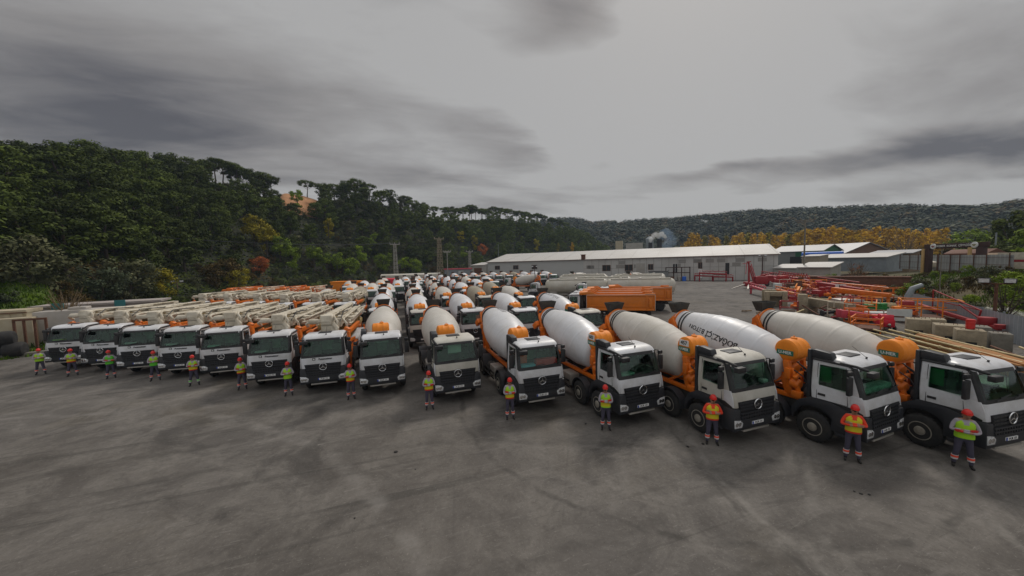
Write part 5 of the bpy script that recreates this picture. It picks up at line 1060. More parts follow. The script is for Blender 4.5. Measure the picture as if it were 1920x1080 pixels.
# wooden gate sign
ga = atg(1737, 104); gb = atg(1850, 97); gd = (gb-ga); GL = gd.length; grz = math.atan2(gd.y, gd.x)
def zat(px, py, D): return atd(px, py, D).z
o = thing('wooden_gate', 'dark wooden gateway with a lettered beam between two round emblems', 'gate', (ga.x,ga.y,TZ-1), grz); zt = zat(1790, 452, 100)-TZ+1
b = MB(); b.box(-.3,GL+.3,-.18,.18,zt-1.25,zt-.35); b.box(.1,.9,-.35,.35,0,zt-1.2); b.box(GL-1.2,GL-.2,-.35,.35,0,zt-1.2); part('beam', b, BROWNW, o, bevel=.04)
for x_ in (-.35, GL-2.2): b = MB(); b.box(x_,x_+.45,-.55,-.3,0,zt-1.2); part('post', b, YELLOWW, o, bevel=.03)
for x_, m in ((GL*.155, mat('maroon_emblem', (.25,.02,.04), .6)), (GL*.845, mat('olive_emblem', (.22,.2,.04), .6))):
    rd = GL*.052; d = MB(); d.lathe([(0,rd),(.12,rd),(.14,rd*.9)], (x_,-.2,zt-.8), (0,-1,0), 28); e = part('emblem_disc', d, LETW, o, 30)
    d = MB(); r_ = rd/1.25
    for s in (-1,1): d.prism([(x_,zt-.8-.5*r_),(x_+s*.75*r_,zt-.8+.1*r_),(x_+s*.55*r_,zt-.8+.35*r_),(x_+s*.2*r_,zt-.8),(x_+s*.12*r_,zt-.8+.4*r_),(x_,zt-.8+.3*r_)], -.37, -.345, 1)
    part('emblem_mark', d, m, e)
text_part('gate_lettering', 'KEMER  KONAK  ÇİFTLİĞİ', GL*.50/10.6, frame_mat((GL/2,-.19,zt-.8),(1,0,0),(0,0,1)), LETW, o, .01)
for px, D_, w_, h_, m, lb, nm in ((1800,108,9,1.3,CREAM,'cream long boat-like body behind the sheet fence inside the gate','covered_trailer'),(1835,110,7,1.2,SHEDGR,'green low roof behind the sheet fence by the right gate post','low_roof'),(1825,118,8,3.4,mat('red_brown_hut', (.13,.05,.025), .8),'red brown hut seen through the gateway','hut'),(1885,100,6,2.6,WOOD,'weathered wooden stall right of the gateway','stall')):
    q = atg(px, D_); b = MB(); b.prism([(-1.5,0),(-1.6,h_*.75),(0,h_),(1.6,h_*.75),(1.5,0)], -w_/2, w_/2, 0); solo(nm, b, m, lb, nm.replace('_', ' '), None, (q.x,q.y,TZ-1+1.6), grz, bevel=.05)
q = atg(1906, 92); b = MB(); b.box(-2.2,2.2,-.08,.08,0,2.4); o = solo('pale_board', b, CREAM, 'pale board with a red stripe right of the gateway', 'board', None, (q.x,q.y,TZ+.8), grz); b = MB(); b.box(-2.2,2.2,-.1,-.085,1.0,1.35); part('red_stripe', b, REDP, o)
# poles
def pole(name, lab, cat, base, H, r, m, arm=None, group=None):
    o = thing(name, lab, cat, base, -math.atan2(base.x, base.y), group); b = MB(); b.tube([(0,0,0),(0,0,H)], [r,r*.75], 10); part('pole', b, m, o, 40)
    if arm == 'flood':
        b = MB(); b.beam((-.75,0,H),(.75,0,H),.09); part('crossarm', b, m, o)
        for s in (-1,1): b = MB(); b.box(s*.62-.32,s*.62+.32,-.2,.12,H+.05,H+.42); l = part('floodlight', b, BLACKP, o, bevel=.03); c = MB(); c.box(s*.62-.26,s*.62+.26,-.215,-.2,H+.1,H+.38); part('lens', c, LAMP, l)
    if arm == 'power':
        b = MB()
        for zz, w_ in ((H-.1,1.9),(H-.5,1.5)): b.beam((-w_,0,zz),(w_,0,zz),.22)
        for x_ in (-1.7,-.8,.8,1.7): b.lathe([(0,.09),(.25,.14),(.4,.06)], (x_,0,H), (0,0,1), 8)
        part('crossarm', b, m, o)
    return o
pole('floodlight_pole', 'rust brown floodlight pole with two lamps behind the right fence', 'light pole', Vector((45.6,14.3,.3)), zat(1872,532,47.8)-.3, .13, RUST, 'flood')
q = atg(1430, 110); pole('floodlight_pole', 'dark lamp pole with two lamps before the warehouse corner', 'light pole', q, 6.6, .16, BROWNW, 'flood')
q = atg(1766, 66); pole('thin_pole', 'thin grey pole standing in the overgrown bank with a small lamp', 'pole', q, zat(1770,466,66), .055, CONCD)
q = atg(1508, 108); pole('power_pole', 'lattice-like power pole with dark crossarms right of the warehouse', 'power pole', q, zat(1511,412,108), .2, CONCD, 'power')
q = atg(1866, 120); pole('street_light', 'grey street light pole right of the gateway', 'street light', q, zat(1866,436,120), .16, GALV, None)
q = atg(330, 92); pole('floodlight_pole', 'pale floodlight pole with two lamps at the foot of the wooded hill', 'light pole', q, zat(330,530,92), .12, WOOD, 'flood')
q = atg(625, 160); pole('floodlight_pole', 'small lamp pole on the hill foot left of the lattice tower', 'light pole', q, zat(625,510,160), .14, WOOD, 'flood')
q = atg(1002, 104); pole('floodlight_pole', 'small dark lamp pole before the warehouse above the far mixers', 'light pole', q, zat(1002,501,104), .12, BROWNW, 'flood')
q = atg(839, 165); pole('power_pole', 'slim pole with a crossarm left of the site office', 'power pole', q, zat(839,471,165), .2, ALU, 'power')
q = atg(935, 150); pole('aerial_mast', 'thin mast above the left end of the warehouse', 'mast', q, zat(935,458,150), .1, GALV)
def tower(lab, px, D, ytop, w0, w1, m):
    q = atg(px, D); H = zat(px, ytop, D); o = thing('lattice_tower', lab, 'lattice tower', q, R(20), 'lattice towers'); b = MB(); n = 9; c = lambda t, k: Vector(((w0+(w1-w0)*t)*(1,-1,-1,1)[k], (w0+(w1-w0)*t)*(1,1,-1,-1)[k], H*t))
    for k in range(4):
        b.beam(c(0,k), c(1,k), .13)
        for i in range(n): b.beam(c(i/n,k), c((i+1)/n,(k+1) % 4), .06); b.beam(c((i+1)/n,k), c(i/n,(k+1) % 4), .06)
    part('lattice', b, m, o); b = MB(); b.beam((-2,0,H),(2,0,H),.25); b.beam((0,-1.6,H-.6),(0,1.6,H-.6),.25)
    for x_ in (-1.9,0,1.9): b.lathe([(0,.12),(.4,.2),(.7,.08)], (x_,0,H), (0,0,1), 8)
    part('crossarm', b, m, o); return o, H
tw1, h1 = tower('pale lattice tower left of the other, at the hill foot', 742, 150, 458, .75, .4, ALU)
tw2, h2 = tower('taller rust spotted lattice tower in front of the hill', 825, 140, 448, .95, .5, CONC)
tw3, h3 = tower('short lattice tower right of the site office', 881, 190, 472, .7, .4, ALU)
wv = MB(); a = Vector((tw1.location.x, tw1.location.y, h1+.5)); c = atd(-60, 415, 95)
for off in (-1.9, 0, 1.9):
    P_ = [a.lerp(c, t)+Vector((off*.7,off*.7,-4.5*4*t*(1-t)*.4)) for t in [k/24 for k in range(25)]]; wv.tube(P_, .035, 5)
c2 = Vector((tw2.location.x, tw2.location.y, h2+.5))
for off in (-1.5, 1.5): wv.tube([a.lerp(c2, t)+Vector((off,0,-1.2*4*t*(1-t))) for t in [k/10 for k in range(11)]], .03, 5)
solo('power_line', wv, DGREY, 'thin power lines crossing in front of the wooded hill', 'power line')
# site office
q = atg(858, 170); o = thing('site_office', 'small grey site office with a red roof edge behind the far mixers', 'office', q, -math.atan2(q.x,q.y)+R(4)); b = MB(); b.box(-6.2,6.2,-3,3,0,4.3); part('wall', b, GALV, o); b = MB(); b.box(-6.5,6.5,-3.3,3.3,4.3,4.75); part('roof', b, PINKP, o); b = MB(); b.box(0,2.6,-3.06,-3.0,1.8,3.6); part('window', b, PAPER, o); b = MB(); b.box(6.2,8.4,-3,3,0,4.4); part('end_wall', b, PLASTER, o)
q = atg(770, 140); b = MB(); b.prism([(-1.4,0),(-1.4,3.2),(0,3.7),(1.4,3.2),(1.4,0)], -11, 11, 0); solo('long_trailer', b, TANKC, 'long cream trailer body under the left lattice tower', 'trailer', None, q, R(-14), bevel=.05)
q = atg(700, 118); b = MB(); b.prism([(-.8,0),(-.8,2.4),(0,2.7),(.8,2.4),(.8,0)], -2, 2, 0); solo('red_trailer', b, PINKR, 'small red trailer body left of the long cream trailer', 'trailer', None, q+Vector((5,6,0)), R(-20), bevel=.05)
q = atg(650, 82); b = MB(); b.box(-3,3,-1.2,1.2,1.3,3.6); b.box(-3.1,3.1,-1.3,1.3,3.5,3.75); solo('orange_skip', b, TANKO, 'orange tipper body behind the beige mixers on the left', 'tipper body', None, q, R(-20), bevel=.04)
# chimneys, plant and smoke behind the warehouse
for px, yt, r_, lb in ((1219.5,455,1.3,'short black chimney behind the warehouse, left of the taller one'),(1236.5,448,1.5,'taller black chimney behind the warehouse')):
    q = atg(px, 230); b = MB(); b.lathe([(0,r_*1.15),(1,r_),(zat(px,yt,230),r_*.9),(zat(px,yt,230)+.02,r_*.6)], (0,0,0), (0,0,1), 18); solo('chimney', b, INK, lb, 'chimney', 'black chimneys', q, smooth=35)
q = atg(1190, 250); o = thing('plant_building', 'pale plant buildings and silo seen above the warehouse roof, left of the chimneys', 'plant', q, -math.atan2(q.x,q.y)); b = MB(); b.box(-12,-7.5,-4,4,0,zat(1190,451,250)); part('silo_tower', b, CONT, o); b = MB(); b.box(-5.5,5,-4,4,0,zat(1190,456,250)); part('hall', b, PLASTER, o); b = MB(); b.lathe([(0,2.4),(zat(1190,449,250),2.4),(zat(1190,449,250)+1.5,.5)], (9.3,0,0), (0,0,1), 18); part('silo', b, GALV, o, 35)
# left side: cream container, white tank wall, tyres, rusty frame
o = thing('container', 'cream ribbed container at the left edge of the picture', 'container', (-34.5,44.2,0), R(14)); b = MB(); b.box(-3.2,3.2,-1.25,1.25,.1,3.6)
for k in range(9): b.box(-3.05+k*.72,-2.75+k*.72,-1.33,-1.25,.35,3.3)
b.box(-3.25,3.25,-1.36,1.3,3.35,3.62); part('body', b, CONT, o); b = MB(); b.box(-3.27,3.27,-1.38,-1.30,3.36,3.44); part('rust_edge', b, RUST, o)
b = MB(); b.box(-1.3,1.3,-.9,.9,0,3.0); solo('white_tank', b, CONT, 'pale square tank stained yellow beside the rusty frame', 'tank', None, (-31.6,43.4,0), R(14), bevel=.06)
b = MB(); b.box(-2.6,2.6,-.9,.9,0,3.35); b.box(-.6,.6,-.5,.5,3.35,3.6); solo('white_tank', b, mat('pale_tank_paint', (.43,.40,.37), .7, var=.06, dirt=(.25,.2,.12), dirt_amt=.3), 'large white tank left of the leftmost pump truck', 'tank', None, (-28.2,44.9,0), R(10), bevel=.06)
b = MB()
for x in (-.9,-.35,.25,.9): b.beam((x,0,0),(x,0,2.95),.14)
for z in (.25,2.9): b.beam((-.95,0,z),(.95,0,z),.16)
b.beam((-.95,-.6,.08),(.95,-.6,.08),.14); b.beam((-.9,0,.08),(-.9,-.7,.08),.14); b.beam((.9,0,.08),(.9,-.7,.08),.14)
solo('rusty_rack', b, RUST, 'rusty upright steel frame standing before the pale tanks', 'steel frame', None, (-29.6,41.9,0), R(10))
for k, (x, y, z, lb) in enumerate([(-29.55,40.3,0,'big black tyre lying on the ground, right one of the pair'),(-30.75,40.05,0,'big black tyre lying on the ground at the left picture edge'),(-30.1,40.3,.95,'big black tyre lying on top of the two others')]):
    t = MB(); t.lathe([(0,.3),(0,.42),(.06,.55),(.2,.62),(.95,.62),(1.1,.55),(1.16,.42),(1.16,.3)], (-.58,0,.62), (1,0,0), 26); solo('old_tyre', t, RUBBER, lb, 'tyre', 'tyres at the left edge', (x,y,z), R(12+k*6), smooth=35)
b = MB(); b.beam((-33,39.3,.15),(-27.5,40.8,.15),.5,.3); solo('kerb_slab', b, CONCD, 'low concrete slab along the yard edge under the tyres', 'slab')
b = MB(); b.box(-4.5,4.5,-1.6,1.6,0,2.9); b.box(-4.8,4.8,-1.8,1.8,2.9,3.1); o = solo('low_shed', b, mat('pinkish_roof_sheet', (.33,.29,.27), .7), 'low pinkish grey roof behind the leftmost pump truck', 'shed', None, (-29.5,50.5,.5), R(12))
for x in (-3.2, 1.2): b = MB(); b.box(x,x+.8,-1.95,-1.8,1.9,3.3); part('teal_door', b, TEAL, o)

# ------------------------------------------------------------------ ground
def grid_mesh(name, nu, nv, fn, m, smooth=True):
    vs = [fn(i/nu, j/nv) for j in range(nv+1) for i in range(nu+1)]; fs = [(j*(nu+1)+i, j*(nu+1)+i+1, (j+1)*(nu+1)+i+1, (j+1)*(nu+1)+i) for j in range(nv) for i in range(nu)]
    me = bpy.data.meshes.new(name); me.from_pydata([tuple(v) for v in vs], [], fs); me.materials.append(m)
    bm = bmesh.new(); bm.from_mesh(me); bmesh.ops.recalc_face_normals(bm, faces=bm.faces); bm.to_mesh(me); bm.free()
    me.polygons.foreach_set('use_smooth', [smooth]*len(me.polygons)); return me
def nodes(m): return m.node_tree.nodes, m.node_tree.links
def yardmat():
    m = bpy.data.materials.new('dusty_yard_concrete'); m.use_nodes = True; N, L = nodes(m); b = N['Principled BSDF']; b.inputs['Roughness'].default_value = .88; b.inputs['Specular IOR Level'].default_value = .25
    g = N.new('ShaderNodeNewGeometry'); P = g.outputs['Position']
    def noise_(sc, det=6, rough=.6, vec=None, dist=0.):
        n = N.new('ShaderNodeTexNoise'); n.inputs['Scale'].default_value = sc; n.inputs['Detail'].default_value = det; n.inputs['Roughness'].default_value = rough; n.inputs['Distortion'].default_value = dist; L.new(vec or P, n.inputs['Vector']); return n.outputs['Fac']
    def ramp(v, a, b_, c0=0., c1=1.):
        r = N.new('ShaderNodeMapRange'); r.inputs['From Min'].default_value = a; r.inputs['From Max'].default_value = b_; r.inputs['To Min'].default_value = c0; r.inputs['To Max'].default_value = c1; L.new(v, r.inputs['Value']); return r.outputs['Result']
    def mapv(rot, sc):
        mp = N.new('ShaderNodeMapping'); mp.inputs['Rotation'].default_value = (0,0,rot); mp.inputs['Scale'].default_value = sc; L.new(P, mp.inputs['Vector']); return mp.outputs['Vector']
    def mix(f, a, c, mode='MIX'):
        x = N.new('ShaderNodeMix'); x.data_type = 'RGBA'; x.blend_type = mode
        if isinstance(f, float): x.inputs['Factor'].default_value = f
        else: L.new(f, x.inputs['Factor'])
        for s, v in (('A', a), ('B', c)):
            if isinstance(v, tuple): x.inputs[s].default_value = (*v, 1)
            else: L.new(v, x.inputs[s])
        return x.outputs['Result']
    col = mix(ramp(noise_(.09, 5, .6), .35, .65), (.084,.077,.071), (.158,.146,.135))
    col = mix(ramp(noise_(.55, 7, .72, None, .6), .42, .70, 0., .75), col, (.24,.223,.203))
    col = mix(ramp(noise_(.22, 6, .68, None, 1.2), .53, .66, 0., .8), col, (.062,.058,.055))
    col = mix(ramp(noise_(1.6, 6, .75, None, .5), .52, .72, 0., .55), col, (.07,.064,.058))
    col = mix(ramp(noise_(.16, 5, .6, mapv(1.9, (1,1,1)), .4), .58, .72, 0., .5), col, (.105,.088,.062))
    col = mix(ramp(noise_(.045, 4, .55, mapv(2.6, (1,1,1))), .46, .60, 0., .25), col, (.080,.067,.054))
    # tyre drags: noise stretched along several driving directions
    for rot, sc, lo, hi, am, c in ((.75,(.05,1.5,1),.60,.70,.55,(.055,.052,.047)),(.25,(.07,2.2,1),.63,.74,.38,(.22,.205,.19)),(-.5,(.06,1.8,1),.64,.72,.4,(.06,.056,.05)),(1.15,(.06,2.6,1),.65,.75,.35,(.22,.205,.19)),(.9,(.12,5.5,1),.68,.76,.4,(.05,.047,.043))):
        col = mix(ramp(noise_(1., 4, .55, mapv(rot, sc), 1.1), lo, hi, 0., am), col, c)
    for rot_, sc_ in ((.3,(.9,5,1)),(1.25,(.8,6,1)),(2.2,(1.,5.5,1)),(2.8,(.7,4.5,1))): col = mix(ramp(noise_(1.3, 5, .7, mapv(rot_, sc_), .6), .64, .74, 0., .6), col, (.27,.255,.235))
    for rot_, sc_ in ((.6,(.6,4,1)),(1.9,(.7,5,1))): col = mix(ramp(noise_(1.1, 5, .7, mapv(rot_, sc_), .8), .64, .74, 0., .55), col, (.052,.047,.041))
    # fine grit and little pale scuffs
    col = mix(ramp(noise_(9., 5, .75), .3, .7, .0, .55), col, mix(1., col, (.62,.60,.58), 'MULTIPLY'))
    col = mix(ramp(noise_(16., 3, .7), .60, .70, 0., .45), col, (.27,.25,.225)); col = mix(ramp(noise_(13., 3, .7, mapv(.7, (1,1,1))), .62, .72, 0., .6), col, (.05,.046,.041)); col = mix(ramp(noise_(30., 2, .6, mapv(1., (1,1,1))), .67, .75, 0., .6), col, (.035,.032,.028))
    def arc(cx_, cy_, R_, w_, am, c, col):
        d = N.new('ShaderNodeVectorMath'); d.operation = 'DISTANCE'; wv_ = N.new('ShaderNodeVectorMath'); wv_.operation = 'ADD'; L.new(P, wv_.inputs[0]); nz_ = N.new('ShaderNodeTexNoise'); nz_.inputs['Scale'].default_value = .5; nz_.inputs['Detail'].default_value = 4; L.new(P, nz_.inputs['Vector']); L.new(nz_.outputs['Color'], wv_.inputs[1]); L.new(wv_.outputs['Vector'], d.inputs[0]); d.inputs[1].default_value = (cx_+.5, cy_+.5, .5)
        s_ = N.new('ShaderNodeMath'); s_.operation = 'SUBTRACT'; L.new(d.outputs['Value'], s_.inputs[0]); s_.inputs[1].default_value = R_; a_ = N.new('ShaderNodeMath'); a_.operation = 'ABSOLUTE'; L.new(s_.outputs['Value'], a_.inputs[0])
        m_ = N.new('ShaderNodeMath'); m_.operation = 'MULTIPLY'; L.new(ramp(a_.outputs['Value'], w_*.3, w_, am, 0.), m_.inputs[0]); L.new(ramp(noise_(.9, 4, .7), .40, .62), m_.inputs[1]); return mix(m_.outputs['Value'], col, c)
    for A_ in ((24,2,16,.16,.55,(.24,.225,.205)),(24,2,16.35,.10,.5,(.045,.042,.037)),(-6,-14,28,.25,.45,(.055,.051,.046)),(-6,-14,30.2,.25,.45,(.055,.051,.046)),(30,-18,31,.2,.3,(.235,.22,.20)),(4,40,33,.22,.5,(.06,.055,.05)),(4,40,35.1,.22,.5,(.06,.055,.05)),(18,-2,7.5,.2,.5,(.23,.215,.195)),(-20,2,21,.35,.45,(.22,.205,.19)),(12,14,9.5,.16,.6,(.045,.042,.038))): col = arc(*A_, col)
    v = N.new('ShaderNodeTexVoronoi'); v.feature = 'DISTANCE_TO_EDGE'; v.inputs['Scale'].default_value = .16; L.new(mapv(.4, (1,1.3,1)), v.inputs['Vector']); wv = ramp(v.outputs['Distance'], .0, .006, .0, 1.)
    inv = N.new('ShaderNodeMath'); inv.operation = 'MULTIPLY'; L.new(ramp(v.outputs['Distance'], .001, .006, .2, 0.), inv.inputs[0]); L.new(ramp(noise_(.3), .45, .6), inv.inputs[1])
    col = mix(inv.outputs['Value'], col, (.05,.047,.043))
    L.new(col, b.inputs['Base Color'])
    bp = N.new('ShaderNodeBump'); bp.inputs['Strength'].default_value = .35; bp.inputs['Distance'].default_value = .03; L.new(noise_(7., 8, .75), bp.inputs['Height']); L.new(bp.outputs['Normal'], b.inputs['Normal'])
    return m
YARD = yardmat()
SOIL = mat('field_soil', (.10,.085,.05), .95, var=.4, scale=.06, dirt=(.07,.09,.03), dirt_amt=.8, coord='Object')
gp = [Vector((-1500,-1500,-.02)), Vector((1500,-1500,-.02)), Vector((1500,1500,-.02)), Vector((-1500,1500,-.02))]
me = bpy.data.meshes.new('ground'); me.from_pydata(gp, [], [(0,1,2,3)]); me.materials.append(SOIL); tag(obj('ground', me), 'flat ground around the yard', None, None, 'structure')
yp = [(-27,-40),(60,-40),(60,9),(47,14),(58,24),(118,71),(100,72),(38,136),(8,150),(-8,120),(-17,90),(-26,70),(-31,54),(-33,44),(-32,36),(-29,37),(-29,20)]
yp = [(-60,-60),(80,-60),(80,20),(118,71),(110,85),(50,150),(14,165),(-8,125),(-19,92),(-30,70),(-38,52),(-42,36),(-60,20)]
me = bpy.data.meshes.new('yard'); me.from_pydata([(x,y,0) for x,y in yp], [], [tuple(range(len(yp)))]); me.materials.append(YARD); tag(obj('yard', me), 'grey dusty concrete yard with tyre marks', None, None, 'structure')
for k, (px, py, s, lb) in enumerate([(742,848,.07,'small dark stone lying on the yard left of the picture centre'),(1318,833,.06,'small dark stone lying behind the worker in the orange shirt'),(1614,926,.045,'dark clod at the little broken patch right of the middle foreground'),(1630,928,.04,'smaller dark clod at the little broken patch'),(1602,922,.035,'third dark clod at the little broken patch'),(1290,838,.05,'pebble lying on the yard near the wheel marks'),(779,880,.03,'tiny pebble in the left foreground'),(1098,795,.05,'tiny pebble before the mixer with the red cloth'),(665,972,.03,'pebble in the lower left foreground')]):
    b = MB(); ell(b, (0,0,s*.3), s, s*.8, s*.5, 6, 9)
    for i, v in enumerate(b.v): q = Vector(v); b.v[i] = tuple(q*(1+.25*noise.noise(q*9+Vector((k*3,0,0)))))
    q = atz(px, py); solo('stone', b, BOOT, lb, 'stone', 'stones on the yard', (q.x,q.y,0), k)

# ------------------------------------------------------------------ trees
def leaves(mb, c, rad, n, size, up=.35, shell=.5, mi=0, jit=.38):
    c = Vector(c)
    for _ in range(n):
        while True:
            d = Vector((random.uniform(-1,1), random.uniform(-1,1), random.uniform(-1,1)))
            if .05 < d.length <= 1: break
        d.normalize(); r = random.random()**shell
        p = c+Vector((d.x*rad[0]*r, d.y*rad[1]*r, d.z*rad[2]*r))
        nn = (d+Vector((random.gauss(0,jit), random.gauss(0,jit), random.gauss(0,jit)+up*1.2))).normalized()
        a = nn.cross(Vector((random.gauss(0,1), random.gauss(0,1), random.gauss(0,1)))).normalized(); b = nn.cross(a)
        s = size*random.uniform(.6,1.35); s2 = s*random.uniform(.5,.9)
        o = len(mb.v); mb.v += [tuple(p-a*s*.5), tuple(p+b*s2*.5-a*s*.1), tuple(p+a*s*.5), tuple(p-b*s2*.5+a*s*.1)]; mb.f.append([o,o+1,o+2,o+3]); mb.m.append(mi)
def trunk_mb(h, r, limbs, bend=.3):
    b = MB(); pts = [Vector((0,0,-.6))]; q = Vector((0,0,0))
    for k in range(1, 6): pts.append(Vector((math.sin(k*.9)*bend*k/5, math.cos(k*1.3)*bend*k/5, h*k/5)))
    b.tube(pts, [r*1.25,r,r*.85,r*.75,r*.62,r*.45], 8)
    for (t, e) in limbs: s = Vector((math.sin(t*4.5)*bend*t, math.cos(t*6.5)*bend*t, h*t)); m_ = s.lerp(Vector(e), .55)+Vector((0,0,-.15)); b.tube([s, m_, Vector(e)], [r*.42,r*.28,r*.12], 6)
    return b
def pine_geo(seed, h=9.5, w=4.2, n=1500, leaf=.5):
    random.seed(seed); cl = []; L_ = []
    for k in range(11):
        a = k*2.4+random.uniform(-.4,.4); rr = w*(.15+.75*math.sqrt(k/10.)); z = h*(.90-.18*(rr/w)**2)+random.uniform(-.5,.3); c = Vector((math.cos(a)*rr, math.sin(a)*rr, z)); cl.append((c, (random.uniform(1.3,1.9), random.uniform(1.3,1.9), random.uniform(.6,.95))))
        if k % 2 == 0: L_.append((random.uniform(.5,.8), c-Vector((0,0,.5))))
    for k in range(4): a = random.uniform(0,6.3); rr = w*random.uniform(.35,.7); cl.append((Vector((math.cos(a)*rr, math.sin(a)*rr, h*random.uniform(.5,.68))), (1.1,1.1,.6)))
    cr = MB()
    for c, r in cl: leaves(cr, c, r, n//len(cl), leaf, .5, .45)
    return trunk_mb(h*.86, .22, L_, .6), cr
def dome_geo(seed, h=9., w=3.9, n=2600, leaf=.47):
    random.seed(seed); cl = []; L_ = []
    for k in range(20):
        t = (k+.5)/20; z = h*(.22+.70*t); rr = w*math.sqrt(max(.02, 1-((z/h-.42)/.56)**2))*random.uniform(.35,.78); a = k*2.4+random.uniform(-.5,.5); c = Vector((math.cos(a)*rr, math.sin(a)*rr, z)); cl.append((c, (random.uniform(1.2,1.7), random.uniform(1.2,1.7), random.uniform(.6,.9))))
        if k % 4 == 0: L_.append((max(.15,z/h*.7), c))
    cr = MB()
    for c, r in cl: leaves(cr, c, r, n//len(cl), leaf, .55, .3)
    return trunk_mb(h*.8, .22, L_, .5), cr
def broad_geo(seed, h=7.5, w=3.2, n=1500, leaf=.5, low=.12):
    random.seed(seed); cl = []; L_ = []
    for k in range(15):
        z = h*(low+(.92-low)*random.random()); m_ = math.sin(PI*min(1, max(.12, (z/h-low*.6)/(1.06-low*.6))))**.6; a = random.uniform(0,6.3); rr = w*m_*random.uniform(.25,.75); c = Vector((math.cos(a)*rr, math.sin(a)*rr, z)); cl.append((c, (random.uniform(.8,1.35)*w/3.2, random.uniform(.8,1.35)*w/3.2, random.uniform(.6,1.1)*w/3.2)))
        if k % 3 == 0: L_.append((random.uniform(.3,.7), c))
    cr = MB()
    for c, r in cl: leaves(cr, c, r, n//len(cl), leaf, .35, .5)
    return trunk_mb(h*.75, .16*h/7.5, L_, .35), cr
def poplar_geo(seed, h=13, w=2.6, n=1300):
    random.seed(seed); cr = MB(); L_ = []
    for k in range(16): z = h*(.14+.82*k/15); m_ = math.sin(PI*(.12+.80*k/15))**.7; a = random.uniform(0,6.3); rr = w*m_*random.uniform(.1,.6); leaves(cr, (math.cos(a)*rr, math.sin(a)*rr, z), (w*.62*m_+.3, w*.62*m_+.3, h*.085), n//16, .55, .3, .5); L_.append((max(.1,(z-1.5)/h), Vector((math.cos(a)*rr, math.sin(a)*rr, z))))
    return trunk_mb(h*.9, .2, L_[::2], .2), cr
def bare_geo(seed, h=6, w=2.5, n=26):
    random.seed(seed); b = MB(); b.tube([(0,0,-.3),(.1,0,h*.2),(0,.1,h*.35)], [.14,.12,.10], 7)
    for k in range(n):
        a = random.uniform(0,6.3); e = Vector((math.cos(a)*w*random.uniform(.4,1), math.sin(a)*w*random.uniform(.4,1), h*random.uniform(.55,1))); s = Vector((0,.05,h*random.uniform(.12,.36))); m_ = s.lerp(e,.5)+Vector((random.uniform(-.2,.2),random.uniform(-.2,.2),.2)); b.tube([s,m_,e], [.06,.04,.015], 5)
        for _ in range(3): t = random.uniform(.4,.9); q = s.lerp(e,t); b.tube([q, q+Vector((random.uniform(-.6,.6),random.uniform(-.6,.6),random.uniform(.2,.8)))], [.022,.008], 4)
    return b, None
PROTO = {}
def proto(key, geo, lm):
    t, c = geo; PROTO[key] = (t.mesh('trunk', BARK if c else TWIG, 60), c.mesh('crown', lm) if c else None, c)
for k in range(4): proto(('pine',k), pine_geo(100+k, 9.5+k*.4, 3.9+.3*(k % 3)), L_PINE)
for k in range(4): proto(('dome',k), dome_geo(700+k, 8.6+k*.5, 3.7+.3*(k % 3)), L_PINE)
for k in range(4): proto(('broad',k), broad_geo(200+k, 7.2+.5*k, 3.1), L_DARK)
for k in range(3): proto(('shrub',k), broad_geo(300+k, 3.2+.4*k, 2.3, 2400, .23, .05), L_OLIVE)
for k in range(3): proto(('poplar',k), poplar_geo(400+k), L_GOLD)
for k in range(3): proto(('round',k), broad_geo(500+k, 8.5, 4.2, 1900, .5, .18), L_LIME)
def thin_geo(seed, h=5.6, w=1.9):
    random.seed(seed); t, _ = bare_geo(seed, h, w, 18); cr = MB()
    for _ in range(14): a = random.uniform(0,6.3); leaves(cr, (math.cos(a)*w*random.uniform(.1,.9), math.sin(a)*w*random.uniform(.1,.9), h*random.uniform(.25,.95)), (.5,.5,.35), 14, .22, .3)
    return t, cr
proto(('thin',0), thin_geo(620), L_RUST)
proto(('bare',0), bare_geo(600), None); proto(('bare',1), bare_geo(601, 7.5, 3.2, 34), None)
random.seed(5)
def tree(key, pos, sc, name, lab, cat, group=None, lm=None, rz=None, zs=1.):
    t, c, _ = PROTO[key]; o = thing(name, lab, cat, pos, random.uniform(0, 6.28) if rz is None else rz, group); o.scale = (sc, sc, sc*zs)
    obj('trunk', t, o)
    if c:
        k = obj('crown', c, o)
        if lm: paint(k, lm)
    return o
# left hill: (picture column, base distance, crest distance, picture row of the tree tops on the crest, tree height there)
HT = [(-420,46,120,300,9),(-200,47,125,272,9),(0,54,135,269,9),(200,68,150,271,9),(330,82,165,286,9),(430,100,180,306,9),(500,116,190,330,9),(545,126,196,357,1),(580,132,202,366,1),(615,138,206,346,9),(680,150,215,338,9),(760,170,228,366,9),(840,190,250,390,9),(930,215,280,388,9),(1000,232,300,399,9),(1060,252,320,416,9),(1100,266,335,436,8),(1132,282,350,462,6),(1165,300,365,486,1),(1230,330,395,490,0)]
def hrow(px):
    for a, b in zip(HT, HT[1:]):
        if a[0] <= px <= b[0]: t = (px-a[0])/(b[0]-a[0]); return [a[i]+(b[i]-a[i])*t for i in range(5)]
    return list(HT[0] if px < HT[0][0] else HT[-1])
def hill_z(px, D):
    _, D0, D1, y, th = hrow(px); hc = max(0, atd(px, y, D1).z-th); t = (D-D0)/(D1-D0)
    if t <= 0: z = 0
    elif t <= 1: z = hc*(.35*t+.65*(t*t*(3-2*t)))
    else: z = hc*max(0, 1-((t-1)*.9)**2)
    q = atg(px, D); return z+(noise.noise(Vector((q.x*.04,q.y*.04,0)))*2.2*min(1, max(0, t*3)) if t > 0 else -.3)
def hfn(u, v): px = -420+u*1650; _, D0, D1, _, _ = hrow(px); D_ = D0-3+(D1*1.45-D0+3)*v; return atg(px, D_, hill_z(px, D_))
HILLM = mat('wooded_hill_floor', (.012,.017,.004), .95, var=.45, scale=.12, dirt=(.034,.026,.009), dirt_amt=.5, coord='Object')
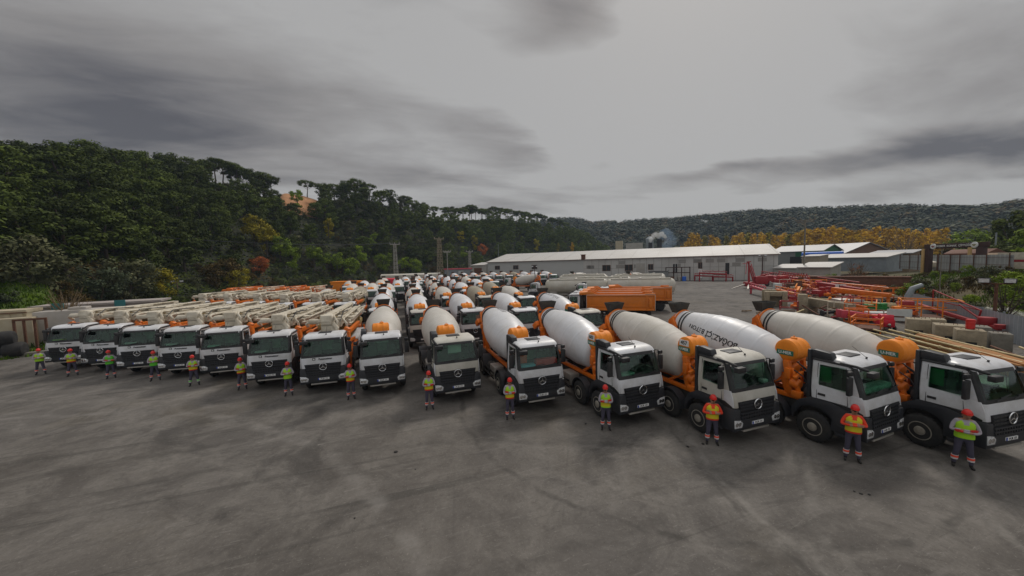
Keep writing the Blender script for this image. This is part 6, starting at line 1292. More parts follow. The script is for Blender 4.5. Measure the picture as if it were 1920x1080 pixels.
tag(obj('hill', grid_mesh('hill', 150, 40, hfn, HILLM)), 'steep wooded hill on the left', None, None, 'structure')
# bare orange soil cap at the saddle of the ridge
def soil(u, v):
    px = 528+u*84; D1 = hrow(px)[2]; D_ = D1-26+v*34; z = hill_z(px, D_); e = min(u, 1-u, v, 1-v)*6; return atg(px, D_, z+(.5 if e > .8 else -1.0+e*1.8))
tag(obj('soil', grid_mesh('soil', 16, 10, soil, SOILO)), 'bare orange soil on the saddle of the ridge', None, None, 'structure')
def hill_hit(px, py):
    _, D0, D1, _, _ = hrow(px); D_ = D0
    while D_ < D1*1.1:
        if atd(px, py, D_).z <= hill_z(px, D_): break
        D_ += .5
    return atg(px, D_, hill_z(px, D_))
CB = [(480,452,'round',.95,L_YELL,'yellow green tree glowing in the middle of the hill, upper left of the yellow pair'),(503,470,'round',.85,L_YELL,'yellow tree just below the upper yellow tree on the hill'),(527,480,'round',.8,L_LIME,'lime tree right of the yellow pair on the hill'),(548,497,'broad',.8,L_LIME,'lime tree at the lower end of the yellow trees'),
 (590,498,'round',.8,L_LIME,'lime tree over the hill foot, left one of the bright group'),(612,505,'round',.7,L_LIME,'lime bush at the hill foot below the bright group'),(632,502,'round',.75,L_LIME,'broad lime bush in the middle of the hill foot'),(655,508,'shrub',1.6,L_LIME,'low lime bush right of the small lamp pole'),(600,476,'broad',.8,L_OLIVE,'olive tree above the lime bushes'),
 (680,486,'round',.7,L_LIME,'lime tree above and left of the pale lattice tower'),(720,500,'shrub',1.7,L_LIME,'lime bush left of the pale lattice tower'),(758,500,'round',.65,L_LIME,'lime tree right of the pale lattice tower'),(775,506,'shrub',1.6,L_LIME,'lime bush between the two lattice towers'),(870,478,'round',.7,L_LIME,'lime tree right of the taller lattice tower'),(889,462,'broad',.9,L_YELL,'yellowish tree above the site office'),(866,448,'broad',.8,L_YELL,'yellowish tree higher up above the site office'),(918,470,'broad',.8,L_OLIVE,'olive tree above the warehouse left end'),(1005,465,'broad',.9,L_YELL,'pale yellow tree above the warehouse roof'),(1047,470,'poplar',.55,L_YELL,'small yellow poplar at the hill end above the warehouse roof, left one'),(1073,470,'poplar',.6,L_GOLD,'small golden poplar at the hill end above the warehouse roof'),(620,440,'broad',.8,L_YELL,'yellowish tree midway up the hill below the ridge saddle'),(565,385,'broad',.9,L_LIME,'light green tree under the bare orange soil'),
 (486,505,'shrub',1.15,L_RUST,'rust orange bush in the dark hill foot'),(448,535,'shrub',1.1,L_YELL,'bright yellow bush above the pump booms'),(425,520,'shrub',1.3,L_BROWN,'brown scrub bush left of the bright yellow bush'),(405,530,'shrub',1.2,L_BROWN,'dull brown scrub on the hill foot'),(185,560,'shrub',1.1,L_GREY,'grey green bush at the hill foot above the left pump trucks'),(265,540,'broad',.55,L_GREY,'grey green tree at the hill foot near the floodlight pole'),(238,556,'shrub',1.4,L_OLIVE,'olive bush between the grey green ones'),(300,545,'shrub',1.1,L_YELL,'yellowish bush left of the floodlight pole'),(60,545,'shrub',1.5,L_OLIVE,'light olive bush over the grass bank at the left'),(815,508,'shrub',1.0,L_BROWN,'brown bush at the foot of the taller lattice tower'),(906,470,'shrub',1.4,L_RUST,'small rust coloured bush by the slim pole')]
CBQ = []
for px, py, kd, sc, lm, lb in CB: q = hill_hit(px, py+8); CBQ.append((q, sc))
cand = []; cells = {}
for _ in range(30000):
    px = random.uniform(-330, 1140); _, D0, D1, y, th = hrow(px); t = random.uniform(-.02, 1.12)**.9 if random.random() < .5 else random.uniform(0, 1.1); 
    if isinstance(t, complex): continue
    D_ = D0+(D1-D0)*t
    if 505 < px < 612 and t > .66: continue
    if px < 120 and t < .14: continue
    sky_ = t > .8 and (385 < px < 500 or 800 < px < 1062)
    q = atg(px, D_); sp = 9. if sky_ else (4.9 if t > .35 else 3.7); ck = (int(q.x//4), int(q.y//4)); ok = True
    for i in (-2,-1,0,1,2):
        for j in (-2,-1,0,1,2):
            for p_ in cells.get((ck[0]+i, ck[1]+j), ()):
                if (p_-q).length < sp: ok = False; break
            if not ok: break
        if not ok: break
    if not ok: continue
    low = False
    for cq, cs in CBQ:
        w_ = Vector((q.x-cq.x, q.y-cq.y)); vd = Vector((cq.x,cq.y)).normalized(); f_ = -w_.dot(vd); l_ = abs(w_.x*vd.y-w_.y*vd.x)
        if -3 < f_ < 15 and l_ < 3.2+1.6*cs: low = True; break
    cells.setdefault(ck, []).append(q); q = Vector(q); cand.append((px, t, D_, Vector((q.x,q.y,hill_z(px, D_))), low))
def hillkind(px, t):
    pine = .78 if t > .5 else .45
    if px < 430: pine = .9 if t > .22 else .55
    if 600 < px < 830: pine = max(pine, .55)
    r = random.random()
    if t > .8 and (385 < px < 500 or 800 < px < 1062): return 'pine'
    if r < pine: return 'pine' if (t > .82 and px > 480 and px < 1060 and random.random() < .6) else 'dome'
    return 'broad' if (t > .2 or r > .9) else 'shrub'
items = [(c[:4], 'shrub' if c[4] else hillkind(c[0], c[1])) for c in cand]; LOW = {c[:3] for c in cand if c[4]}
vis = [it for it in items if -40 < it[0][0]]
vis.sort(key=lambda it: it[0][2]-(60 if it[0][1] > .88 else 0)); print('hill trees', len(items), len(vis))
NI = 285; ind = vis[:NI]; rest = vis[NI:]+[it for it in items if it[0][0] <= -40]
TL = {'dome': ('pine_tree','dark green round crowned pine on the wooded hill','pine tree','round crowned pines of the wooded hill'),'pine': ('pine_tree','dark green umbrella pine on the wooded hill','pine tree','umbrella pines of the wooded hill'),'broad': ('broadleaf_tree','dark bushy broadleaf tree on the wooded hill','tree','broadleaf trees of the wooded hill'),'shrub': ('shrub','olive shrub at the foot of the wooded hill','shrub','shrubs at the foot of the wooded hill')}
for (px, t, D_, q), kd in ind:
    n_ = {'pine':4,'dome':4,'broad':4,'shrub':3}[kd]; sc = random.uniform(.8,1.15)*(.85 if t < .2 and kd != 'shrub' else 1)*(.72 if (px,t,D_) in LOW else 1); nm, lb, ct, gr = TL[kd]
    lm = None
    if kd == 'broad': lm = random.choice((None,None,L_OLIVE,L_OLIVE,L_GREY if t < .25 else (L_LIME if 540 < px < 960 and t < .6 else None)))
    if kd == 'shrub': lm = random.choice((None,None,L_GREY,L_DARK,L_BROWN))
    tree((kd, random.randrange(n_)), q, sc, nm, lb, ct, gr, lm)
ug = MB(); random.seed(21)
for _ in range(52000):
    px = random.uniform(-60, 1140); _a, D0, D1, _y, _t = hrow(px); t = random.random()**1.5; D_ = D0+(D1-D0)*t
    if 525 < px < 612 and t > .75 or px < 125 and t < .13: continue
    q = atg(px, D_, hill_z(px, D_)); s = random.uniform(.35,.8)*(.7+D_/250); nn = noise.noise(q*.11); mi = 1 if nn > .12 else (2 if nn < -.16 and t < .35 else (3 if nn < -.2 else 0)); h_ = abs(noise.noise(q*.35))*2.2
    d = Vector((random.gauss(0,.5), random.gauss(0,.5)-.3, 1)).normalized(); a = d.cross(Vector((random.gauss(0,1),random.gauss(0,1),.1))).normalized(); b = d.cross(a); p = q+Vector((0,0,.1+h_*random.random())); o_ = len(ug.v); ug.v += [tuple(p-a*s*.5), tuple(p+b*s*.35), tuple(p+a*s*.5), tuple(p-b*s*.35)]; ug.f.append([o_,o_+1,o_+2,o_+3]); ug.m.append(mi)
tag(obj('undergrowth', ug.mesh('undergrowth', [L_DARK, L_PINE, L_BROWN, L_OLIVE])), 'dense undergrowth covering the floor of the wooded hill', None, None, 'stuff')
# the trees past the nearest 300 read as one mass
def mass(name, lst, mats, lab, pick, keep):
    vs = []; fs = []; ms = []
    for q, key, sc, mi in lst:
        c = PROTO[key][2]; a = random.uniform(0, 6.28); ca, sa = math.cos(a)*sc, math.sin(a)*sc; st = max(1, int(1/keep)); g = keep**-.4
        for k in range(random.randrange(st), len(c.f), st):
            o = len(vs); P_ = [Vector(c.v[i]) for i in c.f[k]]; ce = (P_[0]+P_[2])*.5
            for p in P_: p = ce+(p-ce)*g; vs.append((q.x+p.x*ca-p.y*sa, q.y+p.x*sa+p.y*ca, q.z+p.z*sc))
            fs.append((o,o+1,o+2,o+3)); ms.append(mi)
    me = bpy.data.meshes.new(name); me.from_pydata(vs, [], fs)
    for m in mats: me.materials.append(m)
    me.polygons.foreach_set('material_index', ms); o = obj(name, me); return tag(o, lab, None, None, 'stuff')
lst = []
tr = MB()
for (px, t, D_, q), kd in rest:
    sc = random.uniform(.85,1.15)*(.72 if (px,t,D_) in LOW else 1); n_ = {'pine':4,'dome':4,'broad':4,'shrub':3}[kd]; lst.append((q, (kd, random.randrange(n_)), sc, {'pine':0,'dome':0,'broad':1,'shrub':2}[kd]))
    if t > .85 and kd == 'pine': tr.tube([q-Vector((0,0,.5)), q+Vector((0,0,7.5*sc))], [.24,.12], 6)
o = mass('woodland', lst, [L_PINE, L_DARK, L_OLIVE], 'farther trees of the wooded hill merging into one mass', None, .5)
tm = tr.mesh('woodland_trunks', BARK); tk = obj('trunks', tm, o); tk['kind'] = 'stuff'
# conspicuous coloured trees and bushes, each its own thing
def hz(px, py, D=None):       # point of the hill seen in that picture column at a given distance
    return atg(px, D, hill_z(px, D))
for px, py, kd, sc, lm, lb in CB:
    q = hill_hit(px, py+8); sc *= 1.25; tree((kd, random.randrange({'round':3,'broad':4,'shrub':3,'poplar':3}[kd])), q-(Vector((q.x,q.y,0)).normalized()*2.), sc, 'bush' if kd == 'shrub' else 'bright_tree', lb, 'bush' if kd == 'shrub' else 'tree', None, lm)
q = hill_hit(585, 372); tree(('pine',1), q, .95, 'pine_tree', 'lone umbrella pine standing on the bare orange saddle', 'pine tree')
for k, px in enumerate((505, 520)): q = atg(px, hrow(px)[2]-3); q.z = hill_z(px, hrow(px)[2]-3); tree(('pine',k), q, 1., 'pine_tree', ['last umbrella pine left of the bare orange soil','umbrella pine leaning over the left edge of the bare orange soil'][k], 'pine tree')
for k, px in enumerate((405,418,432,446,458,470,482,838,850,862,873,884,895,905,916,928,940,952,963,975,986,998,1010,1022,1034,1048)):
    D_ = hrow(px)[2]+random.uniform(-4,4); q = atg(px, D_, hill_z(px, D_)); tree(('pine',k % 4), q, random.uniform(.85,1.1), 'pine_tree', 'tall umbrella pine standing clear against the sky on the ridge', 'pine tree', 'umbrella pines on the skyline')
def sst(a, b, x): t = min(1, max(0, (x-a)/(b-a))); return t*t*(3-2*t)
# grass bank at the left
def bank(u, v): px = -330+u*480; D_ = 49+v*24; return atg(px, D_, -.1+6.0*v**1.2*sst(152,70,px)+.5*noise.noise(Vector((u*9,v*5,1)))*min(1,v*4))
GRM = mat('grass_ground', (.042,.075,.004), .95, var=.35, scale=.4, dirt=(.085,.12,.008), dirt_amt=.6, coord='Object')
bk = grid_mesh('grass_bank', 40, 14, bank, GRM); tag(obj('grass_bank', bk), 'bright green grassy bank at the left', None, None, 'structure')
gb_ = MB()
for _ in range(9000):
    p = Vector(bank(random.random(), random.random())); a = random.uniform(0,6.28); w_ = random.uniform(.05,.12); h_ = random.uniform(.15,.45); d = Vector((math.cos(a)*w_, math.sin(a)*w_, 0)); l_ = Vector((random.uniform(-.15,.15), random.uniform(-.15,.15), h_)); o = len(gb_.v); gb_.v += [tuple(p-d), tuple(p+d), tuple(p+l_)]; gb_.f.append([o,o+1,o+2]); gb_.m.append(0)
tag(obj('grass', gb_.mesh('grass', L_GRASS)), 'tufted grass growing on the left bank', None, None, 'stuff')
q = atg(118, 54, 1.0); tree(('bare',0), q, .75, 'dead_bush', 'dry leafless bush behind the leftmost pump truck', 'bush')
# right bank and upper terrace
def sst(a, b, x): t = min(1, max(0, (x-a)/(b-a))); return t*t*(3-2*t)
def terr(x, y):
    p = Vector((x,y))-Vector((40.7,11.4)); t = p.dot(FD); off = p.dot(FNO); z = 3.0*sst(1.2, 14, off)*(1-.55*sst(45,95,t))*(1-sst(120,200,off)); return z+(.35*noise.noise(Vector((x*.12,y*.12,0)))+.15*noise.noise(Vector((x*.5,y*.5,3))))*sst(1,4,off)*(1-sst(110,190,off))
def tfn(u, v): t = -45+u*230; off = .6+220*v**2.2; p = Vector((40.7,11.4))+FD*t+FNO*off; return Vector((p.x, p.y, terr(p.x,p.y)-.05*(v > .99)+(.0 if v > .001 else -.02)))
BANKM = mat('overgrown_bank_soil', (.075,.055,.022), .95, var=.4, scale=.25, dirt=(.045,.07,.012), dirt_amt=.7, coord='Object')
tag(obj('embankment', grid_mesh('embankment', 110, 40, tfn, BANKM)), 'overgrown earth bank rising behind the right fence', None, None, 'structure')
sc_ = MB()
def tuft(p, h, n, mi):
    for _ in range(n):
        a = random.uniform(0,6.28); w_ = random.uniform(.02,.06); d = Vector((math.cos(a)*w_, math.sin(a)*w_, 0)); l_ = Vector((random.uniform(-.3,.3)*h, random.uniform(-.3,.3)*h, h*random.uniform(.6,1.1))); q = p+Vector((random.uniform(-.35,.35),random.uniform(-.35,.35),-.05)); o = len(sc_.v); sc_.v += [tuple(q-d), tuple(q+d), tuple(q+l_)]; sc_.f.append([o,o+1,o+2]); sc_.m.append(mi)
for _ in range(5200):
    t = random.uniform(-22,60); off = 1.2+22*random.random()**.8; p = Vector((40.7,11.4))+FD*t+FNO*off; nn = noise.noise(Vector((p.x*.09,p.y*.09,7))); tuft(Vector((p.x,p.y,terr(p.x,p.y))), random.uniform(.25,.75), 7, 1 if nn+random.uniform(-.25,.25) > 0.02 else 0)
tag(obj('scrub', sc_.mesh('scrub', [L_BROWN, L_GRASS])), 'dry brown weeds and green grass on the right bank', None, None, 'stuff')
def rt(px, D_, kd, sc, lm, nm, lb, cat, zs=1., dz=0.):
    q = atg(px, D_); q.z = terr(q.x, q.y)+dz-.1; return tree((kd, random.randrange({'round':3,'broad':4,'shrub':3,'poplar':3,'bare':2,'pine':4,'thin':1}[kd])), q, sc, nm, lb, cat, None, lm, None, zs)
rt(1893,66,'shrub',.8,L_LIME,'bush','lime green bush behind the brown floodlight pole','bush'); rt(1918,60,'shrub',.8,L_LIME,'bush','lime green bush at the right picture edge','bush'); rt(1850,76,'shrub',.7,L_OLIVE,'bush','olive bush on the bank left of the lime bushes','bush')
rt(1718,70,'shrub',.75,L_LIME,'bush','bright green bush at the end of the orange booms','bush'); rt(1735,74,'shrub',.7,L_OLIVE,'bush','olive bush right of the bright green bush on the bank','bush'); rt(1775,56,'shrub',.55,L_DARK,'bush','dark bush behind the corrugated fence under the thin pole','bush'); rt(1810,54,'shrub',.6,L_DARK,'bush','dark bush behind the corrugated fence, middle one','bush'); rt(1840,52,'shrub',.6,L_OLIVE,'bush','olive bush behind the corrugated fence left of the brown pole','bush')
rt(1882,53,'shrub',.62,L_WHITE,'blossom_bush','white flowering bush right of the brown floodlight pole','bush',.7); rt(1905,51,'shrub',.65,L_WHITE,'blossom_bush','white flowering bush at the right picture edge','bush',.7); rt(1858,55,'shrub',.5,L_WHITE,'blossom_bush','white flowering bush left of the brown floodlight pole','bush',.6); rt(1821,53,'shrub',.28,L_WHITE,'blossom_bush','tiny white flowering bush above the corrugated fence','bush')
rt(1560,100,'shrub',.7,L_LIME,'bush','light green bush climbing on the pale hut','bush'); rt(1535,101,'shrub',.6,L_LIME,'bush','light green bush at the left corner of the pale hut','bush'); rt(1480,135,'round',.55,L_LIME,'bush','round lime bush behind the low hut at the warehouse corner','bush'); rt(1640,92,'shrub',.7,L_OLIVE,'bush','olive bush on the bank below the long shed','bush'); rt(1665,90,'shrub',.65,L_BROWN,'bush','brown bush on the bank below the long shed, right one','bush'); rt(1690,88,'shrub',.6,L_OLIVE,'bush','olive bush left of the sheet fence','bush'); rt(1600,96,'shrub',.6,L_BROWN,'bush','brown bush under the orange tree','bush')
rt(1612,90,'bare',.85,None,'bare_tree','thin leafless tree standing before the long shed','tree'); rt(1606,93,'thin',1.0,L_RUST,'orange_tree','small orange leaved tree before the long shed','tree')
rt(1697,215,'bare',1.9,None,'bare_tree','big dark leafless tree before the golden poplars','tree'); rt(1822,185,'round',1.55,L_LIME,'round_tree','round lime green tree above the gateway','tree'); rt(1855,200,'round',1.3,L_LIME,'round_tree','lime tree right of the round one above the gateway','tree'); rt(1880,205,'broad',1.7,L_OLIVE,'tree','olive tree behind the grey street light','tree'); rt(1905,130,'broad',1.3,L_DARK,'tree','tall dark tree at the right picture edge','tree',1.25); rt(1928,112,'broad',1.1,L_LIME,'tree','leafy green tree cut by the right picture edge','tree'); rt(1860,125,'broad',.9,L_DARK,'tree','dark tree behind the stall right of the gateway','tree'); rt(1878,118,'broad',.8,L_DARK,'tree','dark tree right behind the stall','tree'); rt(1775,150,'broad',.8,L_BROWN,'tree','brown tree seen through the left of the gateway','tree'); rt(1800,155,'broad',.8,L_BROWN,'tree','brown tree seen through the middle of the gateway','tree'); rt(1745,140,'broad',.7,L_OLIVE,'tree','olive tree at the left gate post','tree'); rt(1720,160,'broad',.9,L_BROWN,'tree','brown thicket tree between shelter and gateway','tree')
rt(1893,50,'thin',.75,L_LIME,'bare_tree','slim leafless sapling right of the brown floodlight pole','tree')
random.seed(44)
for k in range(46):
    t = random.uniform(-6,52); off = random.uniform(2.5,20); p = Vector((40.7,11.4))+FD*t+FNO*off; m, nm = random.choice(((L_LIME,'lime'),(L_BROWN,'brown'),(L_BROWN,'brown'),(L_OLIVE,'olive'),(L_LIME,'lime')))
    tree(('shrub',k % 3), Vector((p.x,p.y,terr(p.x,p.y)-.15)), random.uniform(.22,.5), 'bush', f'low {nm} bush growing on the overgrown right bank', 'bush', f'low {nm} bushes on the right bank', m)
# golden poplars
k = 0
for px in range(1296, 1770, 13):
    if 1640 < px < 1652 : continue
    D_ = random.uniform(262,300)+(30 if px < 1400 else 0); top = 441-13*sst(1380,1590,px)-3*math.sin(px*.05)+random.uniform(-3,3); q = atg(px+random.uniform(-3,3), D_); h = atd(px, top, D_).z; q.z = 0; k += 1
    tree(('poplar',k % 3), q, h/13.2, 'poplar', 'golden autumn poplar in the long row behind the sheds' if px > 1470 else 'paler golden poplar in the row seen above the warehouse roof', 'poplar', 'golden poplars', L_GOLD if px > 1480 or k % 3 else L_YELL).scale.x *= 1.5
# far hills
FT = [(-600,700,430,0),(600,700,430,0),(980,690,420,0),(1040,680,410,0),(1080,680,409,0),(1110,675,415,0),(1150,670,416,0),(1200,660,413,0),(1260,655,410,0),(1320,650,405,0),(1400,640,396,0),(1500,630,392,0),(1600,620,389,0),(1700,610,387,0),(1780,605,389,0),(1840,600,387,0),(1900,590,380,0),(2050,580,360,0),(2400,560,330,0)]
def frow(px):
    for a, b in zip(FT, FT[1:]):
        if a[0] <= px <= b[0]: t = (px-a[0])/(b[0]-a[0]); return [a[i]+(b[i]-a[i])*t for i in range(3)]
    return list(FT[-1][:3])
def far_z(px, D_):
    _, D1, y = frow(px); hc = atd(min(px,2300), y, D1).z-7; D0 = 345; t = (D_-D0)/(D1-D0)
    if t <= 0: return -.3
    q = atg(min(px,2300), D_); z = hc*(sst(0,1,t)*.75+.25*t) if t < 1 else hc*(1-.5*(t-1)); return z+7*noise.noise(Vector((q.x*.008,q.y*.008,2)))*math.sin(PI*min(1,t))
def ffn(u, v): px = 560+u*1740; D1 = frow(px)[1]; D_ = 338+(D1*1.25-338)*v; return atg(px, D_, far_z(px, D_))
FHM = mat('far_hill_floor', (.032,.036,.02), .95, var=.4, scale=.02, coord='Object')
tag(obj('far_hill', grid_mesh('far_hill', 90, 24, ffn, FHM)), 'hazy wooded hills across the background', None, None, 'structure')
vs = MB(); random.seed(9)
for _ in range(3400):
    px = random.uniform(1000, 2050); D1 = frow(px)[1]; D_ = 348+(D1*1.03-348)*random.random()**.8; q = atg(px, D_, far_z(px, D_)); s = random.uniform(3.5,7.5); mi = 1 if random.random() < .10 else (2 if random.random() < .1 else 0)
    leaves(vs, (q.x,q.y,q.z+s*.7), (s, s, s*.75), 64, s*.44, .8, .25, mi, .12)
tag(obj('far_woodland', vs.mesh('far_woodland', [L_FAR, L_OLIVE, L_BROWN])), 'far woods covering the hazy hills as one mass', None, None, 'stuff')
b = MB(); q = atd(1314, 417, 560)
for k, (dx, w_, h_) in enumerate(((0,7,9),(11,6,7))): b.box(q.x+dx-w_/2, q.x+dx+w_/2, q.y-3, q.y+3, q.z-9, q.z+h_*.4)
solo('white_house', b, LETW, 'small white house on the far hill right of the smoke', 'house')
for k, (px, D_, w_) in enumerate(((1140,300,16),(1160,310,12))):
    q = atg(px, D_); b = MB(); b.prism([(-5,0),(-5,9.0),(0,11.5),(5,9.0),(5,0)], -w_, w_, 0); solo('brown_roofed_house', b, mat('brown_roof', (.22,.13,.09), .85), ['long brown roof behind the warehouse at the hill end','second brown roof right of the long one behind the warehouse'][k], 'house', None, q, -math.atan2(q.x,q.y))

# ------------------------------------------------------------------ smoke
def vol(name, col, dens):
    m = bpy.data.materials.new(name); m.use_nodes = True; N, L = nodes(m)
    for n in list(N): N.remove(n)
    o = N.new('ShaderNodeOutputMaterial'); v = N.new('ShaderNodeVolumePrincipled'); v.inputs['Color'].default_value = (*col, 1); v.inputs['Density'].default_value = dens; v.inputs['Anisotropy'].default_value = .0; L.new(v.outputs['Volume'], o.inputs['Volume']); return m
def puff(name, lst, m, lab, D_):
    bm = bmesh.new()
    for px, py, r in lst:
        q = atd(px+random.uniform(-.6,.6), py+random.uniform(-.6,.6), D_+random.uniform(-1,1)); mm = Matrix.Translation(q) @ Matrix.Diagonal((r, r, r*.85, 1)); bmesh.ops.create_icosphere(bm, subdivisions=2, radius=1., matrix=mm)
    for v in bm.verts: v.co += v.normal*noise.noise(v.co*.7)*.5
    me = bpy.data.meshes.new(name); bm.to_mesh(me); bm.free(); me.materials.append(m); o = obj(name, me)
    rm = o.modifiers.new('r', 'REMESH'); rm.mode = 'VOXEL'; rm.voxel_size = .35
    dg = bpy.context.evaluated_depsgraph_get(); m2 = bpy.data.meshes.new_from_object(o.evaluated_get(dg)); o.modifiers.clear(); o.data = m2
    if not m2.materials: m2.materials.append(m)
    return tag(o, lab, None, None, 'stuff')
puff('steam', [(1219.5,452,0.94),(1221,448,1.30),(1224,445,1.51),(1226,441,1.58),(1229,439,1.66),(1231,443,1.15),(1235,445,1.30),(1238,440,1.58),(1241,438,1.51),(1244,442,1.30),(1247,445,1.15)], vol('white_steam', (.95,.95,.95), .3), 'dense white steam drifting from the short chimney', 228)
puff('smoke', [(1240,446,2.0),(1245,436,2.6),(1249,434,2.8),(1253,440,3.2),(1257,446,3.0),(1262,448,2.6),(1254,452,3.2),(1250,460,3.4),(1262,456,2.4)], vol('thin_blue_smoke', (.50,.68,.92), .05), 'thin blue smoke spreading right of the chimneys', 234)

# ------------------------------------------------------------------ haze, sky, sun, camera
hb = MB(); hb.box(-1600,1600,-1600,1600,-1.2,118.); hm = vol('pale_haze', (.62,.78,1.0), .00019); tag(obj('haze', hb.mesh('haze', hm)), 'thin pale haze lying over the valley', None, None, 'stuff')
W = bpy.data.worlds.new('World'); S.world = W; W.use_nodes = True; N = W.node_tree.nodes; L = W.node_tree.links
bg = N['Background']; bg.inputs['Strength'].default_value = .1
SUN_EL, SUN_AZ = R(48), math.atan2(azi(1350).x, azi(1350).y)
sky = N.new('ShaderNodeTexSky'); sky.sky_type = 'NISHITA'; sky.sun_disc = False; sky.sun_elevation = SUN_EL; sky.sun_rotation = SUN_AZ; sky.air_density = 1.; sky.dust_density = 3.
tc = N.new('ShaderNodeTexCoord'); sx = N.new('ShaderNodeSeparateXYZ'); L.new(tc.outputs['Generated'], sx.inputs['Vector'])
def M_(op, a, b=None, c=None):
    n = N.new('ShaderNodeMath'); n.operation = op
    for i, v in enumerate((a, b, c)):
        if v is None: continue
        if isinstance(v, (int, float)): n.inputs[i].default_value = v
        else: L.new(v, n.inputs[i])
    return n.outputs['Value']
az = M_('ARCTAN2', sx.outputs['X'], sx.outputs['Y']); el = M_('ARCSINE', sx.outputs['Z'])
# cloud layer seen in perspective: project the direction onto a plane
den = M_('ADD', M_('MAXIMUM', sx.outputs['Z'], 0.), .10)
cx = N.new('ShaderNodeCombineXYZ'); L.new(M_('DIVIDE', sx.outputs['X'], den), cx.inputs['X']); L.new(M_('DIVIDE', sx.outputs['Y'], den), cx.inputs['Y'])
def NZ(sc, det=6, rough=.55, dist=.0, off=(0,0,0), scl=(1,1,1), rot=0.):
    mp = N.new('ShaderNodeMapping'); mp.inputs['Location'].default_value = off; mp.inputs['Scale'].default_value = scl; mp.inputs['Rotation'].default_value = (0,0,rot); L.new(cx.outputs['Vector'], mp.inputs['Vector'])
    n = N.new('ShaderNodeTexNoise'); n.inputs['Scale'].default_value = sc; n.inputs['Detail'].default_value = det; n.inputs['Roughness'].default_value = rough; n.inputs['Distortion'].default_value = dist; L.new(mp.outputs['Vector'], n.inputs['Vector']); return n.outputs['Fac']
n1 = NZ(.55, 5, .5, .3, (3,1,0), (.7,1.3,1), .5); n2 = NZ(1.3, 6, .55, .4, (7,2,0), (.55,1.25,1), .35); n3 = NZ(.9, 5, .5, .2, (1,9,0), (.6,1.2,1), .4); n4 = NZ(2.6, 8, .62, .5, (4,4,0), (.7,1.2,1), .3)
waz = M_('ADD', az, M_('MULTIPLY', M_('SUBTRACT', n2, .5),   .26)); wel = M_('ADD', el, M_('MULTIPLY', M_('SUBTRACT', n3, .5), .12))
def lobe(px, py, wa, we, amp):
    d = ray(px, py).normalized(); a0 = math.atan2(d.x, d.y); e0 = math.asin(d.z)
    u = M_('DIVIDE', M_('SUBTRACT', waz, a0), wa); v = M_('DIVIDE', M_('SUBTRACT', wel, e0), we)
    return M_('MULTIPLY', M_('EXPONENT', M_('MULTIPLY', M_('ADD', M_('MULTIPLY', u, u), M_('MULTIPLY', v, v)), -1.)), amp)
b_ = M_('ADD', .365, M_('MULTIPLY', M_('SUBTRACT', n1, .5), .10))
LB = [(1250,170,.46,.26,.20),(1130,250,.22,.12,.06),(60,40,.30,.16,-.05),(150,60,.30,.10,-.04),(40,190,.35,.09,-.05),(330,205,.34,.085,-.11),(650,195,.26,.06,-.10),(900,235,.16,.05,-.15),(560,120,.2,.05,-.05),(960,285,.12,.04,-.16),(820,330,.22,.04,-.15),(560,300,.25,.07,-.11),(250,290,.25,.05,-.07),(20,240,.25,.07,-.07),(1045,30,.16,.09,-.22),(1120,70,.08,.04,-.08),(1780,80,.28,.16,-.12),(1560,30,.14,.12,-.05),(1550,200,.13,.06,-.06),(1880,190,.14,.07,-.08),(1650,300,.24,.024,-.22),(1350,322,.14,.018,-.16),(1200,335,.14,.02,-.13),(1860,290,.14,.024,-.14),(1530,340,.16,.012,-.07),(1150,360,.3,.02,-.10),(1100,318,.05,.02,-.14),(1000,385,.35,.03,-.14),(1700,350,.2,.012,-.09)]
for q in LB: b_ = M_('ADD', b_, lobe(*q))
fine = M_('ADD', M_('MULTIPLY', M_('SUBTRACT', n2, .5), .30), M_('MULTIPLY', M_('SUBTRACT', n4, .5), .17)); b_ = M_('ADD', b_, fine)
b_ = M_('MINIMUM', M_('MAXIMUM', b_, .085), .352)
def MR(v, a, b, c):
    n = N.new('ShaderNodeMapRange'); n.interpolation_type = 'SMOOTHSTEP'; n.inputs['From Min'].default_value = a; n.inputs['From Max'].default_value = b; n.inputs['To Max'].default_value = c; L.new(v, n.inputs['Value']); return n.outputs['Result']
lift = M_('ADD', 1., M_('ADD', MR(sx.outputs['Z'], .62, .92, .85), MR(sx.outputs['Y'], -.05, -.7, .3)))  # unseen sky overhead and behind the camera brightened to add fill light
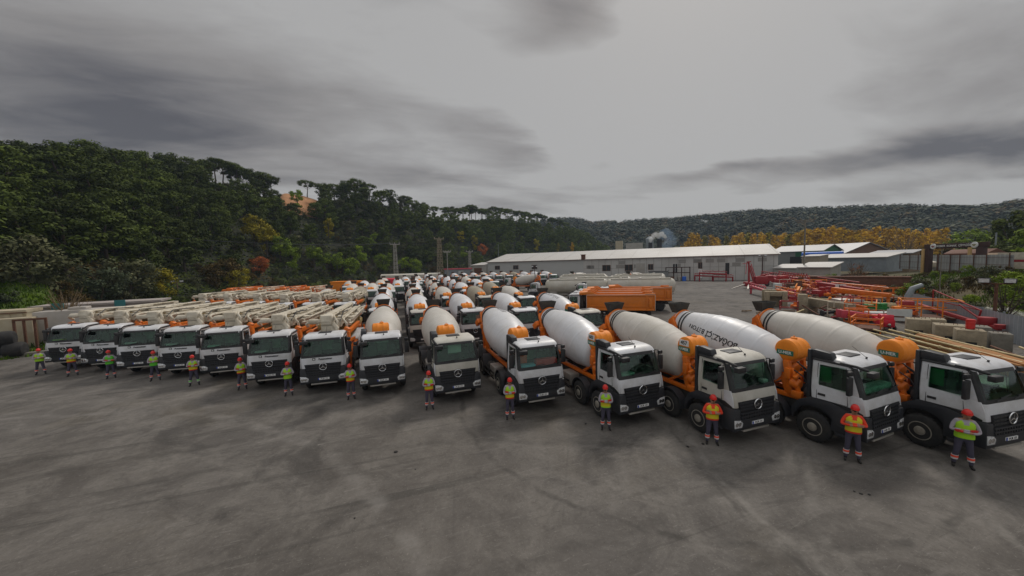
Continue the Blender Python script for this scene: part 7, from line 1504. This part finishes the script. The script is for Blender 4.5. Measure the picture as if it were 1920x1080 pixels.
rp = N.new('ShaderNodeValToRGB'); L.new(M_('MULTIPLY', b_, 2.5), rp.inputs['Fac']); e = rp.color_ramp.elements; e[0].position = .2; e[0].color = (.190,.182,.198,1); e[1].position = .98; e[1].color = (.98,.97,.955,1); k = e.new(.55); k.color = (.56,.535,.52,1)
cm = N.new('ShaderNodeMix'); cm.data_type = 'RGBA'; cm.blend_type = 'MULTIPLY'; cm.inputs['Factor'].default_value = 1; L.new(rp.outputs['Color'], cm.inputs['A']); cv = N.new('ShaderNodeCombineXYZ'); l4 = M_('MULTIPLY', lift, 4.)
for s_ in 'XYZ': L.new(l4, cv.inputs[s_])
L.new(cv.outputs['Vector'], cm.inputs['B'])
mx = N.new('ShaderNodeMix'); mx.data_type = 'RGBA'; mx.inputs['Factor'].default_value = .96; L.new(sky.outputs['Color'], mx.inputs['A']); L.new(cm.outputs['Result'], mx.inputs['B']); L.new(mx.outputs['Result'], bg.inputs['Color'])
sl = bpy.data.lights.new('sun', 'SUN'); sl.energy = 1.5; sl.angle = R(10); sl.color = (1, .94, .86); so = bpy.data.objects.new('sun', sl); COL.objects.link(so)
sd = Vector((math.sin(SUN_AZ)*math.cos(SUN_EL), math.cos(SUN_AZ)*math.cos(SUN_EL), math.sin(SUN_EL))); so.rotation_euler = sd.to_track_quat('Z', 'Y').to_euler(); so.location = sd*100
cam = bpy.data.cameras.new('camera'); cam.sensor_width = 36; cam.lens = FPX/1920*36; cam.clip_end = 6000; cam.clip_start = .1
co = bpy.data.objects.new('camera', cam); COL.objects.link(co); mw = Matrix.Identity(4)
for i in range(3): mw[i][0] = _r[i]; mw[i][1] = _u[i]; mw[i][2] = -_f[i]; mw[i][3] = CAM[i]
co.matrix_world = mw; S.camera = co
S.view_settings.view_transform = 'Standard'; S.view_settings.look = 'None'; S.view_settings.exposure = .2; S.view_settings.gamma = 1
S.cycles.use_denoising = True; S.cycles.volume_bounces = 2; S.cycles.max_bounces = 6; S.cycles.transparent_max_bounces = 8; S.cycles.diffuse_bounces = 3; S.cycles.glossy_bounces = 3
